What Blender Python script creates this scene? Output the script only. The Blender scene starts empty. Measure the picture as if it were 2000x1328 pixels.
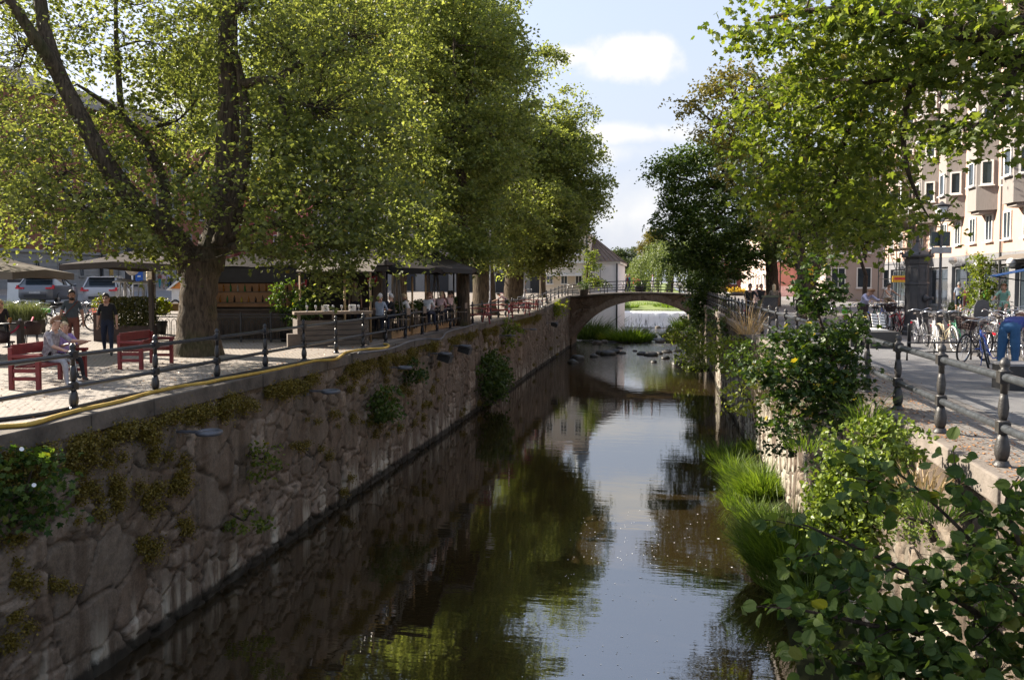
import bpy, math, random
import numpy as np
from mathutils import Vector, Matrix
R = math.radians; PI = math.pi
random.seed(7); rng = np.random.default_rng(7)
S = bpy.context.scene; COL = S.collection

# ---------------------------------------------------------------- camera, sky, sun, exposure
TH = R(10.81); PT = R(2.5); CAMZ = 6.3; FPX = 1556.0
cd = bpy.data.cameras.new('camera'); cam = bpy.data.objects.new('camera', cd); COL.objects.link(cam)
cam.location = (0, 0, CAMZ); cam.rotation_euler = (R(90) - PT, 0, TH)
cd.sensor_width = 36; cd.lens = 36 * FPX / 2000; cd.shift_y = -46 / 2000
cd.clip_start = .05; cd.clip_end = 3000
S.camera = cam
S.view_settings.view_transform = 'Standard'; S.view_settings.look = 'None'
S.view_settings.exposure = 1.64; S.view_settings.gamma = 1
SUN_DIR = Vector((-.95, .31, 0)).normalized(); SUN_EL = R(31)
sv = Vector((SUN_DIR.x * math.cos(SUN_EL), SUN_DIR.y * math.cos(SUN_EL), math.sin(SUN_EL)))
ld = bpy.data.lights.new('sun', 'SUN'); ld.energy = 4.7; ld.angle = R(.5); ld.color = (1, .9, .76)
sun = bpy.data.objects.new('sun', ld); COL.objects.link(sun)
sun.rotation_euler = sv.to_track_quat('Z', 'Y').to_euler(); sun.location = (-40, 20, 60)
SKY_STRENGTH = .12

def W(px, py, zc):
    """world point seen at photo pixel (px, py) at camera depth zc"""
    f = Vector((-math.sin(TH) * math.cos(PT), math.cos(TH) * math.cos(PT), -math.sin(PT)))
    r = Vector((math.cos(TH), math.sin(TH), 0)); u = r.cross(f)
    return Vector((0, 0, CAMZ)) + r * ((px - 1000) / FPX * zc) + u * ((618 - py) / FPX * zc) + f * zc
def G(px, py, z):
    d = W(px, py, 1) - Vector((0, 0, CAMZ))
    return Vector((0, 0, CAMZ)) + d * ((z - CAMZ) / d.z)

world = bpy.data.worlds.new('World'); S.world = world; world.use_nodes = True
nt = world.node_tree; nt.nodes.clear()
def nd(t, typ, **kw):
    n = t.nodes.new(typ)
    for k, v in kw.items():
        if k == 'inp':
            for a, b in v.items(): n.inputs[a].default_value = b
        else: setattr(n, k, v)
    return n
sky = nd(nt, 'ShaderNodeTexSky', sky_type='NISHITA', sun_disc=False)
sky.sun_elevation = SUN_EL; sky.sun_rotation = math.atan2(SUN_DIR.x, SUN_DIR.y)
sky.air_density = 1.0; sky.dust_density = 1.2; sky.ozone_density = 1.0
bg = nd(nt, 'ShaderNodeBackground', inp={'Strength': SKY_STRENGTH})
nt.links.new(sky.outputs[0], bg.inputs[0])
cbg = nd(nt, 'ShaderNodeBackground', inp={'Strength': .345, 'Color': (1.0, .985, .965, 1)})
hbg = nd(nt, 'ShaderNodeBackground', inp={'Strength': .275, 'Color': (.83, .865, 1.0, 1)})
tc = nd(nt, 'ShaderNodeTexCoord')
def mth(t, op, a=None, b=None, c=None):
    n = t.nodes.new('ShaderNodeMath'); n.operation = op
    for i, x in enumerate((a, b, c)):
        if x is None: continue
        if isinstance(x, (int, float)): n.inputs[i].default_value = x
        else: t.links.new(x, n.inputs[i])
    return n.outputs[0]
def cloud_mask(px, py, wx, wz, nz, soft=.5, amp=2.2):
    d0 = (W(px, py, 1) - Vector((0, 0, CAMZ))).normalized()
    r0 = Vector((d0.y, -d0.x, 0)).normalized(); u0 = r0.cross(d0)
    def dot(v):
        n = nt.nodes.new('ShaderNodeVectorMath'); n.operation = 'DOT_PRODUCT'
        nt.links.new(tc.outputs['Generated'], n.inputs[0]); n.inputs[1].default_value = v; return n.outputs['Value']
    a = mth(nt, 'DIVIDE', dot(r0), wx); b = mth(nt, 'DIVIDE', dot(u0), wz)
    rr = mth(nt, 'SQRT', mth(nt, 'ADD', mth(nt, 'MULTIPLY', a, a), mth(nt, 'MULTIPLY', b, b)))
    front = mth(nt, 'GREATER_THAN', dot(d0), 0.0)
    no = nd(nt, 'ShaderNodeTexNoise', inp={'Scale': nz, 'Detail': 6, 'Roughness': .58})
    nt.links.new(tc.outputs['Generated'], no.inputs['Vector'])
    v = mth(nt, 'SUBTRACT', mth(nt, 'ADD', 1.05, mth(nt, 'MULTIPLY', mth(nt, 'SUBTRACT', no.outputs[0], .5), amp)), rr)
    m = nd(nt, 'ShaderNodeMapRange', interpolation_type='SMOOTHSTEP', inp={'From Min': -.05, 'From Max': soft})
    nt.links.new(v, m.inputs[0])
    return mth(nt, 'MULTIPLY', m.outputs[0], front)
masks = [cloud_mask(1238, 112, .064, .034, 18, .55, 1.5), cloud_mask(1205, 104, .045, .022, 26, .9, 2.2), cloud_mask(1120, 108, .05, .014, 18, .9), cloud_mask(1250, 262, .10, .016, 12, .9),
         cloud_mask(1160, 300, .08, .02, 13, 1.3), cloud_mask(1240, 420, .16, .05, 9, 1.3), cloud_mask(330, 190, .12, .04, 9, 1.0), cloud_mask(1800, 90, .2, .05, 8, 1.2)]
acc = masks[0]
for mk in masks[1:]: acc = mth(nt, 'MAXIMUM', acc, mk)
# pale haze veil of the low summer sky
sep = nd(nt, 'ShaderNodeSeparateXYZ'); nt.links.new(tc.outputs['Generated'], sep.inputs[0])
hz = nd(nt, 'ShaderNodeMapRange', interpolation_type='SMOOTHSTEP', inp={'From Min': .6, 'From Max': -.05, 'To Min': .55, 'To Max': .97})
nt.links.new(sep.outputs[2], hz.inputs[0])
hm_ = nd(nt, 'ShaderNodeMixShader'); nt.links.new(hz.outputs[0], hm_.inputs[0]); nt.links.new(bg.outputs[0], hm_.inputs[1]); nt.links.new(hbg.outputs[0], hm_.inputs[2])
mx = nd(nt, 'ShaderNodeMixShader'); nt.links.new(acc, mx.inputs[0]); nt.links.new(hm_.outputs[0], mx.inputs[1]); nt.links.new(cbg.outputs[0], mx.inputs[2])
wo = nd(nt, 'ShaderNodeOutputWorld'); nt.links.new(mx.outputs[0], wo.inputs[0])
S.cycles.max_bounces = 8; S.cycles.transparent_max_bounces = 6; S.cycles.diffuse_bounces = 5; S.cycles.glossy_bounces = 3
S.cycles.use_denoising = True; S.cycles.caustics_reflective = False; S.cycles.caustics_refractive = False

# ---------------------------------------------------------------- object helpers
def tag(o, label=None, cat=None, group=None, kind=None):
    for k, v in (('label', label), ('category', cat), ('group', group), ('kind', kind)):
        if v: o[k] = v
    return o
def thing(name, loc, label, cat, rz=0, group=None):
    o = bpy.data.objects.new(name, None); COL.objects.link(o); o.empty_display_size = .2
    o.location = loc; o.rotation_euler = (0, 0, rz); return tag(o, label, cat, group)
def copy_tree(o, parent=None):
    c = o.copy(); COL.objects.link(c); c.parent = parent
    for ch in list(o.children): copy_tree(ch, c)
    return c
def link(name, me, parent=None, loc=None):
    o = bpy.data.objects.new(name, me); COL.objects.link(o)
    if parent: o.parent = parent
    if loc is not None: o.location = loc
    return o
def npmesh(name, V, Fs, mats, smooth=False, attr=None):
    """Fs: list of (faces array n x k, material index)"""
    me = bpy.data.meshes.new(name); V = np.asarray(V, np.float32)
    me.vertices.add(len(V)); me.vertices.foreach_set('co', V.ravel())
    tot = sum(f.shape[0] for f, _ in Fs); nl = sum(f.size for f, _ in Fs)
    me.loops.add(nl); me.polygons.add(tot)
    me.loops.foreach_set('vertex_index', np.concatenate([f.ravel() for f, _ in Fs]).astype(np.int32))
    st = []; mi = []; off = 0
    for f, m in Fs:
        st.append(off + np.arange(f.shape[0]) * f.shape[1]); mi.append(np.full(f.shape[0], m)); off += f.size
    me.polygons.foreach_set('loop_start', np.concatenate(st).astype(np.int32))
    me.polygons.foreach_set('material_index', np.concatenate(mi).astype(np.int32))
    me.polygons.foreach_set('use_smooth', np.full(tot, smooth))
    for m in (mats if isinstance(mats, (list, tuple)) else [mats]): me.materials.append(m)
    if attr is not None:
        at = me.color_attributes.new('stone', 'FLOAT_COLOR', 'POINT'); at.data.foreach_set('color', np.asarray(attr, np.float32).ravel())
    me.update(calc_edges=True); return me

class MB:
    """collects shapes, builds ONE mesh object"""
    def __init__(s): s.v = []; s.f = []; s.m = []; s.s = []
    def add(s, vs, fs, mat=0, smooth=False):
        o = len(s.v); s.v += [tuple(x) for x in vs]
        for f in fs: s.f.append(tuple(i + o for i in f)); s.m.append(mat); s.s.append(smooth)
        return s
    def box(s, c, d, rz=0, mat=0, rx=0, ry=0):
        M = Matrix.Translation(c) @ Matrix.Rotation(rz, 4, 'Z') @ Matrix.Rotation(ry, 4, 'Y') @ Matrix.Rotation(rx, 4, 'X')
        vs = [M @ Vector((x * d[0] / 2, y * d[1] / 2, z * d[2] / 2)) for x in (-1, 1) for y in (-1, 1) for z in (-1, 1)]
        return s.add(vs, [(0, 1, 3, 2), (4, 6, 7, 5), (0, 4, 5, 1), (2, 3, 7, 6), (0, 2, 6, 4), (1, 5, 7, 3)], mat)
    def bbox(s, lo, hi, mat=0):
        return s.box([(a + b) / 2 for a, b in zip(lo, hi)], [abs(b - a) for a, b in zip(lo, hi)], 0, mat)
    def bar(s, p, q, w, h, mat=0):
        p = Vector(p); q = Vector(q); d = (q - p); L = d.length
        M = d.to_track_quat('X', 'Z').to_matrix().to_4x4(); M.translation = (p + q) / 2
        vs = [M @ Vector((x * L / 2, y * w / 2, z * h / 2)) for x in (-1, 1) for y in (-1, 1) for z in (-1, 1)]
        return s.add(vs, [(0, 1, 3, 2), (4, 6, 7, 5), (0, 4, 5, 1), (2, 3, 7, 6), (0, 2, 6, 4), (1, 5, 7, 3)], mat)
    def tube(s, pts, r, seg=8, mat=0, cap=True, rough=0):
        pts = [Vector(p) for p in pts]; n = len(pts); rs = r if isinstance(r, (list, tuple)) else [r] * n
        t0 = (pts[1] - pts[0]).normalized(); a = Vector((0, 0, 1)) if abs(t0.z) < .9 else Vector((1, 0, 0))
        nrm = t0.cross(a).normalized(); vs = []
        for i, p in enumerate(pts):
            t = (pts[min(i + 1, n - 1)] - pts[max(i - 1, 0)]).normalized()
            nrm = (nrm - t * nrm.dot(t)).normalized(); b = t.cross(nrm)
            for k in range(seg):
                an = 2 * PI * k / seg; q = rs[i] * (1 + (random.uniform(-rough, rough) if rough else 0))
                vs.append(p + (nrm * math.cos(an) + b * math.sin(an)) * q)
        fs = [(i * seg + k, i * seg + (k + 1) % seg, (i + 1) * seg + (k + 1) % seg, (i + 1) * seg + k) for i in range(n - 1) for k in range(seg)]
        if cap: fs += [tuple(range(seg))[::-1], tuple((n - 1) * seg + k for k in range(seg))]
        return s.add(vs, fs, mat, True)
    def lathe(s, prof, seg=12, c=(0, 0, 0), mat=0, M=None, smooth=True, flute=0, ph=0):
        vs = []; n = len(prof)
        for r, z in prof:
            for k in range(seg):
                an = 2 * PI * k / seg + ph; q = r * (1 - (flute if k % 2 else 0))
                p = Vector((q * math.cos(an), q * math.sin(an), z))
                vs.append((M @ p if M else p) + Vector(c))
        fs = [(i * seg + k, i * seg + (k + 1) % seg, (i + 1) * seg + (k + 1) % seg, (i + 1) * seg + k) for i in range(n - 1) for k in range(seg)]
        fs += [tuple(range(seg))[::-1], tuple((n - 1) * seg + k for k in range(seg))]
        return s.add(vs, fs, mat, smooth)
    def ball(s, c, r, seg=10, mat=0, jit=0):
        r = r if isinstance(r, (list, tuple)) else (r, r, r); vs = [(c[0], c[1], c[2] - r[2])]; n = seg // 2 + 1
        for i in range(1, n):
            a = PI * i / n
            for k in range(seg):
                j = 1 + random.uniform(-jit, jit); b = 2 * PI * k / seg
                vs.append((c[0] + r[0] * math.sin(a) * math.cos(b) * j, c[1] + r[1] * math.sin(a) * math.sin(b) * j, c[2] - r[2] * math.cos(a) * j))
        vs.append((c[0], c[1], c[2] + r[2])); L = len(vs) - 1
        fs = [(0, 1 + (k + 1) % seg, 1 + k) for k in range(seg)]
        fs += [(1 + (i - 1) * seg + k, 1 + (i - 1) * seg + (k + 1) % seg, 1 + i * seg + (k + 1) % seg, 1 + i * seg + k) for i in range(1, n - 1) for k in range(seg)]
        fs += [(L, 1 + (n - 2) * seg + k, 1 + (n - 2) * seg + (k + 1) % seg) for k in range(seg)]
        return s.add(vs, fs, mat, True)
    def prism(s, poly, ext, mat=0):
        """poly: 3D points of a planar face, ext: extrusion vector"""
        n = len(poly); e = Vector(ext); a = [Vector(p) for p in poly]; vs = a + [p + e for p in a]
        return s.add(vs, [tuple(range(n))[::-1], tuple(range(n, 2 * n))] + [(i, (i + 1) % n, n + (i + 1) % n, n + i) for i in range(n)], mat)
    def torus(s, c, R0, r, seg=24, ts=6, mat=0, axis='X'):
        vs = []
        for i in range(seg):
            a = 2 * PI * i / seg
            for k in range(ts):
                b = 2 * PI * k / ts; q = R0 + r * math.cos(b); z = r * math.sin(b); u, w = q * math.cos(a), q * math.sin(a)
                p = (z, u, w) if axis == 'X' else (u, z, w) if axis == 'Y' else (u, w, z)
                vs.append((c[0] + p[0], c[1] + p[1], c[2] + p[2]))
        return s.add(vs, [(i * ts + k, i * ts + (k + 1) % ts, ((i + 1) % seg) * ts + (k + 1) % ts, ((i + 1) % seg) * ts + k) for i in range(seg) for k in range(ts)], mat, True)
    def build(s, name, mats, parent=None, loc=None, rz=None, bevel=0):
        me = bpy.data.meshes.new(name); me.from_pydata(s.v, [], s.f)
        for m in (mats if isinstance(mats, (list, tuple)) else [mats]): me.materials.append(m)
        me.polygons.foreach_set('material_index', s.m); me.polygons.foreach_set('use_smooth', s.s); me.update()
        import bmesh
        bm = bmesh.new(); bm.from_mesh(me); bmesh.ops.recalc_face_normals(bm, faces=bm.faces); bm.to_mesh(me); bm.free()
        o = link(name, me, parent, loc)
        if rz is not None: o.rotation_euler = (0, 0, rz)
        if bevel:
            bv = o.modifiers.new('edge', 'BEVEL'); bv.width = bevel; bv.segments = 2; bv.limit_method = 'ANGLE'
        return o

# ---------------------------------------------------------------- numpy noise
_lat = rng.random((256, 256)).astype(np.float32)
def vnoise(x, y, s=0):
    x = np.asarray(x) + s * 17.3; y = np.asarray(y) + s * 31.7
    xi = np.floor(x).astype(int); yi = np.floor(y).astype(int); fx = x - xi; fy = y - yi
    fx = fx * fx * (3 - 2 * fx); fy = fy * fy * (3 - 2 * fy)
    g = lambda a, b: _lat[a % 256, b % 256]
    return (g(xi, yi) * (1 - fx) + g(xi + 1, yi) * fx) * (1 - fy) + (g(xi, yi + 1) * (1 - fx) + g(xi + 1, yi + 1) * fx) * fy
def fbm(x, y, o=4, s=0):
    t = 0; a = .5
    for i in range(o): t = t + a * vnoise(x * 2 ** i, y * 2 ** i, s + i); a *= .5
    return t / (1 - .5 ** o)
def voronoi(x, y, seed=3):
    g = np.random.default_rng(seed); J = g.random((256, 256, 3)).astype(np.float32)
    xi = np.floor(x).astype(int); yi = np.floor(y).astype(int)
    d1 = np.full(x.shape, 9.); d2 = np.full(x.shape, 9.); cid = np.zeros(x.shape)
    for a in (-1, 0, 1):
        for b in (-1, 0, 1):
            j = J[(xi + a) % 256, (yi + b) % 256]
            d = np.hypot(xi + a + .1 + .8 * j[..., 0] - x, yi + b + .1 + .8 * j[..., 1] - y)
            n = d < d1; d2 = np.where(n, d1, np.minimum(d2, d)); cid = np.where(n, j[..., 2], cid); d1 = np.where(n, d, d1)
    return d1, d2, cid

# ---------------------------------------------------------------- materials
MATS = {}
def mat(name, col, rough=.7, metal=0, var=.25, scale=6, bump=0, bscale=40, col2=None, spec=.5, stretch=None, coat=0):
    if name in MATS: return MATS[name]
    m = bpy.data.materials.new(name); m.use_nodes = True; t = m.node_tree; p = t.nodes['Principled BSDF']; MATS[name] = m
    p.inputs['Roughness'].default_value = rough; p.inputs['Metallic'].default_value = metal; p.inputs['Specular IOR Level'].default_value = spec
    if coat: p.inputs['Coat Weight'].default_value = coat
    tcn = t.nodes.new('ShaderNodeTexCoord'); vec = tcn.outputs['Object']
    if stretch:
        mp = t.nodes.new('ShaderNodeMapping'); mp.inputs['Scale'].default_value = stretch; t.links.new(vec, mp.inputs[0]); vec = mp.outputs[0]
    n = nd(t, 'ShaderNodeTexNoise', inp={'Scale': scale, 'Detail': 5, 'Roughness': .6}); t.links.new(vec, n.inputs['Vector'])
    rp = t.nodes.new('ShaderNodeValToRGB'); e = rp.color_ramp.elements
    c2 = col2 or tuple(min(1, c * (1 + var)) for c in col); c1 = col if col2 else tuple(c * (1 - var) for c in col)
    e[0].position = .3; e[1].position = .7; e[0].color = (*c1, 1); e[1].color = (*c2, 1)
    t.links.new(n.outputs[0], rp.inputs[0]); t.links.new(rp.outputs[0], p.inputs['Base Color'])
    if bump:
        b = nd(t, 'ShaderNodeTexNoise', inp={'Scale': bscale, 'Detail': 4}); t.links.new(vec, b.inputs['Vector'])
        bp = nd(t, 'ShaderNodeBump', inp={'Strength': bump, 'Distance': .02}); t.links.new(b.outputs[0], bp.inputs['Height']); t.links.new(bp.outputs[0], p.inputs['Normal'])
    return m
def leafmat(name, c1, c2, tr, fac=.4, rough=.45, spec=.35, old=None, oldfrac=.04):
    """leaf: random green per leaf (Random Per Island), diffuse + translucent"""
    m = bpy.data.materials.new(name); m.use_nodes = True; t = m.node_tree; p = t.nodes['Principled BSDF']; MATS[name] = m
    g = t.nodes.new('ShaderNodeNewGeometry'); rp = t.nodes.new('ShaderNodeValToRGB'); e = rp.color_ramp.elements
    e[0].color = (*c1, 1); e[1].color = (*c2, 1); e[0].position = .1; e[1].position = .92 if old else .95
    if old:
        x = e.new(1 - oldfrac); x.color = (*c2, 1); y = e.new(1 - oldfrac + .015); y.color = (*old, 1)
    t.links.new(g.outputs['Random Per Island'], rp.inputs[0]); t.links.new(rp.outputs[0], p.inputs['Base Color'])
    p.inputs['Roughness'].default_value = rough; p.inputs['Specular IOR Level'].default_value = spec
    tl = t.nodes.new('ShaderNodeBsdfTranslucent'); mm = nd(t, 'ShaderNodeMix', data_type='RGBA', blend_type='MULTIPLY', inp={'Factor': 1.0})
    t.links.new(rp.outputs[0], mm.inputs[6]); mm.inputs[7].default_value = (*tr, 1); t.links.new(mm.outputs[2], tl.inputs[0])
    ms = nd(t, 'ShaderNodeMixShader', inp={0: fac}); t.links.new(p.outputs[0], ms.inputs[1]); t.links.new(tl.outputs[0], ms.inputs[2])
    t.links.new(ms.outputs[0], t.nodes['Material Output'].inputs[0]); return m
def barkmat(name, c1, c2, moss=(.06, .07, .02), mossamt=.5):
    m = bpy.data.materials.new(name); m.use_nodes = True; t = m.node_tree; p = t.nodes['Principled BSDF']; MATS[name] = m
    tcn = t.nodes.new('ShaderNodeTexCoord'); mp = t.nodes.new('ShaderNodeMapping'); mp.inputs['Scale'].default_value = (9, 9, 1.3)
    t.links.new(tcn.outputs['Object'], mp.inputs[0])
    v = nd(t, 'ShaderNodeTexNoise', inp={'Scale': 1.6, 'Detail': 7, 'Roughness': .65}); t.links.new(mp.outputs[0], v.inputs['Vector'])
    rp = t.nodes.new('ShaderNodeValToRGB'); e = rp.color_ramp.elements; e[0].position = .35; e[1].position = .68; e[0].color = (*c1, 1); e[1].color = (*c2, 1)
    t.links.new(v.outputs[0], rp.inputs[0])
    n = nd(t, 'ShaderNodeTexNoise', inp={'Scale': .9, 'Detail': 4}); t.links.new(tcn.outputs['Object'], n.inputs['Vector'])
    mr = nd(t, 'ShaderNodeMapRange', inp={'From Min': .5, 'From Max': .68, 'To Max': mossamt}); t.links.new(n.outputs[0], mr.inputs[0])
    mm = nd(t, 'ShaderNodeMix', data_type='RGBA'); t.links.new(mr.outputs[0], mm.inputs[0]); t.links.new(rp.outputs[0], mm.inputs[6]); mm.inputs[7].default_value = (*moss, 1)
    t.links.new(mm.outputs[2], p.inputs['Base Color']); p.inputs['Roughness'].default_value = .9; p.inputs['Specular IOR Level'].default_value = .2
    bp = nd(t, 'ShaderNodeBump', inp={'Strength': 1.0, 'Distance': .09}); t.links.new(v.outputs[0], bp.inputs['Height']); t.links.new(bp.outputs[0], p.inputs['Normal'])
    return m
BARK = barkmat('linden_bark', (.035, .026, .018), (.15, .115, .08))
BARK2 = barkmat('maple_bark', (.03, .023, .018), (.11, .08, .06), mossamt=.2)
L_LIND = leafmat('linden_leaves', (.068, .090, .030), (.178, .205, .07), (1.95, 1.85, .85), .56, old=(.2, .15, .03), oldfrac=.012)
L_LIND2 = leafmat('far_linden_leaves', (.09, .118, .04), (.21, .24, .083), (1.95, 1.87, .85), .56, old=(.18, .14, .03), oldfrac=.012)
L_MAPLE = leafmat('maple_leaves', (.066, .102, .018), (.175, .212, .045), (1.75, 1.7, .65), .5, old=(.24, .19, .03), oldfrac=.02)
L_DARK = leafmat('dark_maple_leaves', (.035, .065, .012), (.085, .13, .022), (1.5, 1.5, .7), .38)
L_SPARSE = leafmat('drying_leaves', (.10, .10, .025), (.19, .17, .045), (1.4, 1.3, .7), .4)
L_WILLOW = leafmat('willow_leaves', (.11, .15, .045), (.19, .23, .08), (1.3, 1.3, .8), .35)
L_FAR = leafmat('far_tree_leaves', (.05, .075, .025), (.11, .14, .045), (1.3, 1.3, .8), .3)
L_BUSH = leafmat('alder_leaves', (.026, .058, .013), (.10, .145, .03), (1.7, 1.7, .6), .4, rough=.5, spec=.22, old=(.12, .13, .02), oldfrac=.05)
L_BIRCH = leafmat('birch_leaves', (.10, .15, .02), (.2, .25, .05), (1.4, 1.4, .6), .4, rough=.4)
L_ELM = leafmat('elm_leaves', (.022, .048, .010), (.052, .085, .015), (1.6, 1.6, .6), .35, old=(.33, .26, .03), oldfrac=.03)
L_MOSS = leafmat('toadflax_leaves', (.11, .085, .014), (.24, .19, .032), (1.2, 1.1, .5), .3)
L_GRASS = leafmat('grass_blades', (.055, .105, .015), (.16, .225, .04), (1.5, 1.5, .5), .45, rough=.5)
L_YEL = leafmat('yellow_green_leaves', (.13, .17, .015), (.24, .26, .03), (1.3, 1.3, .5), .4)
L_HEDGE = leafmat('hedge_leaves', (.04, .055, .012), (.14, .13, .035), (1.2, 1.2, .6), .3, spec=.5)
L_DRY = leafmat('dry_grass', (.25, .17, .08), (.38, .28, .15), (1, 1, .8), .25)
L_FLOWER = leafmat('pink_petals', (.6, .12, .1), (.75, .35, .25), (1, 1, 1), .3)

# ---------------------------------------------------------------- foliage
def unit(a): return a / np.maximum(np.linalg.norm(a, axis=1, keepdims=True), 1e-6)
_kite = (np.array([(0, 0, 0), (.38, .42, .1), (0, 1, -.06), (-.38, .42, .1)]), [np.array([(0, 1, 2, 3)])])
_oval = (np.array([(0, 0, 0), (.3, .1, .07), (.44, .38, .1), (.3, .75, .06), (0, 1, -.1), (-.3, .75, .06), (-.44, .38, .1), (-.3, .1, .07)]),
         [np.array([(0, 1, 2, 3, 4), (0, 4, 5, 6, 7)])])
_maple = (np.array([(0, 0, 0), (.2, -.06, .03), (.5, .12, .05), (.34, .32, .06), (.55, .62, .02), (.2, .6, .05), (0, 1, -.08),
                    (-.2, .6, .05), (-.55, .62, .02), (-.34, .32, .06), (-.5, .12, .05), (-.2, -.06, .03)]),
          [np.array([(0, 1, 2, 3, 4, 5, 6), (0, 6, 7, 8, 9, 10, 11)])])
_rag = (np.array([(0, -.02, 0), (.2, -.07, .06), (.33, .05, .09), (.39, .07, .1), (.45, .22, .11), (.5, .26, .11), (.49, .4, .11), (.51, .47, .1), (.43, .6, .09), (.43, .67, .08), (.3, .76, .06),
                  (.26, .84, .04), (.1, .9, -.02), (0, 1.04, -.12)]), None)
_v = _rag[0]; _n = len(_v); _rv = np.concatenate([_v, np.stack([-_v[1:-1, 0], _v[1:-1, 1], _v[1:-1, 2]], 1)])
_rag = (_rv, [np.array([list(range(_n)), [0, _n - 1] + list(range(2 * _n - 3, _n - 1, -1))])])
_blade = (np.array([(-.5, 0, 0), (.5, 0, 0), (.4, .45, .05), (-.4, .45, .05), (0, 1, .3)]), [np.array([(0, 1, 2, 3)]), np.array([(3, 2, 4)])])
TMPL = {'kite': _kite, 'oval': _oval, 'maple': _maple, 'round': _rag, 'blade': _blade}
def leaf_mesh(name, P, size, m, tmpl='kite', up=.6, droop=.25, tdir=None, width=1.0, jit=.3):
    V, F = TMPL[tmpl]; N = len(P); k = len(V)
    nr = rng.normal(size=(N, 3)); nr[:, 2] = np.abs(nr[:, 2]) * .6 + up; nr = unit(nr)
    td = rng.normal(size=(N, 3)) if tdir is None else tdir + rng.normal(size=(N, 3)) * .35
    td[:, 2] -= droop; td = unit(td - nr * np.sum(td * nr, 1, keepdims=True)) if tdir is None else unit(td)
    if tdir is not None: nr = unit(nr - td * np.sum(nr * td, 1, keepdims=True))
    xd = np.cross(td, nr); s = size * (1 + rng.uniform(-jit, jit, N))
    A = V[None, :, 0, None] * xd[:, None, :] * width + V[None, :, 1, None] * td[:, None, :] + V[None, :, 2, None] * nr[:, None, :]
    X = P[:, None, :] + A * s[:, None, None]
    Fs = []
    for f in F:
        Fs.append(((np.arange(N)[:, None, None] * k + f[None]).reshape(-1, f.shape[1]), 0))
    return npmesh(name, X.reshape(-1, 3), Fs, m)
def ell(n, c, r, shell=.5, g=rng):
    d = unit(g.normal(size=(n, 3))); q = g.random((n, 1)) ** (1 / 3) * (1 - shell) + shell * g.random((n, 1)) ** .25
    return np.asarray(c) + d * q * np.asarray(r)
def blob_leaves(blobs, per, spray, shell=.5):
    """blobs: (centre, radii, n_sprays) -> leaf points, spray centres per blob"""
    P = []; CC = []
    for c, r, n in blobs:
        cs = ell(n, c, r, shell); CC.append((np.asarray(c), cs))
        k = rng.poisson(per, n).clip(2)
        idx = np.repeat(np.arange(n), k); sc = (spray * rng.uniform(.55, 1.35, n))[idx][:, None]
        sub = np.clip(rng.normal(size=(n, 5, 3)), -1.7, 1.7) * .85; pick = sub[idx, rng.integers(0, 5, len(idx))]
        off = (pick + np.clip(rng.normal(size=(len(idx), 3)), -2, 2) * .34) * sc * np.array([1, 1, .55]); off[:, 2] -= .18 * (off[:, 0] ** 2 + off[:, 1] ** 2) / np.maximum(sc[:, 0], .1)
        P.append(cs[idx] + off)
    return np.concatenate(P), CC
def smooth_path(pts, n=5):
    pts = [np.array(p, float) for p in pts]; out = []
    for i in range(len(pts) - 1):
        p0 = pts[max(i - 1, 0)]; p1 = pts[i]; p2 = pts[i + 1]; p3 = pts[min(i + 2, len(pts) - 1)]
        for t in np.linspace(0, 1, n, endpoint=False):
            out.append(.5 * ((2 * p1) + (-p0 + p2) * t + (2 * p0 - 5 * p1 + 4 * p2 - p3) * t ** 2 + (-p0 + 3 * p1 - 3 * p2 + p3) * t ** 3))
    out.append(pts[-1]); return out
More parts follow.
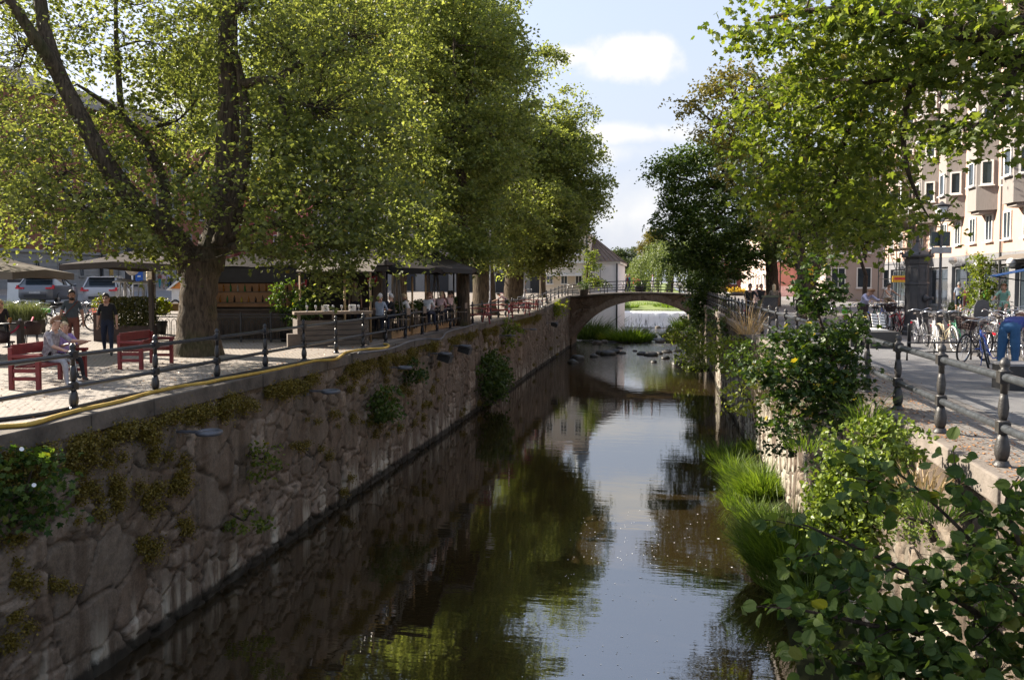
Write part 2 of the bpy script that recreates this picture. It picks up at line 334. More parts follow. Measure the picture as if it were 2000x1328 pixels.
def tree(name, base, label, group, limbs, blobs, per, spray, size, leaf, bark, tmpl='kite', seg=12, twigs=1.0, up=.6, droop=.3, cat='tree', shell=.5, twr=.03, extra=None, bare=()):
    """limbs: list of (points, radii) in world space; thing > trunk, crown"""
    t = thing(name, base, label, cat, 0, group); b = np.array(base, float); mb = MB(); nodes = []
    for pts, rad in limbs:
        q = smooth_path(pts, 5); ri = np.interp(np.linspace(0, 1, len(q)), np.linspace(0, 1, len(rad)), rad)
        wob = [p - b + (rng.normal(size=3) * .03 * r if 0 < i < len(q) - 1 else 0) for i, (p, r) in enumerate(zip(q, ri))]
        mb.tube(wob, [float(x) for x in ri], seg, rough=.035 if seg > 7 else 0)
        nodes += [(p, r) for p, r in zip(q[2:], ri[2:])]
    P, CC = blob_leaves(blobs, per, spray, shell)
    NP = np.array([p for p, _ in nodes]); NR = np.array([r for _, r in nodes])
    for c, cs in CC:
        i = int(np.argmin(np.linalg.norm(NP - c, axis=1) + NR * 2)); s = NP[i]
        mid = (s + c) / 2 + np.array([0, 0, np.linalg.norm(c - s) * .06]) + rng.normal(size=3) * .15
        L = np.linalg.norm(c - s); r0 = min(NR[i] * .6, .02 + L * .014) * (twr / .03)
        pth = smooth_path([s, mid, c], 4); mb.tube([p - b for p in pth], list(np.linspace(r0, r0 * .4, len(pth))), 6, cap=False)
        k = max(1, int(len(cs) * twigs))
        for e in cs[:k]:
            st = pth[rng.integers(len(pth) // 2, len(pth))]; m2 = (st + e) / 2 + rng.normal(size=3) * .12 * np.linalg.norm(e - st) + np.array([0, 0, .1])
            mb.tube([st - b, m2 - b, e - b], [r0 * .35, r0 * .22, r0 * .08], 3, cap=False)
    mb.build('trunk', bark, t)
    for li in bare:                      # thick limbs stay clear of leaves on their canal side
        q = np.array(smooth_path(limbs[li][0], 8)); rad = limbs[li][1]; ri = np.interp(np.linspace(0, 1, len(q)), np.linspace(0, 1, len(rad)), rad)
        vd = np.array(CRF); L = P[:, None, :] - q[None]; al = L @ vd; lat = np.linalg.norm(L - al[..., None] * vd, axis=2)
        hit = ((lat < ri[None] + .02) & (al < .3)).any(1) & (rng.random(len(P)) < .72); P = P[~hit]
    if extra is not None: P = np.concatenate([P, extra])
    me = leaf_mesh('crown', P - b, size, leaf, tmpl, up, droop)
    link('crown', me, t); return t
CRF = (-.55, .835, 0)
def rand_crown(c, R0, H, nb, nsp, rb=.34, seed=1, low=.0):
    """irregular crown: sub-crowns around an upright ellipsoid"""
    g = np.random.default_rng(seed); out = []
    for i in range(nb):
        d = unit(g.normal(size=(1, 3)))[0]; d[2] = d[2] * .95 + low; q = g.uniform(.55, .8)
        p = np.array(c) + d * np.array([R0, R0, H]) * q; s = g.uniform(.75, 1.25) * rb
        out.append((p, np.array([R0 * s, R0 * s, R0 * s * .72]), max(3, int(nsp * s / rb * s / rb))))
    return out
# ================================================================ SETTING
LX, RX = -8.85, 3.15                 # faces of the canal walls
ZL, ZR = 4.22, 4.45                  # quay levels
def sstep(a, b, x):
    t = np.clip((np.asarray(x, float) - a) / (b - a), 0, 1); return t * t * (3 - 2 * t)
def zl(x, y):
    u = LX - .3 - np.asarray(x, float)
    fu = np.where(u < 9, 0, np.where(u < 24, .06 * (u - 9), .9 + .016 * (u - 24))); fu = np.minimum(fu, 2.2)
    return ZL + np.maximum(fu, .75 * sstep(54, 76, y) * np.ones_like(fu)) + .25 * np.minimum(fu, .75 * sstep(54, 76, y))
def zlf(x, y): return float(zl(x, y))
def GL(px, py):
    """left quay surface point under a pixel"""
    d = W(px, py, 1) - Vector((0, 0, CAMZ)); a, b = 3., 400.
    for _ in range(50):
        m = (a + b) / 2; p = Vector((0, 0, CAMZ)) + d * m
        if p.z > zlf(p.x, p.y): a = m
        else: b = m
    return Vector((0, 0, CAMZ)) + d * a
def GR(px, py): return G(px, py, ZR)
def Lz(px, zc):
    p = W(px, 600, zc); return Vector((p.x, p.y, zlf(p.x, p.y)))
def Rz(px, zc):
    p = W(px, 600, zc); return Vector((p.x, p.y, ZR))

def grid(xs, ys, f):
    X, Y = np.meshgrid(xs, ys, indexing='ij'); V = np.stack([X, Y, f(X, Y)], -1).reshape(-1, 3); n, m = len(xs), len(ys)
    i = (np.arange(n - 1)[:, None] * m + np.arange(m - 1)[None]).ravel()
    return V, np.stack([i, i + m, i + m + 1, i + 1], 1)
def setts(name, c1, c2, sx, sy, joint, scale=1.0, rot=0, dirt=(.2, .15, .1), bumpd=.012):
    m = bpy.data.materials.new(name); m.use_nodes = True; t = m.node_tree; p = t.nodes['Principled BSDF']
    tcn = t.nodes.new('ShaderNodeTexCoord'); mp = t.nodes.new('ShaderNodeMapping'); mp.inputs['Rotation'].default_value = (0, 0, rot)
    no = nd(t, 'ShaderNodeTexNoise', inp={'Scale': 1.5, 'Detail': 2}); t.links.new(tcn.outputs['Object'], no.inputs['Vector'])
    ad = nd(t, 'ShaderNodeMix', data_type='RGBA', blend_type='LINEAR_LIGHT', inp={'Factor': .06}); t.links.new(tcn.outputs['Object'], ad.inputs[6]); t.links.new(no.outputs['Color'], ad.inputs[7])
    t.links.new(ad.outputs[2], mp.inputs[0])
    br = nd(t, 'ShaderNodeTexBrick', inp={'Scale': 1, 'Mortar Size': .012, 'Mortar Smooth': .5, 'Brick Width': sx, 'Row Height': sy, 'Color1': (*c1, 1), 'Color2': (*c2, 1), 'Mortar': (*joint, 1), 'Bias': 0})
    t.links.new(mp.outputs[0], br.inputs['Vector'])
    n2 = nd(t, 'ShaderNodeTexNoise', inp={'Scale': .55, 'Detail': 8, 'Roughness': .7}); t.links.new(tcn.outputs['Object'], n2.inputs['Vector'])
    mr = nd(t, 'ShaderNodeMapRange', inp={'From Min': .5, 'From Max': .75, 'To Max': .65}); t.links.new(n2.outputs[0], mr.inputs[0])
    mm = nd(t, 'ShaderNodeMix', data_type='RGBA'); t.links.new(mr.outputs[0], mm.inputs[0]); t.links.new(br.outputs[0], mm.inputs[6]); mm.inputs[7].default_value = (*dirt, 1)
    n3 = nd(t, 'ShaderNodeTexNoise', inp={'Scale': 14, 'Detail': 6, 'Roughness': .7}); t.links.new(tcn.outputs['Object'], n3.inputs['Vector'])
    ml = nd(t, 'ShaderNodeMix', data_type='RGBA', blend_type='SOFT_LIGHT', inp={'Factor': .7}); t.links.new(mm.outputs[2], ml.inputs[6]); t.links.new(n3.outputs[0], ml.inputs[7])
    t.links.new(ml.outputs[2], p.inputs['Base Color']); p.inputs['Roughness'].default_value = .75
    h = mth(t, 'ADD', mth(t, 'MULTIPLY', br.outputs['Fac'], -.7), mth(t, 'MULTIPLY', n3.outputs[0], .5))
    bp = nd(t, 'ShaderNodeBump', inp={'Strength': .8, 'Distance': bumpd}); t.links.new(h, bp.inputs['Height']); t.links.new(bp.outputs[0], p.inputs['Normal']); return m
M_SETT = setts('granite_setts', (.30, .26, .22), (.25, .215, .185), .13, .10, (.15, .125, .10), dirt=(.31, .26, .20))
M_SETT2 = setts('grey_setts', (.20, .185, .17), (.16, .15, .14), .15, .11, (.10, .088, .075), rot=R(90), dirt=(.20, .16, .125))
M_FLAG = setts('paving_slabs', (.21, .2, .195), (.17, .168, .165), .7, .35, (.12, .11, .1), rot=R(90), dirt=(.24, .22, .2), bumpd=.004)
M_ASPH = mat('asphalt', (.125, .125, .13), .85, var=.2, scale=3, bump=.4, bscale=120, col2=(.18, .178, .178))
M_CONC = mat('coping_stone', (.05, .042, .033), .9, var=.3, scale=1.6, bump=.8, bscale=14, col2=(.15, .125, .10))
M_CONCR = mat('light_coping', (.11, .095, .08), .88, scale=2.2, bump=.7, bscale=18, col2=(.23, .195, .165))
M_MUD = mat('river_bank', (.010, .011, .005), .95, scale=3, col2=(.025, .028, .010), spec=.1, bump=.5, bscale=20)
M_PARK = mat('park_lawn', (.09, .14, .025), .9, scale=.6, col2=(.22, .26, .07), bump=.5, bscale=8)

V, F = grid(np.concatenate([[-700, -300, -160], np.arange(-110, -22, 4), np.arange(-22, -9.1, 1.0), [-9.14]]), np.concatenate([[-25], np.arange(-10, 110, 2.), [140, 220, 400, 1500]]), zl)
tag(link('left_quay_ground', npmesh('left_quay_ground', V, [(F, 0)], M_SETT, True)), kind='structure')
V, F = grid(np.array([3.55, 8, 30, 100, 700]), np.array([-25., 0, 30, 60, 100, 200, 1500]), lambda x, y: ZR + 0 * x)
tag(link('right_quay_ground', npmesh('right_quay_ground', V, [(F, 0)], M_SETT2, True)), kind='structure')
V, F = grid(np.array([4.5, 7.6]), np.array([-25., 140]), lambda x, y: ZR + .004 + 0 * x)
tag(link('cycle_path', npmesh('cycle_path', V, [(F, 0)], M_ASPH)), kind='structure')
V, F = grid(np.array([11.4, 17.2]), np.array([-25., 140]), lambda x, y: ZR + .008 + 0 * x)
tag(link('right_pavement', npmesh('right_pavement', V, [(F, 0)], M_FLAG)), kind='structure')
V, F = grid(np.linspace(-46, -34, 4), np.linspace(-25, 112, 60), lambda x, y: zl(x, y) + .02)
tag(link('left_road', npmesh('left_road', V, [(F, 0)], M_ASPH, True)), kind='structure')
V, F = grid(np.linspace(LX - .6, RX + .6, 12), np.concatenate([np.linspace(119, 150, 16), [300, 1500]]), lambda x, y: 2.0 + 1.5 * sstep(119, 150, y) + .35 * fbm(x * .3, y * .2))
tag(link('park_bank', npmesh('park_bank', V, [(F, 0)], M_PARK, True)), kind='structure')

# water: dark brown, mirror like, more ripple where it comes down from the rapids
m = bpy.data.materials.new('river_water'); m.use_nodes = True; t = m.node_tree; p = t.nodes['Principled BSDF']; M_WATER = m
tcn = t.nodes.new('ShaderNodeTexCoord'); sx = t.nodes.new('ShaderNodeSeparateXYZ'); t.links.new(tcn.outputs['Object'], sx.inputs[0])
n1 = nd(t, 'ShaderNodeTexNoise', inp={'Scale': .5, 'Detail': 3}); t.links.new(tcn.outputs['Object'], n1.inputs['Vector'])
cr = t.nodes.new('ShaderNodeValToRGB'); cr.color_ramp.elements[0].color = (.014, .0095, .004, 1); cr.color_ramp.elements[1].color = (.034, .023, .009, 1)
t.links.new(n1.outputs[0], cr.inputs[0])
mp = t.nodes.new('ShaderNodeMapping'); mp.inputs['Scale'].default_value = (.55, 1.9, 1); t.links.new(tcn.outputs['Object'], mp.inputs[0])
n2 = nd(t, 'ShaderNodeTexNoise', inp={'Scale': 1.1, 'Detail': 3, 'Roughness': .55}); t.links.new(mp.outputs[0], n2.inputs['Vector'])
n3 = nd(t, 'ShaderNodeTexNoise', inp={'Scale': 3.4, 'Detail': 3, 'Roughness': .6}); t.links.new(mp.outputs[0], n3.inputs['Vector'])
yk = nd(t, 'ShaderNodeMapRange', interpolation_type='SMOOTHSTEP', inp={'From Min': 48, 'From Max': 72, 'To Min': .0, 'To Max': 1.0}); t.links.new(sx.outputs[1], yk.inputs[0])
h = mth(t, 'ADD', mth(t, 'MULTIPLY', n2.outputs[0], .0036), mth(t, 'MULTIPLY', n3.outputs[0], mth(t, 'MULTIPLY_ADD', yk.outputs[0], .03, .0008)))
bp = nd(t, 'ShaderNodeBump', inp={'Strength': 1.0, 'Distance': 1.0}); t.links.new(h, bp.inputs['Height']); t.links.new(bp.outputs[0], p.inputs['Normal'])
fo = nd(t, 'ShaderNodeTexNoise', inp={'Scale': 2.3, 'Detail': 6, 'Roughness': .7}); t.links.new(mp.outputs[0], fo.inputs['Vector'])
fm = nd(t, 'ShaderNodeMapRange', inp={'From Min': .54, 'From Max': .68}); t.links.new(fo.outputs[0], fm.inputs[0])
fk = nd(t, 'ShaderNodeMapRange', interpolation_type='SMOOTHSTEP', inp={'From Min': 58, 'From Max': 100, 'To Min': 0, 'To Max': .9}); t.links.new(sx.outputs[1], fk.inputs[0])
ff = mth(t, 'MULTIPLY', fm.outputs[0], fk.outputs[0])
mm = nd(t, 'ShaderNodeMix', data_type='RGBA'); t.links.new(ff, mm.inputs[0]); t.links.new(cr.outputs[0], mm.inputs[6]); mm.inputs[7].default_value = (.7, .72, .75, 1)
t.links.new(mm.outputs[2], p.inputs['Base Color']); p.inputs['IOR'].default_value = 2.3
t.links.new(mth(t, 'MULTIPLY_ADD', ff, .6, .02), p.inputs['Roughness']); p.inputs['Specular IOR Level'].default_value = 1.0
V, F = grid(np.array([LX - .5, -3, RX + .5]), np.array([-20., 30, 60, 112.2]), lambda x, y: 0 * x)
tag(link('river_water', npmesh('river_water', V, [(F, 0)], M_WATER)), kind='structure')
V, F = grid(np.array([LX - .5, RX + .5]), np.array([112.6, 124.]), lambda x, y: 2.16 + 0 * x)
tag(link('upper_river_water', npmesh('upper_river_water', V, [(F, 0)], M_WATER)), kind='structure')
# drifting foam flecks on the near water
g = np.random.default_rng(5); N = 420
yy = 6 + 16 * g.random(N) ** 1.3; xx = -2.2 + 4 * g.random(N) * (.4 + .6 * g.random(N)); ks = g.uniform(.006, .016, N) * (1 + 1.2 * (g.random(N) > .93))
P = np.stack([xx, yy, np.full(N, .006)], 1); a = np.linspace(0, 2 * PI, 6, endpoint=False)
V = (P[:, None] + np.stack([np.cos(a), np.sin(a), 0 * a], 1)[None] * ks[:, None, None]).reshape(-1, 3)
tag(link('foam_flecks', npmesh('foam_flecks', V, [(np.arange(N * 6).reshape(N, 6), 0)], mat('foam', (.75, .75, .72), .8, var=.1))), 'small white foam flecks drifting on the dark near water', 'foam', kind='stuff')

# ---- canal walls of big rubble stones
def stonemat(name, a, b, mortar, dark, streak, zw):
    m = bpy.data.materials.new(name); m.use_nodes = True; t = m.node_tree; p = t.nodes['Principled BSDF']
    at = nd(t, 'ShaderNodeAttribute', attribute_name='stone'); sp = t.nodes.new('ShaderNodeSeparateColor'); t.links.new(at.outputs['Color'], sp.inputs[0])
    rp = t.nodes.new('ShaderNodeValToRGB'); e = rp.color_ramp.elements; e[0].color = (*a, 1); e[1].color = (*b, 1); x = e.new(.5); x.color = (a[0] * .95, a[1] * .86, a[2] * .8, 1)
    t.links.new(sp.outputs[0], rp.inputs[0])
    tcn = t.nodes.new('ShaderNodeTexCoord'); ob = tcn.outputs['Object']
    n = nd(t, 'ShaderNodeTexNoise', inp={'Scale': 6, 'Detail': 9, 'Roughness': .8}); t.links.new(ob, n.inputs['Vector'])
    o = nd(t, 'ShaderNodeMix', data_type='RGBA', blend_type='OVERLAY', inp={'Factor': 1.0}); t.links.new(rp.outputs[0], o.inputs[6]); t.links.new(n.outputs[0], o.inputs[7])
    nf = nd(t, 'ShaderNodeTexNoise', inp={'Scale': 26, 'Detail': 6, 'Roughness': .75}); t.links.new(ob, nf.inputs['Vector'])
    o2 = nd(t, 'ShaderNodeMix', data_type='RGBA', blend_type='OVERLAY', inp={'Factor': .7}); t.links.new(o.outputs[2], o2.inputs[6]); t.links.new(nf.outputs[0], o2.inputs[7])
    q = nd(t, 'ShaderNodeMix', data_type='RGBA'); t.links.new(sp.outputs[1], q.inputs[0]); t.links.new(o2.outputs[2], q.inputs[6]); q.inputs[7].default_value = (*mortar, 1)
    # lime streaks running down
    mp = t.nodes.new('ShaderNodeMapping'); mp.inputs['Scale'].default_value = (1, 1.9, .22); t.links.new(ob, mp.inputs[0])
    s1 = nd(t, 'ShaderNodeTexNoise', inp={'Scale': 1.2, 'Detail': 6, 'Roughness': .62, 'Distortion': .3}); t.links.new(mp.outputs[0], s1.inputs['Vector'])
    s2 = nd(t, 'ShaderNodeMapRange', inp={'From Min': streak, 'From Max': streak + .1, 'To Max': .8}); t.links.new(s1.outputs[0], s2.inputs[0])
    xz = t.nodes.new('ShaderNodeSeparateXYZ'); t.links.new(ob, xz.inputs[0])
    zm = nd(t, 'ShaderNodeMapRange', interpolation_type='SMOOTHSTEP', inp={'From Min': zw, 'From Max': .25, 'To Max': 1}); t.links.new(xz.outputs[2], zm.inputs[0])
    q2 = nd(t, 'ShaderNodeMix', data_type='RGBA'); t.links.new(mth(t, 'MULTIPLY', s2.outputs[0], zm.outputs[0]), q2.inputs[0]); t.links.new(q.outputs[2], q2.inputs[6]); q2.inputs[7].default_value = (.5, .48, .40, 1)
    # wet algae band and soot streaks
    mp2 = t.nodes.new('ShaderNodeMapping'); mp2.inputs['Scale'].default_value = (1, 2.6, .3); mp2.inputs['Location'].default_value = (3, 7, 1); t.links.new(ob, mp2.inputs[0])
    s3 = nd(t, 'ShaderNodeTexNoise', inp={'Scale': 1.0, 'Detail': 5, 'Roughness': .6}); t.links.new(mp2.outputs[0], s3.inputs['Vector'])
    s4 = nd(t, 'ShaderNodeMapRange', inp={'From Min': .45, 'From Max': .62, 'To Max': .7}); t.links.new(s3.outputs[0], s4.inputs[0])
    q3 = nd(t, 'ShaderNodeMix', data_type='RGBA', blend_type='MULTIPLY'); t.links.new(s4.outputs[0], q3.inputs[0]); t.links.new(q2.outputs[2], q3.inputs[6]); q3.inputs[7].default_value = (.5, .44, .38, 1)
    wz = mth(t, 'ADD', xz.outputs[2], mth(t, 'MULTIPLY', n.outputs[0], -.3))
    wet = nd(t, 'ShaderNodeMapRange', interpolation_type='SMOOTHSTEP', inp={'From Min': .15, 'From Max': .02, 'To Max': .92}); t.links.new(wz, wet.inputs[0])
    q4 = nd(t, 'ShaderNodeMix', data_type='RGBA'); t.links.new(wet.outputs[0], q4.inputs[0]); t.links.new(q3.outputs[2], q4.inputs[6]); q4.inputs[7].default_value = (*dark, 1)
    t.links.new(q4.outputs[2], p.inputs['Base Color']); p.inputs['Roughness'].default_value = .82; p.inputs['Specular IOR Level'].default_value = .3
    bp = nd(t, 'ShaderNodeBump', inp={'Strength': .8, 'Distance': .03}); t.links.new(n.outputs[0], bp.inputs['Height']); t.links.new(bp.outputs[0], p.inputs['Normal']); return m
def wall_face(Y, Z, X, sgn, sy, sz, seed, depth=.07, wid=.10):
    wx = Y / sy + .45 * (fbm(Y * 1.1, Z * 1.1, 3, 1) - .5) * 2; wz = Z / sz + .45 * (fbm(Y * 1.1, Z * 1.1, 3, 5) - .5) * 2 + 40
    d1, d2, cid = voronoi(wx + 20, wz, seed); e = d2 - d1
    f1, f2, fid = voronoi(wx * 1.9 + 5, wz * 2.1 + 3, seed + 1); sm = cid > .52; e = np.where(sm, np.minimum(e, (f2 - f1) * .6), e); cid = np.where(sm, fid, cid)
    gap = 1 - sstep(.0, wid * .45, e + .14 * (fbm(Y * 5, Z * 5, 3, 3) - .5))
    hgt = (sstep(0, wid * .8, e) - 1) * depth + (cid - .5) * .035 + (fbm(Y * 2.2, Z * 2.2, 5, 7) - .5) * .09 + (fbm(Y * .25, Z * .3, 2, 9) - .5) * .12
    col = np.stack([np.clip(cid * .8 + .2 * fbm(Y * 1.3, Z * 1.3, 4, 11), 0, 1), gap * .75 * sstep(.38, .6, fbm(Y * 1.1, Z * 1.1, 3, 21)), e, np.ones_like(e)], -1)
    hgt = hgt - gap * .04
    return X + sgn * hgt, col.reshape(-1, 4)
def canal_wall(name, label, X, sgn, y0, y1, ztop, m, sy, sz, seed, depth, res=.042):
    ys = y0 + (y1 - y0) * (np.linspace(0, 1, int((y1 - y0) / res / 1.3)) ** 1.6); zs = np.arange(-.4, ztop + .001, res)
    Y, Z = np.meshgrid(ys, zs, indexing='ij'); zt = zl(np.full_like(Y, LX - .4), Y) - .24 if sgn > 0 else np.full_like(Y, ztop)
    Z = -.4 + (Z + .4) / (ztop + .4) * (zt + .4)
    XX, colr = wall_face(Y, Z, X, sgn, sy, sz, seed, depth)
    n, k = Y.shape; i = (np.arange(n - 1)[:, None] * k + np.arange(k - 1)[None]).ravel(); F = np.stack([i, i + k, i + k + 1, i + 1], 1)
    if sgn < 0: F = F[:, ::-1]
    th = thing(name, (0, 0, 0), label, 'canal wall')
    link('stone_face', npmesh('stone_face', np.stack([XX, Y, Z], -1).reshape(-1, 3), [(F, 0)], m, True, colr), th); return th
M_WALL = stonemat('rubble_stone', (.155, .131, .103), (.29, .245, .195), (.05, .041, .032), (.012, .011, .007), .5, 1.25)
M_WALLR = stonemat('pale_rubble_stone', (.10, .08, .062), (.26, .212, .165), (.045, .037, .028), (.02, .018, .01), .47, 4.4)
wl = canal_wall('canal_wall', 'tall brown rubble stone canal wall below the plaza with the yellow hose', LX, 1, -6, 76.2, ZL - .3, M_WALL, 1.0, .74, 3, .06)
mb = MB(); y = -6.0; g = random.Random(4)
while y < 76:
    L = g.uniform(1.3, 2.1); y2 = min(y + L, 76.1); za, zb = zlf(LX - .4, y), zlf(LX - .4, y2); o = g.uniform(-.012, .012)
    xo = LX + .06 + o
    vs = [(xo, y + .006, za - .28), (xo, y2 - .006, zb - .28), (xo, y2 - .006, zb + .012 + o), (xo, y + .006, za + .012 + o)]
    mb.prism(vs, (-.42 - o, 0, 0)); y = y2
mb.build('coping', M_CONC, wl, bevel=.018)
wr = canal_wall('canal_wall', 'pale streaked stone canal wall under the bicycle side path, with grass at its foot', RX, -1, -6, 116, ZR - .22, M_WALLR, .8, .62, 8, .12)
mb = MB(); y = -6.0
while y < 116:
    L = g.uniform(1.2, 2.2); o = g.uniform(-.02, .02); mb.bbox((RX - .06 + o, y + .006, ZR - .26), (RX + .42, y + L - .006, ZR + .012 + o * .4)); y += L
mb.build('coping', M_CONCR, wr, bevel=.02)

# ---- bridge
BY0, BY1 = 76.0, 80.5
def deckz(x): return 5.28 - .33 * ((x + 1.9) / 6.5) ** 2
br = thing('stone_bridge', (0, BY0, 0), 'low stone arch footbridge with a segmental arch across the canal', 'bridge')
ax0, ax1, az0, apex = -8.7, 4.7, .75, 4.5; cx = (ax0 + ax1) / 2; hw = (ax1 - ax0) / 2; hh = apex - az0; rad = (hw * hw + hh * hh) / (2 * hh); cz = apex - rad; a1 = math.asin(hw / rad)
arc = [(cx + rad * math.sin(a), cz + rad * math.cos(a)) for a in np.linspace(-a1, a1, 25)]
M_BRID = stonemat('bridge_stone', (.15, .115, .085), (.26, .21, .165), (.11, .085, .07), (.02, .018, .012), .66, 1.5)
bs = np.arange(-10.2, 6.01, .12); rows = 40
topz = np.array([deckz(x) - .14 for x in bs]); botz = np.array([max(-.4, cz + math.sqrt(max(rad * rad - (x - cx) ** 2, 0)) if ax0 < x < ax1 else -.4) for x in bs])
tt = np.linspace(0, 1, rows); X = np.repeat(bs[:, None], rows, 1); Z = botz[:, None] + (topz - botz)[:, None] * tt[None]
off, colr = wall_face(X, Z, 0, -1, .75, .5, 21, .05); n, k = X.shape; i = (np.arange(n - 1)[:, None] * k + np.arange(k - 1)[None]).ravel(); F = np.stack([i, i + k, i + k + 1, i + 1], 1)
V1 = np.stack([X, off, Z], -1).reshape(-1, 3); V2 = np.stack([X, BY1 - BY0 - off, Z], -1).reshape(-1, 3); nv = len(V1)
b0 = np.arange(n - 1) * k; und = np.stack([b0, b0 + nv, b0 + k + nv, b0 + k], 1); tp = und[:, ::-1] + k - 1
link('spandrel_walls', npmesh('spandrel_walls', np.concatenate([V1, V2]), [(F, 0), (F[:, ::-1] + nv, 0), (und, 0), (tp, 0)], M_BRID, False, np.concatenate([colr, colr])), br)
mb = MB(); vz = np.linspace(-a1, a1, 60); g = random.Random(2)
for a, b in zip(vz[:-1], vz[1:]):
    r2 = rad + g.uniform(.5, .68); a += .0015; b -= .0015; yy = -.05 + g.uniform(-.02, .02)
    mb.prism([(cx + r * math.sin(q), yy, cz + r * math.cos(q)) for r, q in ((rad - .01, a), (rad - .01, b), (r2, b), (r2, a))], (0, .4, 0))
mb.build('arch_ring', mat('voussoir_stone', (.13, .095, .07), .85, scale=3, col2=(.25, .19, .145), bump=.6, bscale=14), br)
mb = MB(); xs = np.linspace(-10.2, 4, 30)
for a, b in zip(xs[:-1], xs[1:]):
    mb.prism([(a, -.14, deckz(a) - .15), (b, -.14, deckz(b) - .15), (b, -.14, deckz(b)), (a, -.14, deckz(a))], (0, BY1 - BY0 + .28, 0))
mb.build('deck_slab', M_CONC, br)
# weir, rocks, islets
we = thing('weir', (0, 112.2, 0), 'white water falling over the straight weir behind the bridge', 'weir')
m = bpy.data.materials.new('falling_water'); m.use_nodes = True; t = m.node_tree; p = t.nodes['Principled BSDF']
tcn = t.nodes.new('ShaderNodeTexCoord'); mp = t.nodes.new('ShaderNodeMapping'); mp.inputs['Scale'].default_value = (5, 1, .5); t.links.new(tcn.outputs['Object'], mp.inputs[0])
n = nd(t, 'ShaderNodeTexNoise', inp={'Scale': 1.3, 'Detail': 6, 'Roughness': .7}); t.links.new(mp.outputs[0], n.inputs['Vector'])
xz = t.nodes.new('ShaderNodeSeparateXYZ'); t.links.new(tcn.outputs['Object'], xz.inputs[0])
rp = t.nodes.new('ShaderNodeValToRGB'); e = rp.color_ramp.elements; e[0].position = .36; e[0].color = (.12, .12, .11, 1); e[1].position = .52; e[1].color = (.88, .9, .92, 1)
t.links.new(mth(t, 'ADD', n.outputs[0], mth(t, 'MULTIPLY_ADD', xz.outputs[2], .06, -.02)), rp.inputs[0]); t.links.new(rp.outputs[0], p.inputs['Base Color']); p.inputs['Roughness'].default_value = .5
mb = MB(); xs = np.linspace(LX - .4, RX + .4, 90); prof = [(.45, 2.17), (.1, 2.14), (-.12, 1.9), (-.3, 1.2), (-.42, .5), (-.8, .03)]
vs = [(x, yy - .05 * vnoise(x * 3, zz * 2) * (1 + k), zz) for x in xs for k, (yy, zz) in enumerate(prof)]; k = len(prof)
mb.add(vs, [(i * k + j, (i + 1) * k + j, (i + 1) * k + j + 1, i * k + j + 1) for i in range(len(xs) - 1) for j in range(k - 1)], 0, True); mb.build('falling_water', m, we)
MB().bbox((LX - .4, .3, -.3), (RX + .4, 1.2, 2.1)).build('sill', M_CONC, we)
M_ROCK = mat('wet_rock', (.014, .013, .011), .5, scale=3, col2=(.05, .045, .038), bump=.8, bscale=6)
M_ROCK2 = mat('dry_rock', (.08, .07, .055), .85, scale=3, col2=(.2, .175, .145), bump=.8, bscale=6)
def rock(p, r, m, seed):
    random.seed(seed); mb = MB(); mb.ball((0, 0, 0), (r, r * .8, r * .5), 12, 0, .16); return mb.build('river_rock', m, None, p, random.uniform(0, 3))
RK = [(1172, 690, .5), (1186, 692, .75), (1202, 688, .6), (1216, 690, .35), (1160, 696, .4), (1255, 692, .5), (1272, 694, .65), (1288, 691, .4), (1300, 700, .45), (1277, 707, .3), (1325, 712, .7), (1350, 708, .5), (1210, 680, .3),
      (1303, 688, .5), (1128, 700, .6), (1118, 708, .5), (1322, 686, .4), (1240, 686, .25)]
for i, (px, py, r) in enumerate(RK):
    o = rock(G(px, py, .02), r, M_ROCK, i); tag(o, 'dark wet boulder breaking the surface in the row of rocks before the bridge', 'rock', 'boulders in the rapids')
for i, (px, py, r) in enumerate([(1255, 664, .5), (1272, 658, .7), (1290, 668, .6), (1298, 662, .4), (1235, 668, .4), (1180, 668, .5), (1166, 671, .6), (1310, 655, .8), (1285, 640, .5), (1262, 645, .45)]):
    o = rock(G(px, py, .05), r, M_ROCK2, 40 + i); tag(o, 'pale dry stone on the gravel bar under the bridge', 'rock', 'stones on the gravel bar')
MB().ball((0, 0, 0), (2.6, 1.1, .16), 18, 0, .22).build('gravel_bar', M_ROCK, None, G(1200, 668, 0))['kind'] = 'structure'
MB().ball((0, 0, 0), (2.0, 1.1, .16), 18, 0, .22).build('gravel_bar', M_ROCK, None, G(1300, 664, 0))['kind'] = 'structure'
MB().bbox((1.9, 58, -.3), (3.4, 75, .1)).build('mud_bank', M_MUD)['kind'] = 'structure'
V, F = grid(np.linspace(0, 2.6, 10), np.linspace(5, 30, 60), lambda x, y: -.25 + .75 * (x / 2.6) + .2 * fbm(x, y, 3))
V[:, 0] = RX + .1 - V[:, 0] * 0 - (2.6 - V[:, 0]) * (.42 + .3 * vnoise(V[:, 1] * .35, 3))
tag(link('mud_bank', npmesh('mud_bank', V, [(F, 0)], M_MUD, True)), kind='structure')

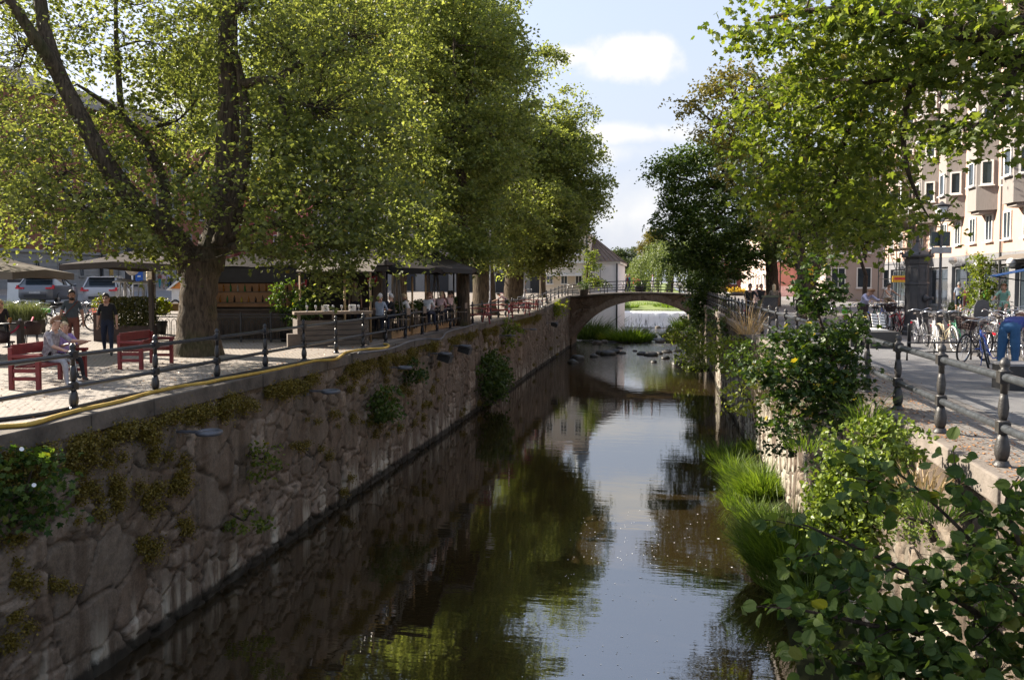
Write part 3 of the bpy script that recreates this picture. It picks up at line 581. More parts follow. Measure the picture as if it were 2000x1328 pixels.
# ================================================================ BUILDINGS
M_GLASS = mat('window_glass', (.03, .04, .05), .06, var=.3, scale=.7, spec=.9)
M_WHITE = mat('white_paint', (.72, .71, .68), .6, var=.06)
M_CREAM = mat('cream_plaster', (.26, .25, .235), .85, var=.1, scale=1.2, bump=.2)
M_ORANGE = mat('orange_plaster', (.22, .085, .05), .85, var=.12, scale=1, bump=.2)
M_PINK = mat('pink_plaster', (.47, .315, .25), .85, var=.08, scale=1.0, bump=.2, bscale=60)
M_WOODG = mat('grey_wood_cladding', (.24, .215, .20), .8, var=.2, scale=3, stretch=(30, 30, 1))
M_REDP = mat('red_plaster', (.36, .10, .09), .85, var=.12, scale=1, bump=.2)
M_GREY = mat('grey_stone_base', (.22, .22, .22), .85, var=.15, scale=3, bump=.3)
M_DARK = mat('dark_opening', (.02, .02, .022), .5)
M_IRON = mat('black_iron', (.012, .013, .016), .38, metal=0, var=.4, scale=14, spec=.6, bump=.15, bscale=90)
M_IRON2 = mat('brown_black_iron', (.035, .032, .03), .45, var=.5, scale=10, spec=.55, bump=.25, bscale=80)
M_GREEN = mat('green_shutter', (.02, .14, .10), .6)
M_ROOF = mat('brown_sheet_roof', (.16, .11, .075), .55, var=.2, scale=2)
M_DROOF = mat('dark_roof', (.03, .03, .032), .95, spec=.1)
M_BRASS = mat('gold_banner', (.35, .22, .05), .6)
def slab_win(parent, c, w, h, nx, mf=None, mg=None, d=.09, name='window', bars=1):
    """window standing 2-3 mm proud: nx = outward normal angle; frame with pane sub-part"""
    mb = MB(); f = .09
    for sx_ in (-1, 1): mb.box((sx_ * (w / 2 - f / 2), 0, 0), (f, d, h))
    for sz_ in (-1, 1): mb.box((0, 0, sz_ * (h / 2 - f / 2)), (w - 2 * f, d, f))
    for b in range(bars): mb.box((-w / 2 + w * (b + 1) / (bars + 1), .0, 0), (.05, d * .8, h - 2 * f))
    mb.box((0, -d * .6, -h / 2 - .03), (w + .16, d * 2.2, .06))
    o = mb.build(name, mf or M_WHITE, parent, c, nx)
    MB().box((0, d * .2, 0), (w - 2 * f + .004, .02, h - 2 * f + .004)).build('pane', mg or M_GLASS, o); return o
def copy_win(o, c):
    k = copy_tree(o, o.parent); k.location = c; return k

# -- pink block on the right with grey wooden bays
FX, FY0, FY1 = 17.0, 26.0, 67.0
pk = thing('apartment_building', (FX, 0, ZR), 'pink plaster apartment block with grey wooden bay windows and ground floor shops', 'building')
MB().bbox((0, FY0, 3.35), (12, FY1, 18.2)).build('wall', M_PINK, pk)
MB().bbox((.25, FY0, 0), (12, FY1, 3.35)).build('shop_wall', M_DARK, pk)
MB().bbox((-.35, FY0 - .3, 18.2), (12.4, FY1 + .3, 18.55)).build('cornice', M_WHITE, pk)
MB().prism([(-.2, FY0, 18.55), (12.2, FY0, 18.55), (6, FY0, 21)], (0, FY1 - FY0, 0)).build('roof', M_DROOF, pk)
mb = MB(); yb = FY0
piers = [26, 30.4, 34.8, 39.2, 43.6, 48, 52.4, 56.8, 61.2, 65.6]
for q in piers: mb.bbox((-.03, q - .35, .0), (.3, q + .35, 3.345))
mb.bbox((-.02, FY0, 2.75), (.245, FY1, 3.34)); mb.build('shop_pillars', mat('grey_shop_front', (.17, .17, .18), .7, var=.1), pk)
for a, b in zip(piers[:-1], piers[1:]):
    o = slab_win(pk, (.2, (a + b) / 2, 1.52), b - a - .75, 2.35, -PI / 2, mat('shop_frame', (.2, .21, .23), .5), name='shop_window', bars=1)
    MB().bbox((.1, a + .36, 0), (.24, b - .36, .3)).build('stall_riser', M_GREY, pk)
win0 = slab_win(pk, (-.02, 38.2, 4.7), .95, 1.45, -PI / 2); first = True; floors = [4.7, 7.5, 10.3, 13.1, 15.9]
bays = [33.0, 37.6, 42.2, 46.8, 51.4, 56.0, 60.6]
for k, z in enumerate(floors):
    for y in np.arange(28.2, 66, 2.3):
        if k > 0 and any(abs(y - b) < 1.35 for b in bays): continue
        if first: win0.location = (-.02, y, z); first = False
        else: copy_win(win0, (-.02, y, z))
bay0 = None
for b in bays:
    bo = thing('bay_window', (0, b, 5.6), None, None); bo.parent = pk
    mb = MB(); D, wA, wB, H = .85, 1.15, .62, 12.3; pl = [(0, -wA), (-D, -wB), (-D, wB), (0, wA)]
    mb.prism([(x + .002, y, 0) for x, y in pl], (0, 0, H)); mb.prism([(0, -wA * .8, -.003), (-D * .8, -wB * .9, -.003), (-D * .8, wB * .9, -.003), (0, wA * .8, -.003)], (0, 0, -.16))
    mb.build('cladding', M_WOODG, bo)
    for k in range(4):
        z = 1.95 + 2.8 * k; slab_win(bo, (-D - .02, 0, z), .82, 1.3, -PI / 2, bars=0)
        an = math.atan2(D, wA - wB)
        for s in (-1, 1): slab_win(bo, (-D / 2 - .015, s * (wA + wB) / 2 + s * .015, z), .6, 1.3, -PI / 2 - s * (PI / 2 - math.atan2(wA - wB, D)), bars=0)
for y in (29.5, 45, 58.5): MB().tube([(-.08, y, .2), (-.08, y, 18)], .05).build('downpipe', M_GREY, pk)
# scaffold in front of the far end
sc = thing('scaffold', (FX - 1.9, 0, ZR), 'thin steel scaffold tower in front of the pink block', 'scaffold'); mb = MB(); me = MB()
for y in (56, 58.6, 61.2):
    for x in (0, 1.2): mb.tube([(x, y, 0), (x, y, 10.5)], .035, 6)
for z in (2, 4, 6, 8, 10):
    for x in (0, 1.2): mb.tube([(x, 56, z + 1), (x, 61.2, z + 1)], .028, 5)
    me.bbox((0, 56, z), (1.2, 61.2, z + .05))
for z in (0, 2, 4, 6, 8): mb.tube([(0, 56, z), (0, 58.6, z + 2)], .025, 5); mb.tube([(0, 61.2, z), (0, 58.6, z + 2)], .025, 5)
mb.build('pole', mat('galvanised_steel', (.25, .26, .27), .4, metal=.7), sc); me.build('platform', mat('scaffold_board', (.3, .24, .16), .8), sc)

def house(name, lo, hi, label, mw, face, rows, cols, wsz, z0, dz, roofm, cat='building', hip=False, base=None, gf=None):
    """plain block: face = '-y' / '+x' / '-x' is the side the windows are on"""
    h = thing(name, (lo[0], lo[1], lo[2]), label, cat); L = [b - a for a, b in zip(lo, hi)]
    MB().bbox((0, 0, 0), L).build('wall', mw, h)
    MB().bbox((-.25, -.25, L[2]), (L[0] + .25, L[1] + .25, L[2] + .25)).build('cornice', M_WHITE, h)
    r = MB(); a, b = L[0], L[1]
    if a > b: r.add([(-.3, -.3, L[2] + .25), (a + .3, -.3, L[2] + .25), (a + .3, b + .3, L[2] + .25), (-.3, b + .3, L[2] + .25), (b / 2, b / 2, L[2] + b * .32), (a - b / 2, b / 2, L[2] + b * .32)], [(0, 1, 5, 4), (1, 2, 5), (2, 3, 4, 5), (3, 0, 4), (3, 2, 1, 0)])
    else: r.add([(-.3, -.3, L[2] + .25), (a + .3, -.3, L[2] + .25), (a + .3, b + .3, L[2] + .25), (-.3, b + .3, L[2] + .25), (a / 2, a / 2, L[2] + a * .32), (a / 2, b - a / 2, L[2] + a * .32)], [(0, 1, 4), (1, 2, 5, 4), (2, 3, 5), (3, 0, 4, 5), (3, 2, 1, 0)])
    r.build('roof', roofm, h); w0 = None
    span = L[0] if face == '-y' else L[1]
    if gf is not None:
        d = {'-y': ((-.02, -.03, 0), (L[0] + .02, .0, gf[0])), '+x': ((L[0], -.02, 0), (L[0] + .03, L[1] + .02, gf[0])), '-x': ((-.03, -.02, 0), (0, L[1] + .02, gf[0]))}[face]
        MB().bbox(*d).build('ground_floor', gf[1], h)
    for k in range(rows):
        for j in range(cols):
            u = span * (j + .5) / cols; z = z0 + dz * k
            c = {'-y': (u, -.02, z), '+x': (L[0] + .02, u, z), '-x': (-.02, u, z)}[face]; an = {'-y': 0, '+x': PI / 2, '-x': -PI / 2}[face]
            if w0 is None: w0 = slab_win(h, c, wsz[0], wsz[1], an)
            else: copy_win(w0, c)
    return h
# -- orange building far left across the plaza
zo = 5.5
ob = thing('town_building', (-60, 0, zo), 'orange plaster town building with cream rusticated ground floor and a tall dark doorway', 'building')
OY0, OY1 = 34, 104
MB().bbox((-14, OY0, 3.9), (0, OY1, 19)).build('wall', M_ORANGE, ob)
mb = MB(); mb.bbox((-14, OY0, .9), (.12, OY1, 3.6))
for z in (1.35, 1.8, 2.25, 2.7, 3.15): mb.bbox((.12, OY0, z + .03), (.16, OY1, z + .40))
mb.build('ground_floor', M_CREAM, ob)
MB().bbox((-14, OY0, -1), (.2, OY1, .898)).build('plinth', M_GREY, ob)
MB().bbox((-14, OY0 - .1, 3.602), (.4, OY1 + .1, 3.898)).build('string_course', M_CREAM, ob)
MB().bbox((-14.3, OY0 - .3, 19), (.6, OY1 + .3, 19.6)).build('cornice', M_CREAM, ob)
MB().prism([(-14.4, OY0, 19.6), (.5, OY0, 19.6), (-7, OY0, 23)], (0, OY1 - OY0, 0)).build('roof', M_DROOF, ob)
w1 = slab_win(ob, (.03, 40, 6), 1.25, 2.5, PI / 2, M_CREAM); sh = MB().box((0, .06, -.95), (1.02, .02, .55)).build('green_panel', M_GREEN, w1); first = True
for z in (5.7, 10.0, 14.4):
    for y in np.arange(36, 103, 3.0):
        if abs(y - 81.3) < 1.4 and z < 6: continue
        if first: w1.location = (.03, y, z); first = False
        else: copy_win(w1, (.03, y, z))
w2 = slab_win(ob, (.17, 40, 2.0), .7, 1.4, PI / 2, M_CREAM); first = True
for y in np.arange(37.5, 103, 3.0):
    if abs(y - 81.3) < 3.2: continue
    if first: w2.location = (.17, y, 2.0); first = False
    else: copy_win(w2, (.17, y, 2.0))
dr = MB().bbox((.17, 80.3, 0), (.3, 82.3, 5.6)).build('door', mat('dark_oak_door', (.03, .028, .03), .6, var=.4, scale=4), ob)
MB().bbox((.301, 80.6, 3.3), (.33, 82.0, 5.3)).build('fanlight', M_GLASS, dr)
for y in (79.5, 83.1): MB().lathe([(.42, -.3), (.42, .6), (.36, .7), (.36, 5.4), (.46, 5.6), (.46, 5.9)], 14, (.35, y, 0)).build('column', M_CREAM, ob)
MB().bbox((.15, 78.9, 5.9), (.9, 83.7, 6.5)).build('portal_lintel', M_CREAM, ob)
for y in (78.0, 84.6): MB().bbox((.17, y - .28, 1.5), (.24, y + .28, 3.9)).build('banner', M_BRASS, ob)
for y in (76.2, 88.5): MB().tube([(.35, y, 0), (.35, y, 3.1), (.55, y, 3.7), (.35, y, 4.3), (.35, y, 18.8)], .09).build('downpipe', M_DARK, ob)
# -- red shop building closing the square, with a pale sign band
a = W(262, 520, 118); b = W(455, 520, 108)
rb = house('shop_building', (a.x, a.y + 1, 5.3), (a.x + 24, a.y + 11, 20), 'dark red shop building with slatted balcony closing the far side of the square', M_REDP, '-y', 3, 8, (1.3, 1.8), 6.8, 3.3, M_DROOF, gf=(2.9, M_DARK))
MB().bbox((0, -.25, 2.9), (24, -.035, 3.8)).build('sign_band', mat('pale_sign_band', (.45, .43, .5), .7), rb)
mb = MB()
for k in range(80): mb.bbox((k * .3, -.3, 3.85), (k * .3 + .12, -.24, 4.9))
mb.bbox((0, -.32, 4.9), (24, -.22, 5.0)); mb.build('balcony_slats', M_REDP, rb)
# -- long cream building behind the trees and terrace
a = W(790, 540, 98); b = W(1108, 540, 92)
cbm = house('plaza_building', (a.x - 12, a.y, 4.9), (b.x - 2, a.y + 10, 16), 'long cream building with dark shop openings behind the linden trees', mat('pale_pink_plaster', (.30, .25, .225), .85, var=.08, scale=1), '-y', 3, 9, (1.2, 1.7), 5.0, 3.2, M_ROOF, gf=(3.1, M_CREAM))
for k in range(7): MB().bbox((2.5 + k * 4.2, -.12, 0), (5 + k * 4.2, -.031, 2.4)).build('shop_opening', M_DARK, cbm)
# -- cream house and white mill house by the bridge
a = W(1060, 540, 88); b = W(1146, 540, 88)
ch = house('cream_house', (a.x, a.y, 4.0), (b.x, a.y + 9, 11.4), 'narrow cream house with moulded cornice at the end of the bridge', mat('warm_cream_plaster', (.62, .55, .45), .85, var=.06, scale=1), '-y', 2, 3, (.8, 1.2), 2.6, 3.2, M_ROOF)
MB().bbox((-.1, -.12, 4.3), (b.x - a.x + .1, 0, 4.6)).build('string_course', M_WHITE, ch)
MB().bbox((-.05, -.9, 2.9), (b.x - a.x - .4, -.02, 3.1)).build('porch_roof', M_WHITE, ch)
MB().tube([(b.x - a.x + .1, -.12, 0), (b.x - a.x + .1, -.12, 7.2)], .09).build('downpipe', M_DARK, ch)
tw = MB(); tw.lathe([(.95, 0), (.95, 1.4), (1.15, 1.5), (.7, 2.3), (.3, 3.4), (.05, 4.6)], 8, (b.x - a.x - .7, 1.6, 7.6)); tw.build('roof_turret', mat('copper_grey', (.2, .25, .3), .5), ch)
a = W(1146, 540, 92); b = W(1208, 540, 92)
wh = thing('mill_house', (a.x, a.y, 0), 'white rendered mill house with brown hipped metal roof rising from the river', 'building'); w = b.x - a.x
MB().bbox((-2, 0, -.3), (w, 16, 8.35)).build('wall', mat('white_render', (.78, .77, .76), .8, var=.05, scale=1), wh)
MB().bbox((-2.2, -.15, 8.35), (w + .25, 16.2, 8.6)).build('eaves', M_WHITE, wh)
mb = MB(); mb.add([(-2.4, -.3, 8.6), (w + .4, -.3, 8.6), (w + .4, 16.3, 8.6), (-2.4, 16.3, 8.6), (-2.4, 4.5, 12.2), (w - 4.0, 4.5, 12.2), (w - 4.0, 12, 12.2), (-2.4, 12, 12.2)],
                  [(0, 1, 5, 4), (1, 2, 6, 5), (2, 3, 7, 6), (4, 5, 6, 7), (3, 0, 4, 7), (3, 2, 1, 0)])
for k in range(12):
    f = k / 11; x = -2.4 + (w + 2.8) * f; xt = min(x, w - 4.0 + .0); mb.bar((x, -.3, 8.63), (xt if x < w - 4 else w - 4.0, 4.5 if x < w - 4 else 4.5, 12.22), .05, .08)
for k in range(9):
    y0 = 1 + k * 1.8; mb.bar((w + .4, y0, 8.63), (w - 4.0, min(max(y0, 4.5), 12), 12.22), .05, .08)
mb.build('roof', M_ROOF, wh)
slab_win(wh, (1.0, -.02, 6.2), .9, .9, 0, M_DARK, bars=1)
MB().tube([(w - .15, -.12, -.2), (w - .15, -.12, 8.4)], .08).build('downpipe', M_DARK, wh)
MB().bbox((w - 2.05, -.03, 4.0), (w - 2.0, 0, 8.3)).build('wall_seam', M_GREY, wh)
# -- houses further along the right quay
a = W(1612, 540, 74)
h2 = house('cream_corner_house', (a.x, a.y, ZR), (a.x + 9, a.y + 10, 17), 'pale plaster corner house with a tall small paned window past the scaffold', mat('pale_plaster', (.38, .31, .27), .85, var=.06, scale=1), '-y', 4, 4, (1.3, 1.9), 2.2, 3.2, M_DROOF)
a = W(1512, 540, 98)
h3 = house('red_corner_house', (a.x, a.y, ZR), (a.x + 3.0, a.y + 8, 15), 'dull red plaster house between the two right tree trunks', mat('dull_red_plaster', (.40, .15, .12), .85, var=.1, scale=1), '-y', 3, 2, (.9, 1.3), 5.0, 3.0, M_DROOF, gf=(1.3, mat('pink_base', (.6, .36, .34), .8)))
h4 = house('white_gable_house', (a.x + 3.05, a.y - 6, ZR), (a.x + 9, a.y + 6, 16), 'white house end seen in the gap beside the leaning tree trunk', M_WHITE, '-y', 3, 2, (1, 1.4), 4.5, 3.0, M_DROOF)
a = W(1470, 540, 104); b = W(1444, 540, 140)
h5 = house('sunlit_row_house', (12.6, 104, ZR), (22, 138, 12.5), 'sunlit pink and cream row house along the far right quay', mat('sunlit_pink_plaster', (.5, .37, .30), .85, var=.05, scale=1), '-x', 2, 10, (1.1, 1.6), 2.0, 3.4, M_ROOF)
h6 = house('brick_house', (9.0, 150, ZR), (20, 160, 11), 'dark red brick house at the far end of the right quay', mat('red_brick', (.3, .09, .06), .85, var=.2, scale=5), '-y', 2, 5, (1.1, 1.6), 2.2, 3.2, M_DROOF)
# ================================================================ TREES AND PLANTS
def wp(l): return [W(a, b, c) for a, b, c in l]
def WB(l): return [(np.array(W(a, b, c)), np.array(r, float), n) for a, b, c, r, n in l]
# big forked linden on the plaza
base = GL(386, 692); D0 = 22.6
limbs = [
 (wp([(386, 700, D0), (386, 655, D0), (386, 600, D0), (390, 545, D0), (398, 505, D0)]), [.80, .58, .50, .50, .54]),
 (wp([(405, 520, D0), (428, 440, D0 + .2), (442, 330, D0 + .3), (447, 200, D0 + .3), (446, 80, D0 + .4), (446, -60, D0 + .5), (452, -260, D0 + 1)]), [.46, .36, .33, .30, .27, .23, .14]),
 (wp([(432, 480, D0 - .2), (466, 380, D0 - .3), (481, 280, D0 - .2), (476, 190, D0), (462, 110, D0 + .2)]), [.28, .19, .17, .14, .08]),
 (wp([(376, 530, D0), (352, 480, D0 - .1), (300, 428, D0 - .4), (240, 368, D0 - .8), (190, 290, D0 - 1), (150, 215, D0 - 1), (108, 130, D0 - 1), (86, 50, D0 - .8), (72, -60, D0 - .6), (60, -200, D0)]), [.4, .34, .30, .27, .24, .22, .21, .18, .14, .08]),
 (wp([(120, 155, D0 - 1), (75, 85, D0 - 1.6), (25, 10, D0 - 2), (-20, -60, D0 - 2.4)]), [.2, .16, .13, .08]),
 (wp([(322, 450, D0 - .3), (318, 360, D0 + .5), (285, 285, D0 + .8), (232, 222, D0 + .6), (150, 165, D0 - .3)]), [.2, .17, .15, .1, .03]),
 (wp([(238, 232, D0 + .6), (230, 130, D0 + .9), (226, 40, D0 + 1), (228, -60, D0 + 1.4)]), [.1, .08, .06, .04]),
 (wp([(478, 165, D0 - .1), (512, 158, D0 - .5), (538, 166, D0 - .8), (552, 215, D0 - 1.2), (562, 272, D0 - 1.5)]), [.14, .13, .12, .09, .05]),
 (wp([(535, 160, D0 - .8), (600, 118, D0 - 1), (690, 92, D0 - 1.3)]), [.11, .08, .04]),
 (wp([(448, 440, D0), (500, 405, D0 - .6), (560, 392, D0 - 1), (640, 400, D0 - 1.2)]), [.2, .15, .1, .04]),
 (wp([(440, 470, D0), (500, 446, D0 - .8), (590, 432, D0 - 1.5)]), [.16, .12, .05]),
 (wp([(432, 490, D0), (480, 482, D0 - .6), (540, 497, D0 - 1), (562, 472, D0 - 1.2)]), [.18, .14, .1, .05]),
 (wp([(215, 378, D0 - .8), (160, 384, D0 - 1.2), (85, 412, D0 - 1.6)]), [.12, .1, .04]),
 (wp([(348, 355, D0), (390, 320, D0 - .4), (410, 290, D0 - .8)]), [.08, .06, .03]),
 (wp([(455, 30, D0), (500, -20, D0 - .5), (580, -90, D0 - 1)]), [.12, .09, .05])]
blobs = WB([(40, 395, 21, (3.6, 3, 1.5), 74), (175, 415, 20, (2.6, 2.4, 1.0), 52), (-90, 330, 21, (3, 3, 2.5), 40), (20, 270, 22, (2.6, 3, 1.7), 60), (130, 335, 20.5, (2.4, 2.4, 1.4), 46),
  (40, 130, 22, (2.6, 3, 2.2), 66), (-60, 40, 23, (3, 3, 3), 50), (140, 60, 24, (1.8, 2, 1.6), 34), (195, 250, 23.5, (1.5, 1.8, .8), 16), (250, 75, 24, (1.2, 1.6, 1.2), 20), (330, 95, 24, (1.5, 2, 1.5), 40), (300, 0, 24, (1.8, 2, 1.0), 26),
  (330, 240, 23, (1.3, 1.6, 1.3), 30), (270, 320, 23, (1.6, 1.8, 1.0), 34), (380, 200, 24, (1.1, 1.5, 2.2), 34), (390, 30, 22, (1.4, 1.8, 1.6), 36), (350, 400, 20.6, (1.3, 1.5, .9), 26), (420, 380, 20.6, (.9, 1, .8), 14),
  (560, 90, 21.5, (2.2, 3, 2), 84), (640, 215, 21.5, (2.4, 3, 2), 96), (545, 320, 21, (1.8, 2.4, 1.5), 66), (640, 375, 20.6, (2.4, 2.4, 1.3), 84), (720, 300, 22, (2.2, 2.4, 1.8), 66), (560, 440, 20.6, (1.7, 2, .7), 36),
  (690, 470, 21, (1.9, 2.4, .8), 46), (700, 80, 23, (2.4, 3, 2.2), 74), (480, 20, 21.5, (1.3, 2, 1.6), 36), (560, -90, 23, (3, 3, 1.8), 46), (350, -110, 24, (3, 3, 1.8), 40), (120, -110, 24, (3, 3, 1.8), 36), (720, -90, 24, (2.6, 3, 2), 44), (500, 245, 21, (1, 1.4, 1.4), 26),
  (670, 540, 21, (.55, .7, .55), 8), (620, 490, 20.4, (.9, 1, .5), 12), (320, 470, 20.6, (.6, .8, .5), 10), (470, 470, 20.8, (.7, .8, .4), 9), (345, 505, 21, (.55, .5, .45), 10), (250, 440, 20.2, (1.2, 1.2, .5), 18), (700, 440, 20, (1.2, 1.4, .5), 20)])
tree('linden_tree', base, 'huge linden with forked mossy trunk standing beside the red benches', 'linden trees along the plaza', limbs, blobs, 42, .46, .13, L_LIND, BARK, 'kite', 18, .8, bare=(0, 1, 2, 3, 4, 5, 7))

def upright(name, base, lean, H, cz, R0, hz_, label, group, leaf, bark, r=.5, nb=22, nsp=30, per=36, spray=.6, size=.16, seed=1, fork=.35, rb=.36, tmpl='kite', low=.05, more=()):
    """single-trunk street tree with limbs running into an irregular crown; lean = crown offset"""
    g = np.random.default_rng(seed); b = np.array(base, float); c = b + np.array([lean[0], lean[1], cz]); fk = b + np.array([lean[0] * .3, lean[1] * .3, H * fork])
    limbs = [([b + [0, 0, -.1], b + (fk - b) * .12, b + (fk - b) * .55 + g.normal(size=3) * .08, fk], [r * 1.35, r, r * .86, r * .8]),
             ([fk, (fk + c) / 2 + g.normal(size=3) * .3, c, c + [lean[0] * .2, lean[1] * .2, hz_ * .75]], [r * .7, r * .5, r * .32, r * .1])]
    for i in range(7):
        a = 2 * PI * i / 7 + g.uniform(-.3, .3); e = c + np.array([math.cos(a) * R0 * .62, math.sin(a) * R0 * .62, g.uniform(-.5, .45) * hz_]); s = fk + (c - fk) * g.uniform(0, .7)
        limbs.append(([s, (s + e) / 2 + [0, 0, .5], e], [r * .42, r * .26, r * .08]))
    bl = rand_crown(c, R0, hz_, nb, nsp, rb, seed, low) + list(more)
    return tree(name, base, label, group, limbs, bl, per, spray, size, leaf, bark, tmpl, 12, .35)
GRP = 'linden trees along the plaza'
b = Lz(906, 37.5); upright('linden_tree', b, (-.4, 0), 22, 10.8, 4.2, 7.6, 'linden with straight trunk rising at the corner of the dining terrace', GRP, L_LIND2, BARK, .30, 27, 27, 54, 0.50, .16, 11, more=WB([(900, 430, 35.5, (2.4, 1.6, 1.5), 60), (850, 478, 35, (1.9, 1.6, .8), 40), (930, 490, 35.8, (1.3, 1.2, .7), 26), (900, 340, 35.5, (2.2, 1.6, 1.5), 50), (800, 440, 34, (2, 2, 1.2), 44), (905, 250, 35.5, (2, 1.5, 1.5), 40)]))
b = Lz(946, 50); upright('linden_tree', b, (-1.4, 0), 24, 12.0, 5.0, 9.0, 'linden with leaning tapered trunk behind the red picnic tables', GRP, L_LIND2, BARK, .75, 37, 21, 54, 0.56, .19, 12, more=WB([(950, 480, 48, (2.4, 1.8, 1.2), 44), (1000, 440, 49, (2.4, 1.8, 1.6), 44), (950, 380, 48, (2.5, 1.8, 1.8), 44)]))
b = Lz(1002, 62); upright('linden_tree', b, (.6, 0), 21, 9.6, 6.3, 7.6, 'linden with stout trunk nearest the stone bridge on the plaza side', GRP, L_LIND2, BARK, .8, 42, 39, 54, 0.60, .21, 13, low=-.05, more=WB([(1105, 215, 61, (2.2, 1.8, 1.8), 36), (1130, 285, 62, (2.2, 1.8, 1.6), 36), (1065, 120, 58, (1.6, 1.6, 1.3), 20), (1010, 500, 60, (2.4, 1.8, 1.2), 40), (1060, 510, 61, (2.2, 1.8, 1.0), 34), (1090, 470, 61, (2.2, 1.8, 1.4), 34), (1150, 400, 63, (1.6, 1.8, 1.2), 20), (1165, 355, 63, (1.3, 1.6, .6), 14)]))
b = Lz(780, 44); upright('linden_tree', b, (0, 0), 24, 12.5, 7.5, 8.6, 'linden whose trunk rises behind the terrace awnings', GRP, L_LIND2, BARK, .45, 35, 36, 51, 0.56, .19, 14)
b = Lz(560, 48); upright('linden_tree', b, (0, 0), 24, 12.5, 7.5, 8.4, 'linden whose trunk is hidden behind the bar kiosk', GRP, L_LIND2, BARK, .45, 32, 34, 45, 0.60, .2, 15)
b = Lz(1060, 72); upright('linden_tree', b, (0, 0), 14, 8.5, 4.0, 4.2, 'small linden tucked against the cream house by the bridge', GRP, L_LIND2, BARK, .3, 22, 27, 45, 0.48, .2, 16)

b = Vector((-19.5, 7.5, ZL)); b.z = zlf(b.x, b.y); upright('linden_tree', b, (0, 0), 22, 13, 6.6, 7.5, 'linden standing just outside the frame beyond the cafe parasol', GRP, L_LIND2, BARK, .5, 22, 26, 28, 0.72, .18, 18)
# near maple at the right, trunk outside the frame; its branches sweep over the path
base = Vector((10.6, 12.0, ZR))
limbs = [([base, base + Vector((-.1, .3, 3)), base + Vector((-.5, 1, 6.5)), W(1990, 20, 13)], [.6, .5, .4, .2]),
 (wp([(2100, 150, 12.5), (1980, 120, 12.5), (1880, 90, 12.8), (1790, 135, 13.2), (1690, 165, 14), (1590, 215, 15)]), [.16, .13, .1, .08, .05, .03]),
 (wp([(2080, 20, 12), (1900, 70, 12), (1740, 30, 12.5), (1600, 20, 13), (1480, 40, 13.5)]), [.16, .1, .07, .05, .02]),
 (wp([(1790, 135, 13.2), (1765, 240, 13.6), (1772, 330, 14), (1800, 400, 14.4), (1815, 425, 14.5)]), [.07, .05, .04, .02, .01]),
 (wp([(1700, 165, 14), (1640, 300, 16), (1620, 400, 17), (1560, 470, 17.5)]), [.07, .05, .035, .015]),
 (wp([(1980, 120, 12.5), (1960, 200, 12), (1900, 250, 11.6)]), [.08, .05, .02]),
 (wp([(1765, 250, 13.6), (1880, 245, 12.4), (1940, 240, 12)]), [.04, .03, .015]),
 (wp([(1690, 165, 14), (1560, 150, 15.5), (1480, 190, 16)]), [.05, .04, .015])]
blobs = WB([(1900, 30, 12, (1.7, 1.6, .75), 56), (1980, 110, 12, (1.2, 1.4, .65), 32), (1760, 50, 12.6, (1.2, 1.4, .7), 52), (1620, 50, 13.4, (1.0, 1.2, .55), 40), (1500, 45, 13.6, (.65, 1, .38), 24), (1700, 140, 13.6, (1.2, 1.2, .6), 48), (1840, 165, 12.6, (1.0, 1.2, .35), 13),
  (1945, 205, 11.8, (.7, 1, .3), 9), (1580, 175, 15, (1.2, 1.2, .65), 46), (1840, 250, 12.4, (.8, .9, .25), 12), (1900, 270, 12, (.6, .7, .2), 10), (1990, 240, 12, (.5, .7, .25), 8), (1480, 220, 16, (.75, 1, .6), 28), (1700, 230, 14.6, (1.0, 1.2, .7), 46),
  (1560, 280, 16, (1.3, 1.2, .8), 60), (1660, 320, 16.5, (1.2, 1.2, .8), 56), (1490, 330, 17, (.75, 1, .7), 34), (1560, 400, 17.5, (1.15, 1.1, .75), 48), (1660, 420, 17, (1.0, 1, .6), 38), (1720, 380, 15.5, (.6, .8, .6), 22), (1740, 290, 15, (.6, .8, .6), 15),
  (1600, 490, 18, (.7, .8, .4), 16), (1800, 400, 14.4, (.32, .35, .2), 7), (1740, 445, 16, (.4, .5, .35), 9), (1680, 120, 16, (1.5, 1.6, 1.0), 36), (2080, 60, 12, (1.4, 1.6, 1.4), 50), (1800, -60, 12.5, (2, 2, .8), 50), (1620, -60, 14, (1.6, 2, .6), 36), (2120, 200, 12, (1, 1.4, .9), 20)])
tree('maple_tree', base, 'near maple whose sunlit yellow green branches sweep across the upper part over the path', 'maples along the right quay', limbs, blobs, 16, .38, .112, L_MAPLE, BARK2, 'maple', 12, .8, up=.55, droop=.45, twr=.022)
# leaning trunk tree, sparse drying crown on top
base = Rz(1578, 38); D1 = 38
limbs = [(wp([(1578, 632, D1), (1576, 600, D1), (1574, 560, D1), (1582, 520, D1)]), [.62, .5, .45, .42]),
 (wp([(1578, 545, D1), (1598, 500, D1), (1598, 450, D1), (1580, 380, D1), (1560, 250, D1 + 1), (1540, 120, D1 + 1)]), [.38, .36, .32, .26, .18, .06]),
 (wp([(1574, 560, D1), (1562, 500, D1 + .5), (1545, 420, D1 + 1), (1490, 300, D1 + 2), (1440, 200, D1 + 2), (1410, 140, D1 + 2)]), [.3, .26, .2, .14, .1, .03]),
 (wp([(1490, 300, D1 + 2), (1420, 260, D1 + 2), (1350, 205, D1 + 2), (1325, 195, D1 + 2)]), [.1, .07, .04, .015]),
 (wp([(1580, 400, D1), (1650, 330, D1), (1700, 260, D1)]), [.14, .1, .05])]
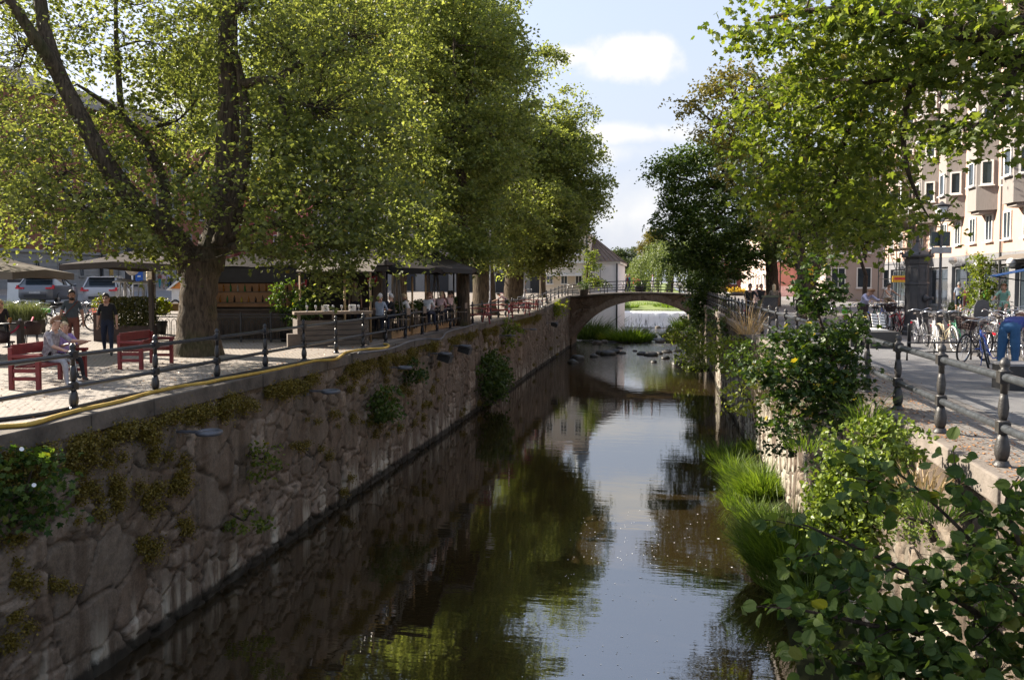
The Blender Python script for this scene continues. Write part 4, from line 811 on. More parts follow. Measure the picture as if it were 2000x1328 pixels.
blobs = WB([(1440, 160, 40, (1.3, 1.6, .9), 36), (1400, 180, 40, (1.0, 1.4, .8), 24), (1345, 205, 40, (.8, 1.0, .35), 12), (1420, 250, 40, (1.6, 1.8, .9), 46), (1480, 210, 40, (1.6, 1.8, 1.2), 50), (1470, 330, 40, (1.8, 2, 1.3), 50), (1560, 180, 39, (2.2, 2.4, 1.6), 70), (1640, 250, 39, (2.2, 2.2, 1.8), 74), (1600, 340, 38, (2.2, 2.2, 1.4), 66), (1690, 350, 38, (1.8, 2, 1.6), 56), (1540, 420, 39, (1.8, 2, 1.0), 46), (1680, 440, 38, (1.4, 1.6, .9), 36), (1650, 130, 39, (2, 2.4, 1.4), 46), (1720, 200, 38, (1.6, 2, 1.6), 40)])
tree('maple_tree', base, 'maple with leaning forked trunk carrying a yellow bird box and a thin drying crown', 'maples along the right quay', limbs, blobs, 30, .5, .17, L_SPARSE, BARK2, 'kite', 14, .7)
bx = thing('bird_box', W(1583, 537, 37.3), 'yellow nesting box hung on the leaning maple trunk', 'bird box'); MB().bbox((-.11, -.1, 0), (.11, .1, .34)).build('box_body', mat('yellow_paint', (.75, .42, .02), .6), bx)
MB().prism([(-.15, -.14, .345), (.15, -.14, .345), (0, -.14, .47)], (0, .28, 0)).build('roof', mat('yellow_paint', (.75, .42, .02)), bx)
# dark maple overhanging the canal before the bridge
base = Rz(1510, 60); D2 = 60
limbs = [(wp([(1508, 597, D2), (1508, 570, D2), (1508, 540, D2), (1506, 500, D2)]), [.62, .5, .45, .42]),
 (wp([(1506, 510, D2), (1480, 440, D2), (1440, 370, D2), (1400, 320, D2)]), [.32, .26, .18, .08]), (wp([(1506, 510, D2), (1520, 430, D2), (1500, 340, D2)]), [.32, .22, .1]),
 (wp([(1480, 450, D2), (1420, 440, D2), (1360, 470, D2 + 2)]), [.2, .14, .06]), (wp([(1440, 380, D2), (1370, 360, D2), (1300, 340, D2)]), [.15, .1, .03])]
blobs = WB([(1310, 325, 60, (1.5, 2, 1.0), 34), (1340, 385, 60, (2.0, 2, 1.4), 60), (1310, 440, 60, (1.3, 2, 1.0), 36), (1390, 330, 60, (2.2, 2.4, 1.6), 66), (1400, 430, 59, (2.6, 2.6, 1.8), 84), (1350, 490, 60, (2.0, 2.2, 1.3), 64), (1450, 370, 60, (2.4, 2.6, 2), 70), (1480, 470, 59, (2.6, 2.6, 1.6), 76), (1420, 510, 60, (2.4, 2.4, 1.2), 66), (1378, 555, 63, (1.4, 1.8, 1.2), 44), (1380, 600, 64, (1.2, 1.4, 1.2), 40), (1440, 285, 60, (1.6, 2, 1.2), 40), (1540, 400, 60, (2.4, 2.6, 2.2), 60), (1555, 490, 60, (1.6, 2, 1.0), 30), (1330, 300, 60, (1.0, 1.4, .6), 14), (1395, 275, 60, (1.2, 1.4, .8), 20)])
tree('maple_tree', base, 'dark dense maple hanging low over the canal just before the bridge', 'maples along the right quay', limbs, blobs, 50, .62, .22, L_DARK, BARK2, 'kite', 12, .5)
b = Rz(1690, 31); upright('ash_tree', b, (0, 0), 7.0, 4.4, 1.25, 2.0, 'slim bright green young ash between the shrub and the iron pillar', None, L_MAPLE, BARK2, .1, 16, 26, 26, .32, .12, 31, .3, .42)
b = Rz(1600, 80); upright('maple_tree', b, (0, 0), 18, 10, 4.5, 6, 'maple rising behind the leaning trunk tree on the right quay', 'maples along the right quay', L_DARK, BARK2, .4, 20, 24, 30, .8, .26, 33)
# beyond the bridge
wl_b = W(1308, 590, 145); wl_b.z = 2.8
g = np.random.default_rng(9); wc = np.array(W(1315, 520, 145)); P = []; T = []
for k in range(360):
    d = unit(g.normal(size=(1, 3)))[0]; d[2] = abs(d[2]) * .9; s = wc + d * np.array([8.2, 7, 6.6]) * g.uniform(.75, 1.02) + np.array([0, 0, -.8]); L = min(g.uniform(2.0, 5.5), s[2] - 3.0); n = int(L * 12)
    q = np.linspace(0, 1, max(n, 2))[:, None]; P.append(s + q * np.array([d[0] * 1.0, d[1] * 1.0, -L]) + g.normal(size=(len(q), 3)) * .14)
tree('willow_tree', wl_b, 'pale weeping willow behind the far end of the bridge', None, [([wl_b, wl_b + Vector((0, 0, 2)), wc + [0, 0, 2]], [.8, .6, .3])], [(wc + np.array([0, 0, 3.2]), np.array([5, 4, 2.0]), 60)], 20, .8, .34, L_WILLOW, BARK, 'kite', 8, .3, extra=np.concatenate(P), up=.1, droop=1.6)
FG = 'trees beyond the bridge'
for px, zc, H, cz, R0, hz_, lab, lf, sd in [(1222, 190, 12, 7.8, 3.9, 4.4, 'round dark tree standing alone right of the mill house', L_FAR, 41), (1285, 175, 16, 10.5, 4.2, 4.6, 'tree with yellowish top showing above the willow', L_SPARSE, 42), (1375, 165, 20, 11, 7, 8, 'broad tree behind the willow on the right', L_FAR, 43),
    (1240, 165, 6, 3.2, 2.4, 2.4, 'low silvery tree at the foot of the willow', L_WILLOW, 44), (1160, 240, 14, 8, 7, 5, 'distant tree behind the mill house roof', L_FAR, 45), (1450, 185, 18, 10, 8, 7, 'distant tree beyond the red brick house', L_FAR, 46), (1560, 150, 20, 12, 9, 8, 'tall distant tree beyond the right quay houses', L_FAR, 47)]:
    p = W(px, 600, zc); p.z = 3.0; upright('park_tree', p, (0, 0), H, cz, R0, hz_, lab, FG, lf, BARK, .35, 18, 26, 30, .8, .36, sd)
# tree leaning by the mill house
b = W(1146, 590, 84); b.z = zlf(b.x, b.y)
tree('lime_tree', b, 'slim light green tree between cream house and mill house', None, [([b, b + Vector((.1, 0, 3)), W(1158, 505, 84)], [.14, .1, .05]), (wp([(1152, 530, 84), (1165, 545, 83), (1180, 552, 83)]), [.05, .03, .02])],
     WB([(1153, 500, 84, (.7, .8, .7), 26), (1160, 522, 84, (.8, .9, .6), 24), (1163, 545, 83.5, (.9, .8, .4), 20), (1178, 553, 83, (.7, .6, .25), 12), (1150, 535, 84, (.5, .6, .6), 12)]), 18, .35, .2, L_MAPLE, BARK, 'kite', 6, .3)

# ---------------------------------------------------------------- shrubs
def shrub(name, base, label, group, stems, blobs, per, spray, size, leaf, tmpl='kite', up=.5, droop=.3, cat='shrub', bark=None, tw=.8, twr=.012, extra=None):
    return tree(name, base, label, group, stems, blobs, per, spray, size, leaf, bark or BARK2, tmpl, 7, tw, up, droop, cat, .4, twr, extra)
# maple sapling growing out of the right wall top
b = W(1655, 815, 11.6); D = 11.6
shrub('elm_shrub', b, 'dark green young elm growing from the right wall top with a few yellow leaves', None,
  [(wp([(1660, 850, D), (1652, 780, D), (1625, 700, D - .1), (1600, 620, D), (1590, 570, D), (1604, 515, D)]), [.05, .045, .035, .02, .012, .005]), (wp([(1650, 770, D), (1560, 745, D - .3), (1480, 725, D - .4)]), [.03, .02, .008]), (wp([(1640, 740, D), (1670, 680, D + .2), (1680, 640, D + .3)]), [.02, .015, .006]), (wp([(1655, 800, D), (1590, 810, D - .4), (1530, 815, D - .5)]), [.02, .015, .006])],
  WB([(1590, 590, D, (.2, .25, .26), 18), (1600, 660, D, (.36, .4, .2), 26), (1640, 700, D + .1, (.34, .4, .24), 26), (1560, 700, D - .2, (.4, .4, .26), 30), (1500, 720, D - .4, (.33, .35, .17), 22), (1600, 745, D - .3, (.42, .4, .25), 34), (1655, 760, D, (.28, .35, .28), 26), (1560, 765, D - .4, (.4, .35, .15), 22), (1520, 655, D, (.22, .25, .15), 9), (1540, 815, D - .5, (.27, .3, .1), 13), (1610, 810, D - .4, (.36, .3, .16), 18), (1660, 640, D + .3, (.22, .3, .25), 18), (1625, 570, D, (.16, .2, .12), 8), (1592, 540, D, (.12, .15, .18), 8), (1604, 515, D, (.07, .1, .1), 4)]),
  15, .15, .078, L_ELM, 'maple', .8, .4)
# dark alder filling the lower right corner
b = W(2010, 1290, 5.6); b.z = 2.2; D = 5.4
stems = [(wp([(2100, 1500, D + .4), (1960, 1250, D), (1830, 1150, D - .2), (1700, 1080, D - .3), (1560, 1020, D - .2)]), [.035, .025, .018, .012, .005]),
 (wp([(2100, 1450, D + .4), (1990, 1180, D), (1900, 1060, D), (1820, 980, D), (1740, 910, D)]), [.03, .02, .016, .01, .004]),
 (wp([(2080, 1400, D + .3), (1990, 1080, D + .2), (1890, 990, D + .1), (1862, 880, D + .1)]), [.03, .02, .012, .004]),
 (wp([(2080, 1350, D), (1990, 1060, D), (1965, 980, D), (1990, 930, D)]), [.025, .016, .01, .004]),
 (wp([(2050, 1450, D), (1860, 1260, D - .4), (1700, 1220, D - .5), (1560, 1190, D - .5), (1490, 1185, D - .4)]), [.03, .02, .014, .008, .003]),
 (wp([(2000, 1500, D - .4), (1800, 1330, D - .6), (1640, 1290, D - .6)]), [.025, .015, .006])]
lb = []
def leafy_shoot(pts, n, spread, zc_j=.12):
    q = smooth_path([np.array(p) for p in pts], 8); out = []
    for i in range(n):
        p = q[int((i + .5) / n * (len(q) - 1))]; out.append(p + rng.normal(size=3) * spread)
    return np.array(out)
shoots = [([(1700, 1080, D - .3), (1600, 1040, D - .2), (1530, 1020, D - .1), (1490, 1015, D - .1)], 26), ([(1820, 980, D), (1760, 930, D), (1700, 900, D), (1640, 880, D)], 22), ([(1870, 990, D), (1866, 930, D), (1862, 870, D)], 18),
 ([(1985, 1000, D), (1985, 950, D), (2000, 930, D)], 14), ([(1560, 1190, D - .5), (1520, 1180, D - .4), (1475, 1185, D - .4)], 14), ([(1760, 1100, D - .3), (1680, 1140, D - .5), (1590, 1180, D - .5)], 22), ([(1800, 1200, D - .4), (1700, 1250, D - .6), (1600, 1290, D - .6)], 26), ([(1640, 1290, D - .6), (1590, 1260, D - .6), (1560, 1290, D - .6)], 14),
 ([(1930, 1010, D), (1890, 980, D), (1830, 990, D)], 20), ([(1740, 1010, D - .2), (1690, 980, D - .2), (1640, 970, D - .1)], 18), ([(1600, 1080, D - .4), (1540, 1090, D - .4), (1560, 1060, D - .4)], 14), ([(1750, 960, D), (1700, 940, D), (1650, 930, D)], 14)]
ex = np.concatenate([leafy_shoot(wp(p), int(n * 1.35), .055) for p, n in shoots])
stems += [(wp(p), [.006, .003]) for p, n in shoots]
blobs = WB([(1960, 1080, D, (.3, .35, .22), 18), (1880, 1070, D, (.22, .3, .13), 9), (1960, 1210, D - .2, (.34, .4, .28), 26), (1850, 1165, D - .3, (.28, .35, .18), 17), (1750, 1160, D - .4, (.3, .35, .2), 22), (1660, 1150, D - .5, (.2, .25, .08), 7), (1930, 1310, D - .4, (.4, .4, .25), 30), (1800, 1280, D - .6, (.36, .4, .18), 28), (1680, 1270, D - .6, (.28, .3, .14), 16), (1980, 1000, D, (.14, .2, .14), 6), (1620, 1200, D - .5, (.2, .22, .1), 8), (2000, 1150, D - .5, (.25, .3, .3), 14), (1720, 1330, D - .7, (.4, .3, .12), 14), (1620, 1090, D - .3, (.18, .2, .08), 8)])
shrub('alder_shrub', b, 'large dark leaved alder bush leaning over the water in the near lower corner', None, stems, blobs, 7, .11, .076, L_BUSH, 'round', .6, .4, tw=.9, twr=.02, extra=ex)
# light birch bush below it by the wall
b = W(1680, 1110, 8.2); D = 8.6
shrub('birch_shrub', b, 'bright yellow green birch bush with small leaves against the right wall', None,
  [(wp([(1720, 1130, D), (1700, 1000, D), (1720, 880, D), (1740, 830, D)]), [.025, .02, .01, .004]), (wp([(1700, 1100, D), (1660, 980, D - .1), (1640, 900, D)]), [.02, .012, .004])],
  WB([(1700, 870, D, (.45, .4, .3), 60), (1640, 1000, D - .1, (.3, .35, .5), 60), (1680, 900, D, (.32, .35, .26), 36), (1740, 850, D + .2, (.3, .3, .24), 26), (1690, 970, D - .1, (.36, .35, .25), 44), (1660, 1030, D - .2, (.32, .35, .26), 44), (1740, 950, D, (.25, .3, .26), 24), (1660, 1085, D - .2, (.32, .3, .16), 26), (1760, 880, D + .2, (.18, .2, .12), 10), (1640, 950, D - .1, (.18, .2, .2), 16)]), 19, .10, .052, L_BIRCH, 'oval', .4, .3)
# ivy-like creeper tuft in the near left corner and plants hanging on the left wall
def wallplant(px, py, r, label, leaf, size, n, per=9, name='wall_shrub', tmpl='kite', group=None, spray=.16, zr=.8):
    """plant rooted in the left wall face"""
    d = W(px, py, 1) - Vector((0, 0, CAMZ)); p = Vector((0, 0, CAMZ)) + d * ((LX + .1) / d.x); b = p + Vector((-.1, 0, r * .3))
    return shrub(name, b, label, group, [([b, p + Vector((.2, 0, 0)), p + Vector((.35, 0, r * .5))], [.03, .02, .008])], [(np.array(p) + [.28, 0, 0], np.array([.35 + r * .25, r, r * zr]), n)], per, spray, size, leaf, tmpl, .4, .5)
wallplant(20, 960, .62, 'dark bindweed mass with two white blooms on the wall under the hose end', L_BUSH, .085, 60, 13, tmpl='maple', zr=1.1)
wallplant(495, 895, .42, 'light green sapling growing from the wall below the second ring lamp', L_MAPLE, .075, 22, 11, tmpl='oval', zr=1.2, spray=.12); wallplant(460, 1015, .45, 'thin green sapling low on the left wall face', L_MAPLE, .075, 18, 10, tmpl='oval', spray=.12, zr=.6)
wallplant(735, 790, .8, 'dark green shrub hanging from the middle of the left wall', L_DARK, .13, 60, 12); wallplant(795, 725, .55, 'bright shrub beside the third ring lamp', L_ELM, .13, 26, 10)
wallplant(950, 730, 2.0, 'large ivy mass spilling down the left wall towards the water', L_DARK, .16, 190, 16, spray=.25, zr=.62); wallplant(985, 650, 1.0, 'light green elder sprouting from the wall top above the ivy mass', L_MAPLE, .16, 40, 12, spray=.25)
wallplant(1085, 600, 1.2, 'yellow green maple seedling on the wall near the bridge', L_YEL, .18, 34, 12, spray=.25); wallplant(1160, 575, 1.0, 'pale creeper tuft on the bridge shoulder', L_YEL, .2, 16, 9, spray=.25, zr=.3)
for px, py in ((42, 878), (66, 948)):
    d = W(px, py, 1) - Vector((0, 0, CAMZ)); p = Vector((0, 0, CAMZ)) + d * ((LX + .75) / d.x); mb = MB()
    mb.lathe([(.003, -.04), (.006, -.01), (.014, .012), (.028, .02), (.024, .021), (.004, .004)], 10); o = mb.build('bindweed_flower', mat('white_petal', (.85, .85, .85), .5), None, p); o.rotation_euler = (R(60), 0, R(50)); tag(o, ['upper white bindweed bloom on the dark wall plant', 'lower white bindweed bloom on the dark wall plant'][px > 50], 'flower')
# toadflax and moss cushions over the left wall
P = []
def wallpt(px, py, off=.06):
    d = W(px, py, 1) - Vector((0, 0, CAMZ)); return np.array(Vector((0, 0, CAMZ)) + d * ((LX + off) / d.x))
g = np.random.default_rng(17); tufts = []
for k in range(330):
    y = 7 + 50 * g.random() ** 1.4
    if vnoise(y * .45, 2.2) > .27: tufts.append((np.array([LX + .07, y, zlf(LX - .4, y) - .30 - abs(g.normal()) * .16]), .11 + .14 * g.random()))
for a, b_, n in (((60, 870), (210, 930), 10), ((200, 850), (360, 900), 12), ((210, 930), (360, 1000), 12), ((130, 930), (230, 1020), 12), ((290, 960), (370, 930), 7), ((0, 1030), (60, 1140), 6), ((100, 1110), (150, 1150), 4), ((270, 1050), (330, 1080), 4), ((330, 1010), (370, 1030), 3), ((345, 900), (370, 950), 5), ((640, 730), (720, 760), 10), ((700, 790), (830, 850), 16), ((740, 700), (830, 790), 22), ((600, 790), (690, 830), 6), ((820, 700), (860, 790), 12), ((10, 1180), (60, 1330), 6), ((560, 860), (660, 900), 6), ((880, 780), (960, 840), 4), ((1000, 640), (1090, 720), 14), ((930, 640), (1000, 700), 18), ((650, 920), (700, 960), 3)):
    for k in range(n): tufts.append((wallpt(g.uniform(min(a[0], b_[0]), max(a[0], b_[0])), g.uniform(min(a[1], b_[1]), max(a[1], b_[1]))), .09 + .13 * g.random()))
for c, r in tufts:
    n = int(170 * (r / .15) ** 2); P.append(c + g.normal(size=(n, 3)) * np.array([.42, .42, .36]) * r - np.array([0, 0, 1]) * (np.abs(g.normal(size=(n, 1))) * r * .25))
P = np.concatenate(P); P[:, 0] = np.maximum(P[:, 0], LX + .01)
tag(link('wall_moss', leaf_mesh('wall_moss', P, .042, L_MOSS, 'kite', .4, .3)), 'olive and yellow toadflax and moss cushions all over the left canal wall', 'moss', kind='stuff')
# grass tufts at the foot of the right wall
def tuft(px, py, r, h, n, label, leaf=L_GRASS, name='grass_tuft', w=.05, z=0.1, group='grass tufts in the river', off=None):
    c = np.array(G(px, py, z)) if off is None else np.array(off); g = np.random.default_rng(int(px * 7 + py)); a = g.random(n) * 2 * PI; q = np.sqrt(g.random(n)) * r
    P = np.stack([q * np.cos(a), q * np.sin(a) * 1.25, np.full(n, -.05)], 1); T = np.stack([np.cos(a) * q / r * .7, np.sin(a) * q / r * .7, np.full(n, 1.)], 1) + g.normal(size=(n, 3)) * .24
    L = h * g.uniform(.5, 1.1, n) * (1 - .35 * (q / r) ** 2); V = []; mid = P + T * (L * .55)[:, None]; tip = P + T * L[:, None] + np.stack([np.cos(a), np.sin(a), np.full(n, -.25)], 1) * (L * g.uniform(.08, .55, n))[:, None]
    b_ = g.random(n) * PI; s = np.stack([np.cos(b_), np.sin(b_), 0 * b_], 1) * w * .5
    V = np.stack([P - s, P + s, mid + s * .8, mid - s * .8, tip], 1).reshape(-1, 3); i = np.arange(n)[:, None] * 5
    o = link(name, npmesh(name, V, [(i + np.array([[0, 1, 2, 3]]), 0), (i + np.array([[3, 2, 4]]), 0)], leaf), None, c); tag(o, label, 'grass tuft', group); return o
tuft(1492, 960, .7, .85, 1500, 'tall grass tuft against the right wall foot, farther of the two big ones', w=.032, z=.45); tuft(1545, 1090, .95, 1.0, 2400, 'largest bright grass tuft beside the alder bush at the wall foot', w=.032, z=.45)
tuft(1530, 1130, .6, .7, 800, 'low dark grass tuft dipping into the water below the biggest tuft', w=.02, z=.2)
for px, py, r, h in ((1480, 1020, .4, .6), (1580, 1190, .5, .7), (1478, 890, .45, .7)): tuft(px, py, r, h, 600, 'small grass tuft between the two big ones and the water', w=.03, z=.25)
for k, y in enumerate(np.arange(21, 30, 1.6)): tuft(0, 11 * k, .38 + .2 * (k % 3), .5 + .14 * (k % 4), 420, 'low grass fringe along the foot of the right canal wall', w=.026, group='grass fringe at the right wall foot', off=(RX - .55 - .35 * (k % 2), y, .12))
tuft(1230, 664, 2.3, 1.5, 1500, 'broad green sedge clump in midstream under the bridge', L_GRASS, w=.08); tuft(1190, 664, 1.1, 1.0, 450, 'small sedge clump left of the midstream clump', L_YEL, w=.07); tuft(1320, 665, 1.1, 1.2, 420, 'brownish sedge clump on the gravel bar at the right', L_DRY, w=.07); tuft(1310, 660, 1.0, 1.1, 320, 'green sedge clump behind the brownish one', w=.07)
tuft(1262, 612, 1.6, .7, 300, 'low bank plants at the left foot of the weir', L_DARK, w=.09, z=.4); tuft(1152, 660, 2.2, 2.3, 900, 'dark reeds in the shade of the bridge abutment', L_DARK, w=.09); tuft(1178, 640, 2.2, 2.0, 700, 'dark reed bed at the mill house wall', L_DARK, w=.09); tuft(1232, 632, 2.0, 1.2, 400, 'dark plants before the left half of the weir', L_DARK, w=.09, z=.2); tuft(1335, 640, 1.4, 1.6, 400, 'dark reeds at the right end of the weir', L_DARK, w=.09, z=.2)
for px, py, n in ((1215, 600, 500), (1260, 598, 500), (1310, 600, 500), (1190, 601, 300)): tuft(px, py, 2.6, .9, n, 'meadow grass patch on the park bank behind the weir', w=.1, z=2.3)
# bushes on the right wall between bridge and elm
def rwall(px, py, zc, r, label, leaf, size, n, per=14, spray=.25, name='bank_shrub', tmpl='kite', zr=.8):
    c = np.array(W(px, py, zc)); b = Vector((c[0] + .25, c[1], c[2] - r * .8)); return shrub(name, b, label, None, [([b, (np.array(b) + c) / 2 + [.05, 0, .05], c], [.05, .03, .012])], [(c, np.array([r, r * 1.2, r * zr]), n)], per, spray, size, leaf, tmpl, .5, .4)
rwall(1345, 650, 66, 1.9, 'grey green willow shrub at the right waterside before the bridge', L_MAPLE, .2, 110); rwall(1362, 690, 52, 1.5, 'mid green bush low at the right waterline', L_MAPLE, .17, 80); rwall(1425, 690, 30, 1.0, 'sunlit yellow green bush hanging over the right wall', L_YEL, .11, 80, 14, .18); rwall(1398, 668, 44, 1.3, 'sunlit hazel bush farther along the right wall', L_YEL, .14, 60, 12, .2)
rwall(1440, 640, 40, 1.1, 'dark ivy clump below the row of distant posts', L_DARK, .14, 60, 14, .2); rwall(1470, 700, 24, .8, 'dark elder tuft on the right wall behind the young elm', L_DARK, .11, 50, 12, .16); rwall(1412, 620, 50, 1.4, 'green ivy curtain at the right end of the bridge', L_ELM, .16, 60, 12, .22)
rwall(1520, 850, 15, .5, 'green creeper patch on the right wall under the young elm', L_ELM, .08, 40, 12, .12); rwall(1620, 930, 10.6, .32, 'small green creeper low on the right wall by the birch', L_ELM, .07, 26, 10, .1); rwall(1455, 770, 19, .7, 'yellow green creeper hanging on the right wall before the elm', L_YEL, .09, 40, 12, .14); rwall(1770, 1010, 7.4, .25, 'bright moss cushion plant behind the alder shoots', L_BIRCH, .04, 26, 14, .08)
rwall(1375, 630, 68, 1.8, 'dark bush filling the corner at the right bridge end', L_DARK, .2, 70)
for px, py, zc, r, h, n, lab in ((1462, 650, 27, .35, 1.3, 160, 'tall dry weeds on the right wall top by the posts'), (1540, 800, 13, .35, .35, 160, 'dry grass patch hanging on the wall under the young elm'), (1570, 870, 12.2, .3, .3, 130, 'short green grass clump on the right wall face'), (1690, 820, 10.6, .22, .45, 160, 'tall green weeds at the foot of an iron post'), (1660, 900, 10, .2, .35, 90, 'dry twiggy weeds lower on the right wall'), (1500, 770, 15, .3, .4, 120, 'brown seed heads on the right wall ledge'), (1830, 1000, 6.6, .2, .25, 120, 'short green moss tuft on the near right wall'), (1800, 940, 7.3, .25, .2, 120, 'dry moss cushion on the coping by the alder')):
    c = W(px, py, zc); tuft(px, py, r, h, n, lab, L_DRY if 'dr' in lab or 'straw' in lab or 'brown' in lab else L_GRASS, 'dry_weeds', .012, 0, None, c)
# ================================================================ PEOPLE
def cloth(name, c, c2=None): return mat('cloth_' + name, c, .85, var=.15, scale=9, col2=c2, bump=.3, bscale=30)
SKIN = mat('skin', (.50, .29, .20), .55, var=.06, scale=3); SKIN2 = mat('tanned_skin', (.42, .22, .14), .55, var=.06, scale=3)
EYE = mat('dark_eye', (.02, .015, .012), .3); SHOE = mat('dark_shoe', (.03, .03, .03), .6); SHOEW = mat('pale_shoe', (.5, .48, .46), .6)
HAIRC = {'brown': mat('brown_hair', (.12, .06, .03), .6, var=.4, scale=30), 'ginger': mat('ginger_hair', (.17, .075, .03), .6, var=.3, scale=30), 'dark': mat('dark_hair', (.02, .015, .012), .6, var=.4, scale=30),
         'grey': mat('grey_hair', (.45, .43, .41), .7, var=.2, scale=30), 'blond': mat('blond_hair', (.55, .42, .25), .6, var=.2, scale=30)}
def skin_mesh(verts, rad, edges, sub):
    me = bpy.data.meshes.new('skeleton'); me.from_pydata([tuple(v) for v in verts], edges, []); o = bpy.data.objects.new('skeleton', me); COL.objects.link(o)
    o.modifiers.new('skin', 'SKIN').use_smooth_shade = True
    for i, r in enumerate(rad): me.skin_vertices[0].data[i].radius = r; me.skin_vertices[0].data[i].use_root = (i == 0)
    s = o.modifiers.new('sub', 'SUBSURF'); s.levels = sub; s.render_levels = sub
    dg = bpy.context.evaluated_depsgraph_get(); out = bpy.data.meshes.new_from_object(o.evaluated_get(dg)); bpy.data.objects.remove(o); return out
def person(loc, rz, label, shirt, legs, hair='brown', h=1.75, lean=0, turn=0, armL=(.1, .12, .25), armR=(-.1, .12, .25), legL=(.2, .05, .1), legR=(-.2, .05, .2), seat=None, sleeve=.55, leglen=1.0, shoes=None, skin=None,
           long=False, beard=False, glasses=False, skirt=None, fat=1.0, group=None, fine=False, nod=0, cap=None, band=None):
    """standing/sitting/cycling figure facing local -Y; arm = (shoulder flex, abduction, elbow flex), leg = (hip flex, abduction, knee flex), in radians"""
    k = h / 1.75; skin = skin or SKIN; V = []; Rr = []; E = []; T = []
    def add(p, r, parent, t): V.append(Vector(p)); Rr.append(r if isinstance(r, tuple) else (r, r)); T.append(t); (E.append((parent, len(V) - 1)) if parent is not None else None); return len(V) - 1
    u = Vector((0, -math.sin(lean), math.cos(lean))); f = Vector((0, -math.cos(lean), -math.sin(lean))); P = Vector((0, 0, 0))
    root = add(P, (.14 * fat, .10 * fat), None, 'legs'); bel = add(P + u * .17, (.135 * fat, .105 * fat), root, 'shirt'); che = add(P + u * .37, (.16 * fat ** .5, .11 * fat ** .5), bel, 'shirt')
    nk = add(P + u * .51 + f * .0, .058, che, 'skin'); nd_ = Vector((math.sin(turn) * .3, -math.sin(lean + nod) * 1.0, math.cos(lean + nod))).normalized()
    fw = Vector((math.sin(turn), -math.cos(turn) * math.cos(lean * .3 + nod), -math.sin(nod + lean * .3))).normalized()
    jw = add(V[nk] + nd_ * .085 + fw * .025, (.068, .072), nk, 'skin'); sk = add(V[nk] + nd_ * .175 + fw * .008, (.082, .096), jw, 'skin'); tp = add(V[nk] + nd_ * .245, (.055, .065), sk, 'skin')
    hands = []
    for s, (fl, ab, el) in ((1, armL), (-1, armR)):
        sh = add(P + u * .46 + Vector((s * .165, 0, 0)), .062, che, 'shirt'); fl2 = fl
        d = Vector((s * math.sin(ab), -math.sin(fl2) * math.cos(ab), -math.cos(fl2) * math.cos(ab))); e = add(V[sh] + d * .28 + Vector((s * .02, 0, 0)), .044, sh, 'arm')
        d2 = Vector((s * math.sin(ab) * .3, -math.sin(fl2 + el), -math.cos(fl2 + el))).normalized(); w = add(V[e] + d2 * .245, .029, e, 'arm'); hd = add(V[w] + d2 * .055, (.036, .02), w, 'arm')
        h2 = add(V[hd] + d2 * .04, (.034, .016), hd, 'arm'); hands.append((V[hd], d2, s))
    feet = []
    for s, (fl, ab, kn) in ((1, legL), (-1, legR)):
        hp = add(P + Vector((s * .085, 0, -.04)), .098 * fat, root, 'legs'); d = Vector((s * math.sin(ab), -math.sin(fl), -math.cos(fl))).normalized(); kn_ = add(V[hp] + d * .42, .066 * fat ** .6, hp, 'leg')
        d2 = Vector((s * math.sin(ab) * .2, -math.sin(fl - kn), -math.cos(fl - kn))).normalized(); ank = add(V[kn_] + d2 * .41, .042, kn_, 'leg')
        td = Vector((0, -1, 0)) if abs(d2.z) > .5 else Vector((0, -.7, .7)); he = add(V[ank] + Vector((0, .0, -.05)) + td * .04, .042, ank, 'foot'); to = add(V[ank] + Vector((0, 0, -.065)) + td * .16, (.042, .026), he, 'foot'); feet.append(V[ank])
    low = min(p.z for p in feet) - .105
    z0 = -low if seat is None else seat / k + .12
    V = [v + Vector((0, 0, z0)) for v in V]
    me = skin_mesh([v * k for v in V], [(a * k, b * k) for a, b in Rr], E, 2 if fine else 1); me.name = 'person'
    shm, lgm = shirt, legs; ms = [skin, shm, lgm, shoes or SHOE]
    for m in ms: me.materials.append(m)
    seg = [(V[a] * k, V[b] * k, T[b], a, b) for a, b in E]; elb = [i for i, t in enumerate(T) if t == 'arm']
    mi = []
    for p in me.polygons:
        c = p.center; best = None
        for a, b, t, ia, ib in seg:
            ab_ = b - a; q = max(0, min(1, (c - a).dot(ab_) / max(ab_.length_squared, 1e-9))); dd = (c - a - ab_ * q).length - .6 * k * (Rr[ia][0] * (1 - q) + Rr[ib][0] * q)
            if best is None or dd < best[0]: best = (dd, t, q, ia, ib)
        _, t, q, ia, ib = best; m = 0
        if t == 'shirt': m = 1
        elif t == 'skin': m = 1 if (T[ia] == 'shirt' and q < .55) else 0
        elif t == 'arm': m = 1 if (T[ia] == 'shirt' and (q * .5 < sleeve)) or (T[ia] == 'arm' and .5 + q * .5 < sleeve) else 0
        elif t == 'legs': m = 2
        elif t == 'leg': m = (2 if (q * .5 if T[ia] == 'legs' else .5 + q * .5) < leglen else 0)
        else: m = 3
        if T[ia] == 'legs' and t == 'shirt' and q < .35: m = 2
        mi.append(m)
    me.polygons.foreach_set('material_index', mi)
    # face and fingers stay in the body mesh
    import bmesh
    mb = MB(); hc = (V[sk] * .6 + V[jw] * .4) * k; rt = fw.cross(nd_).normalized()
    mb.tube([hc + fw * .085 * k + nd_ * .03 * k, hc + fw * .112 * k - nd_ * .005 * k, hc + fw * .09 * k - nd_ * .02 * k], [.008 * k, .013 * k, .008 * k], 6, 0)
    for s in (-1, 1):
        mb.ball(hc + fw * .088 * k + rt * s * .032 * k + nd_ * .022 * k, .011 * k, 6, 4); mb.ball(hc + rt * s * .088 * k + nd_ * .0 * k, (.016 * k, .02 * k, .03 * k), 6, 0)
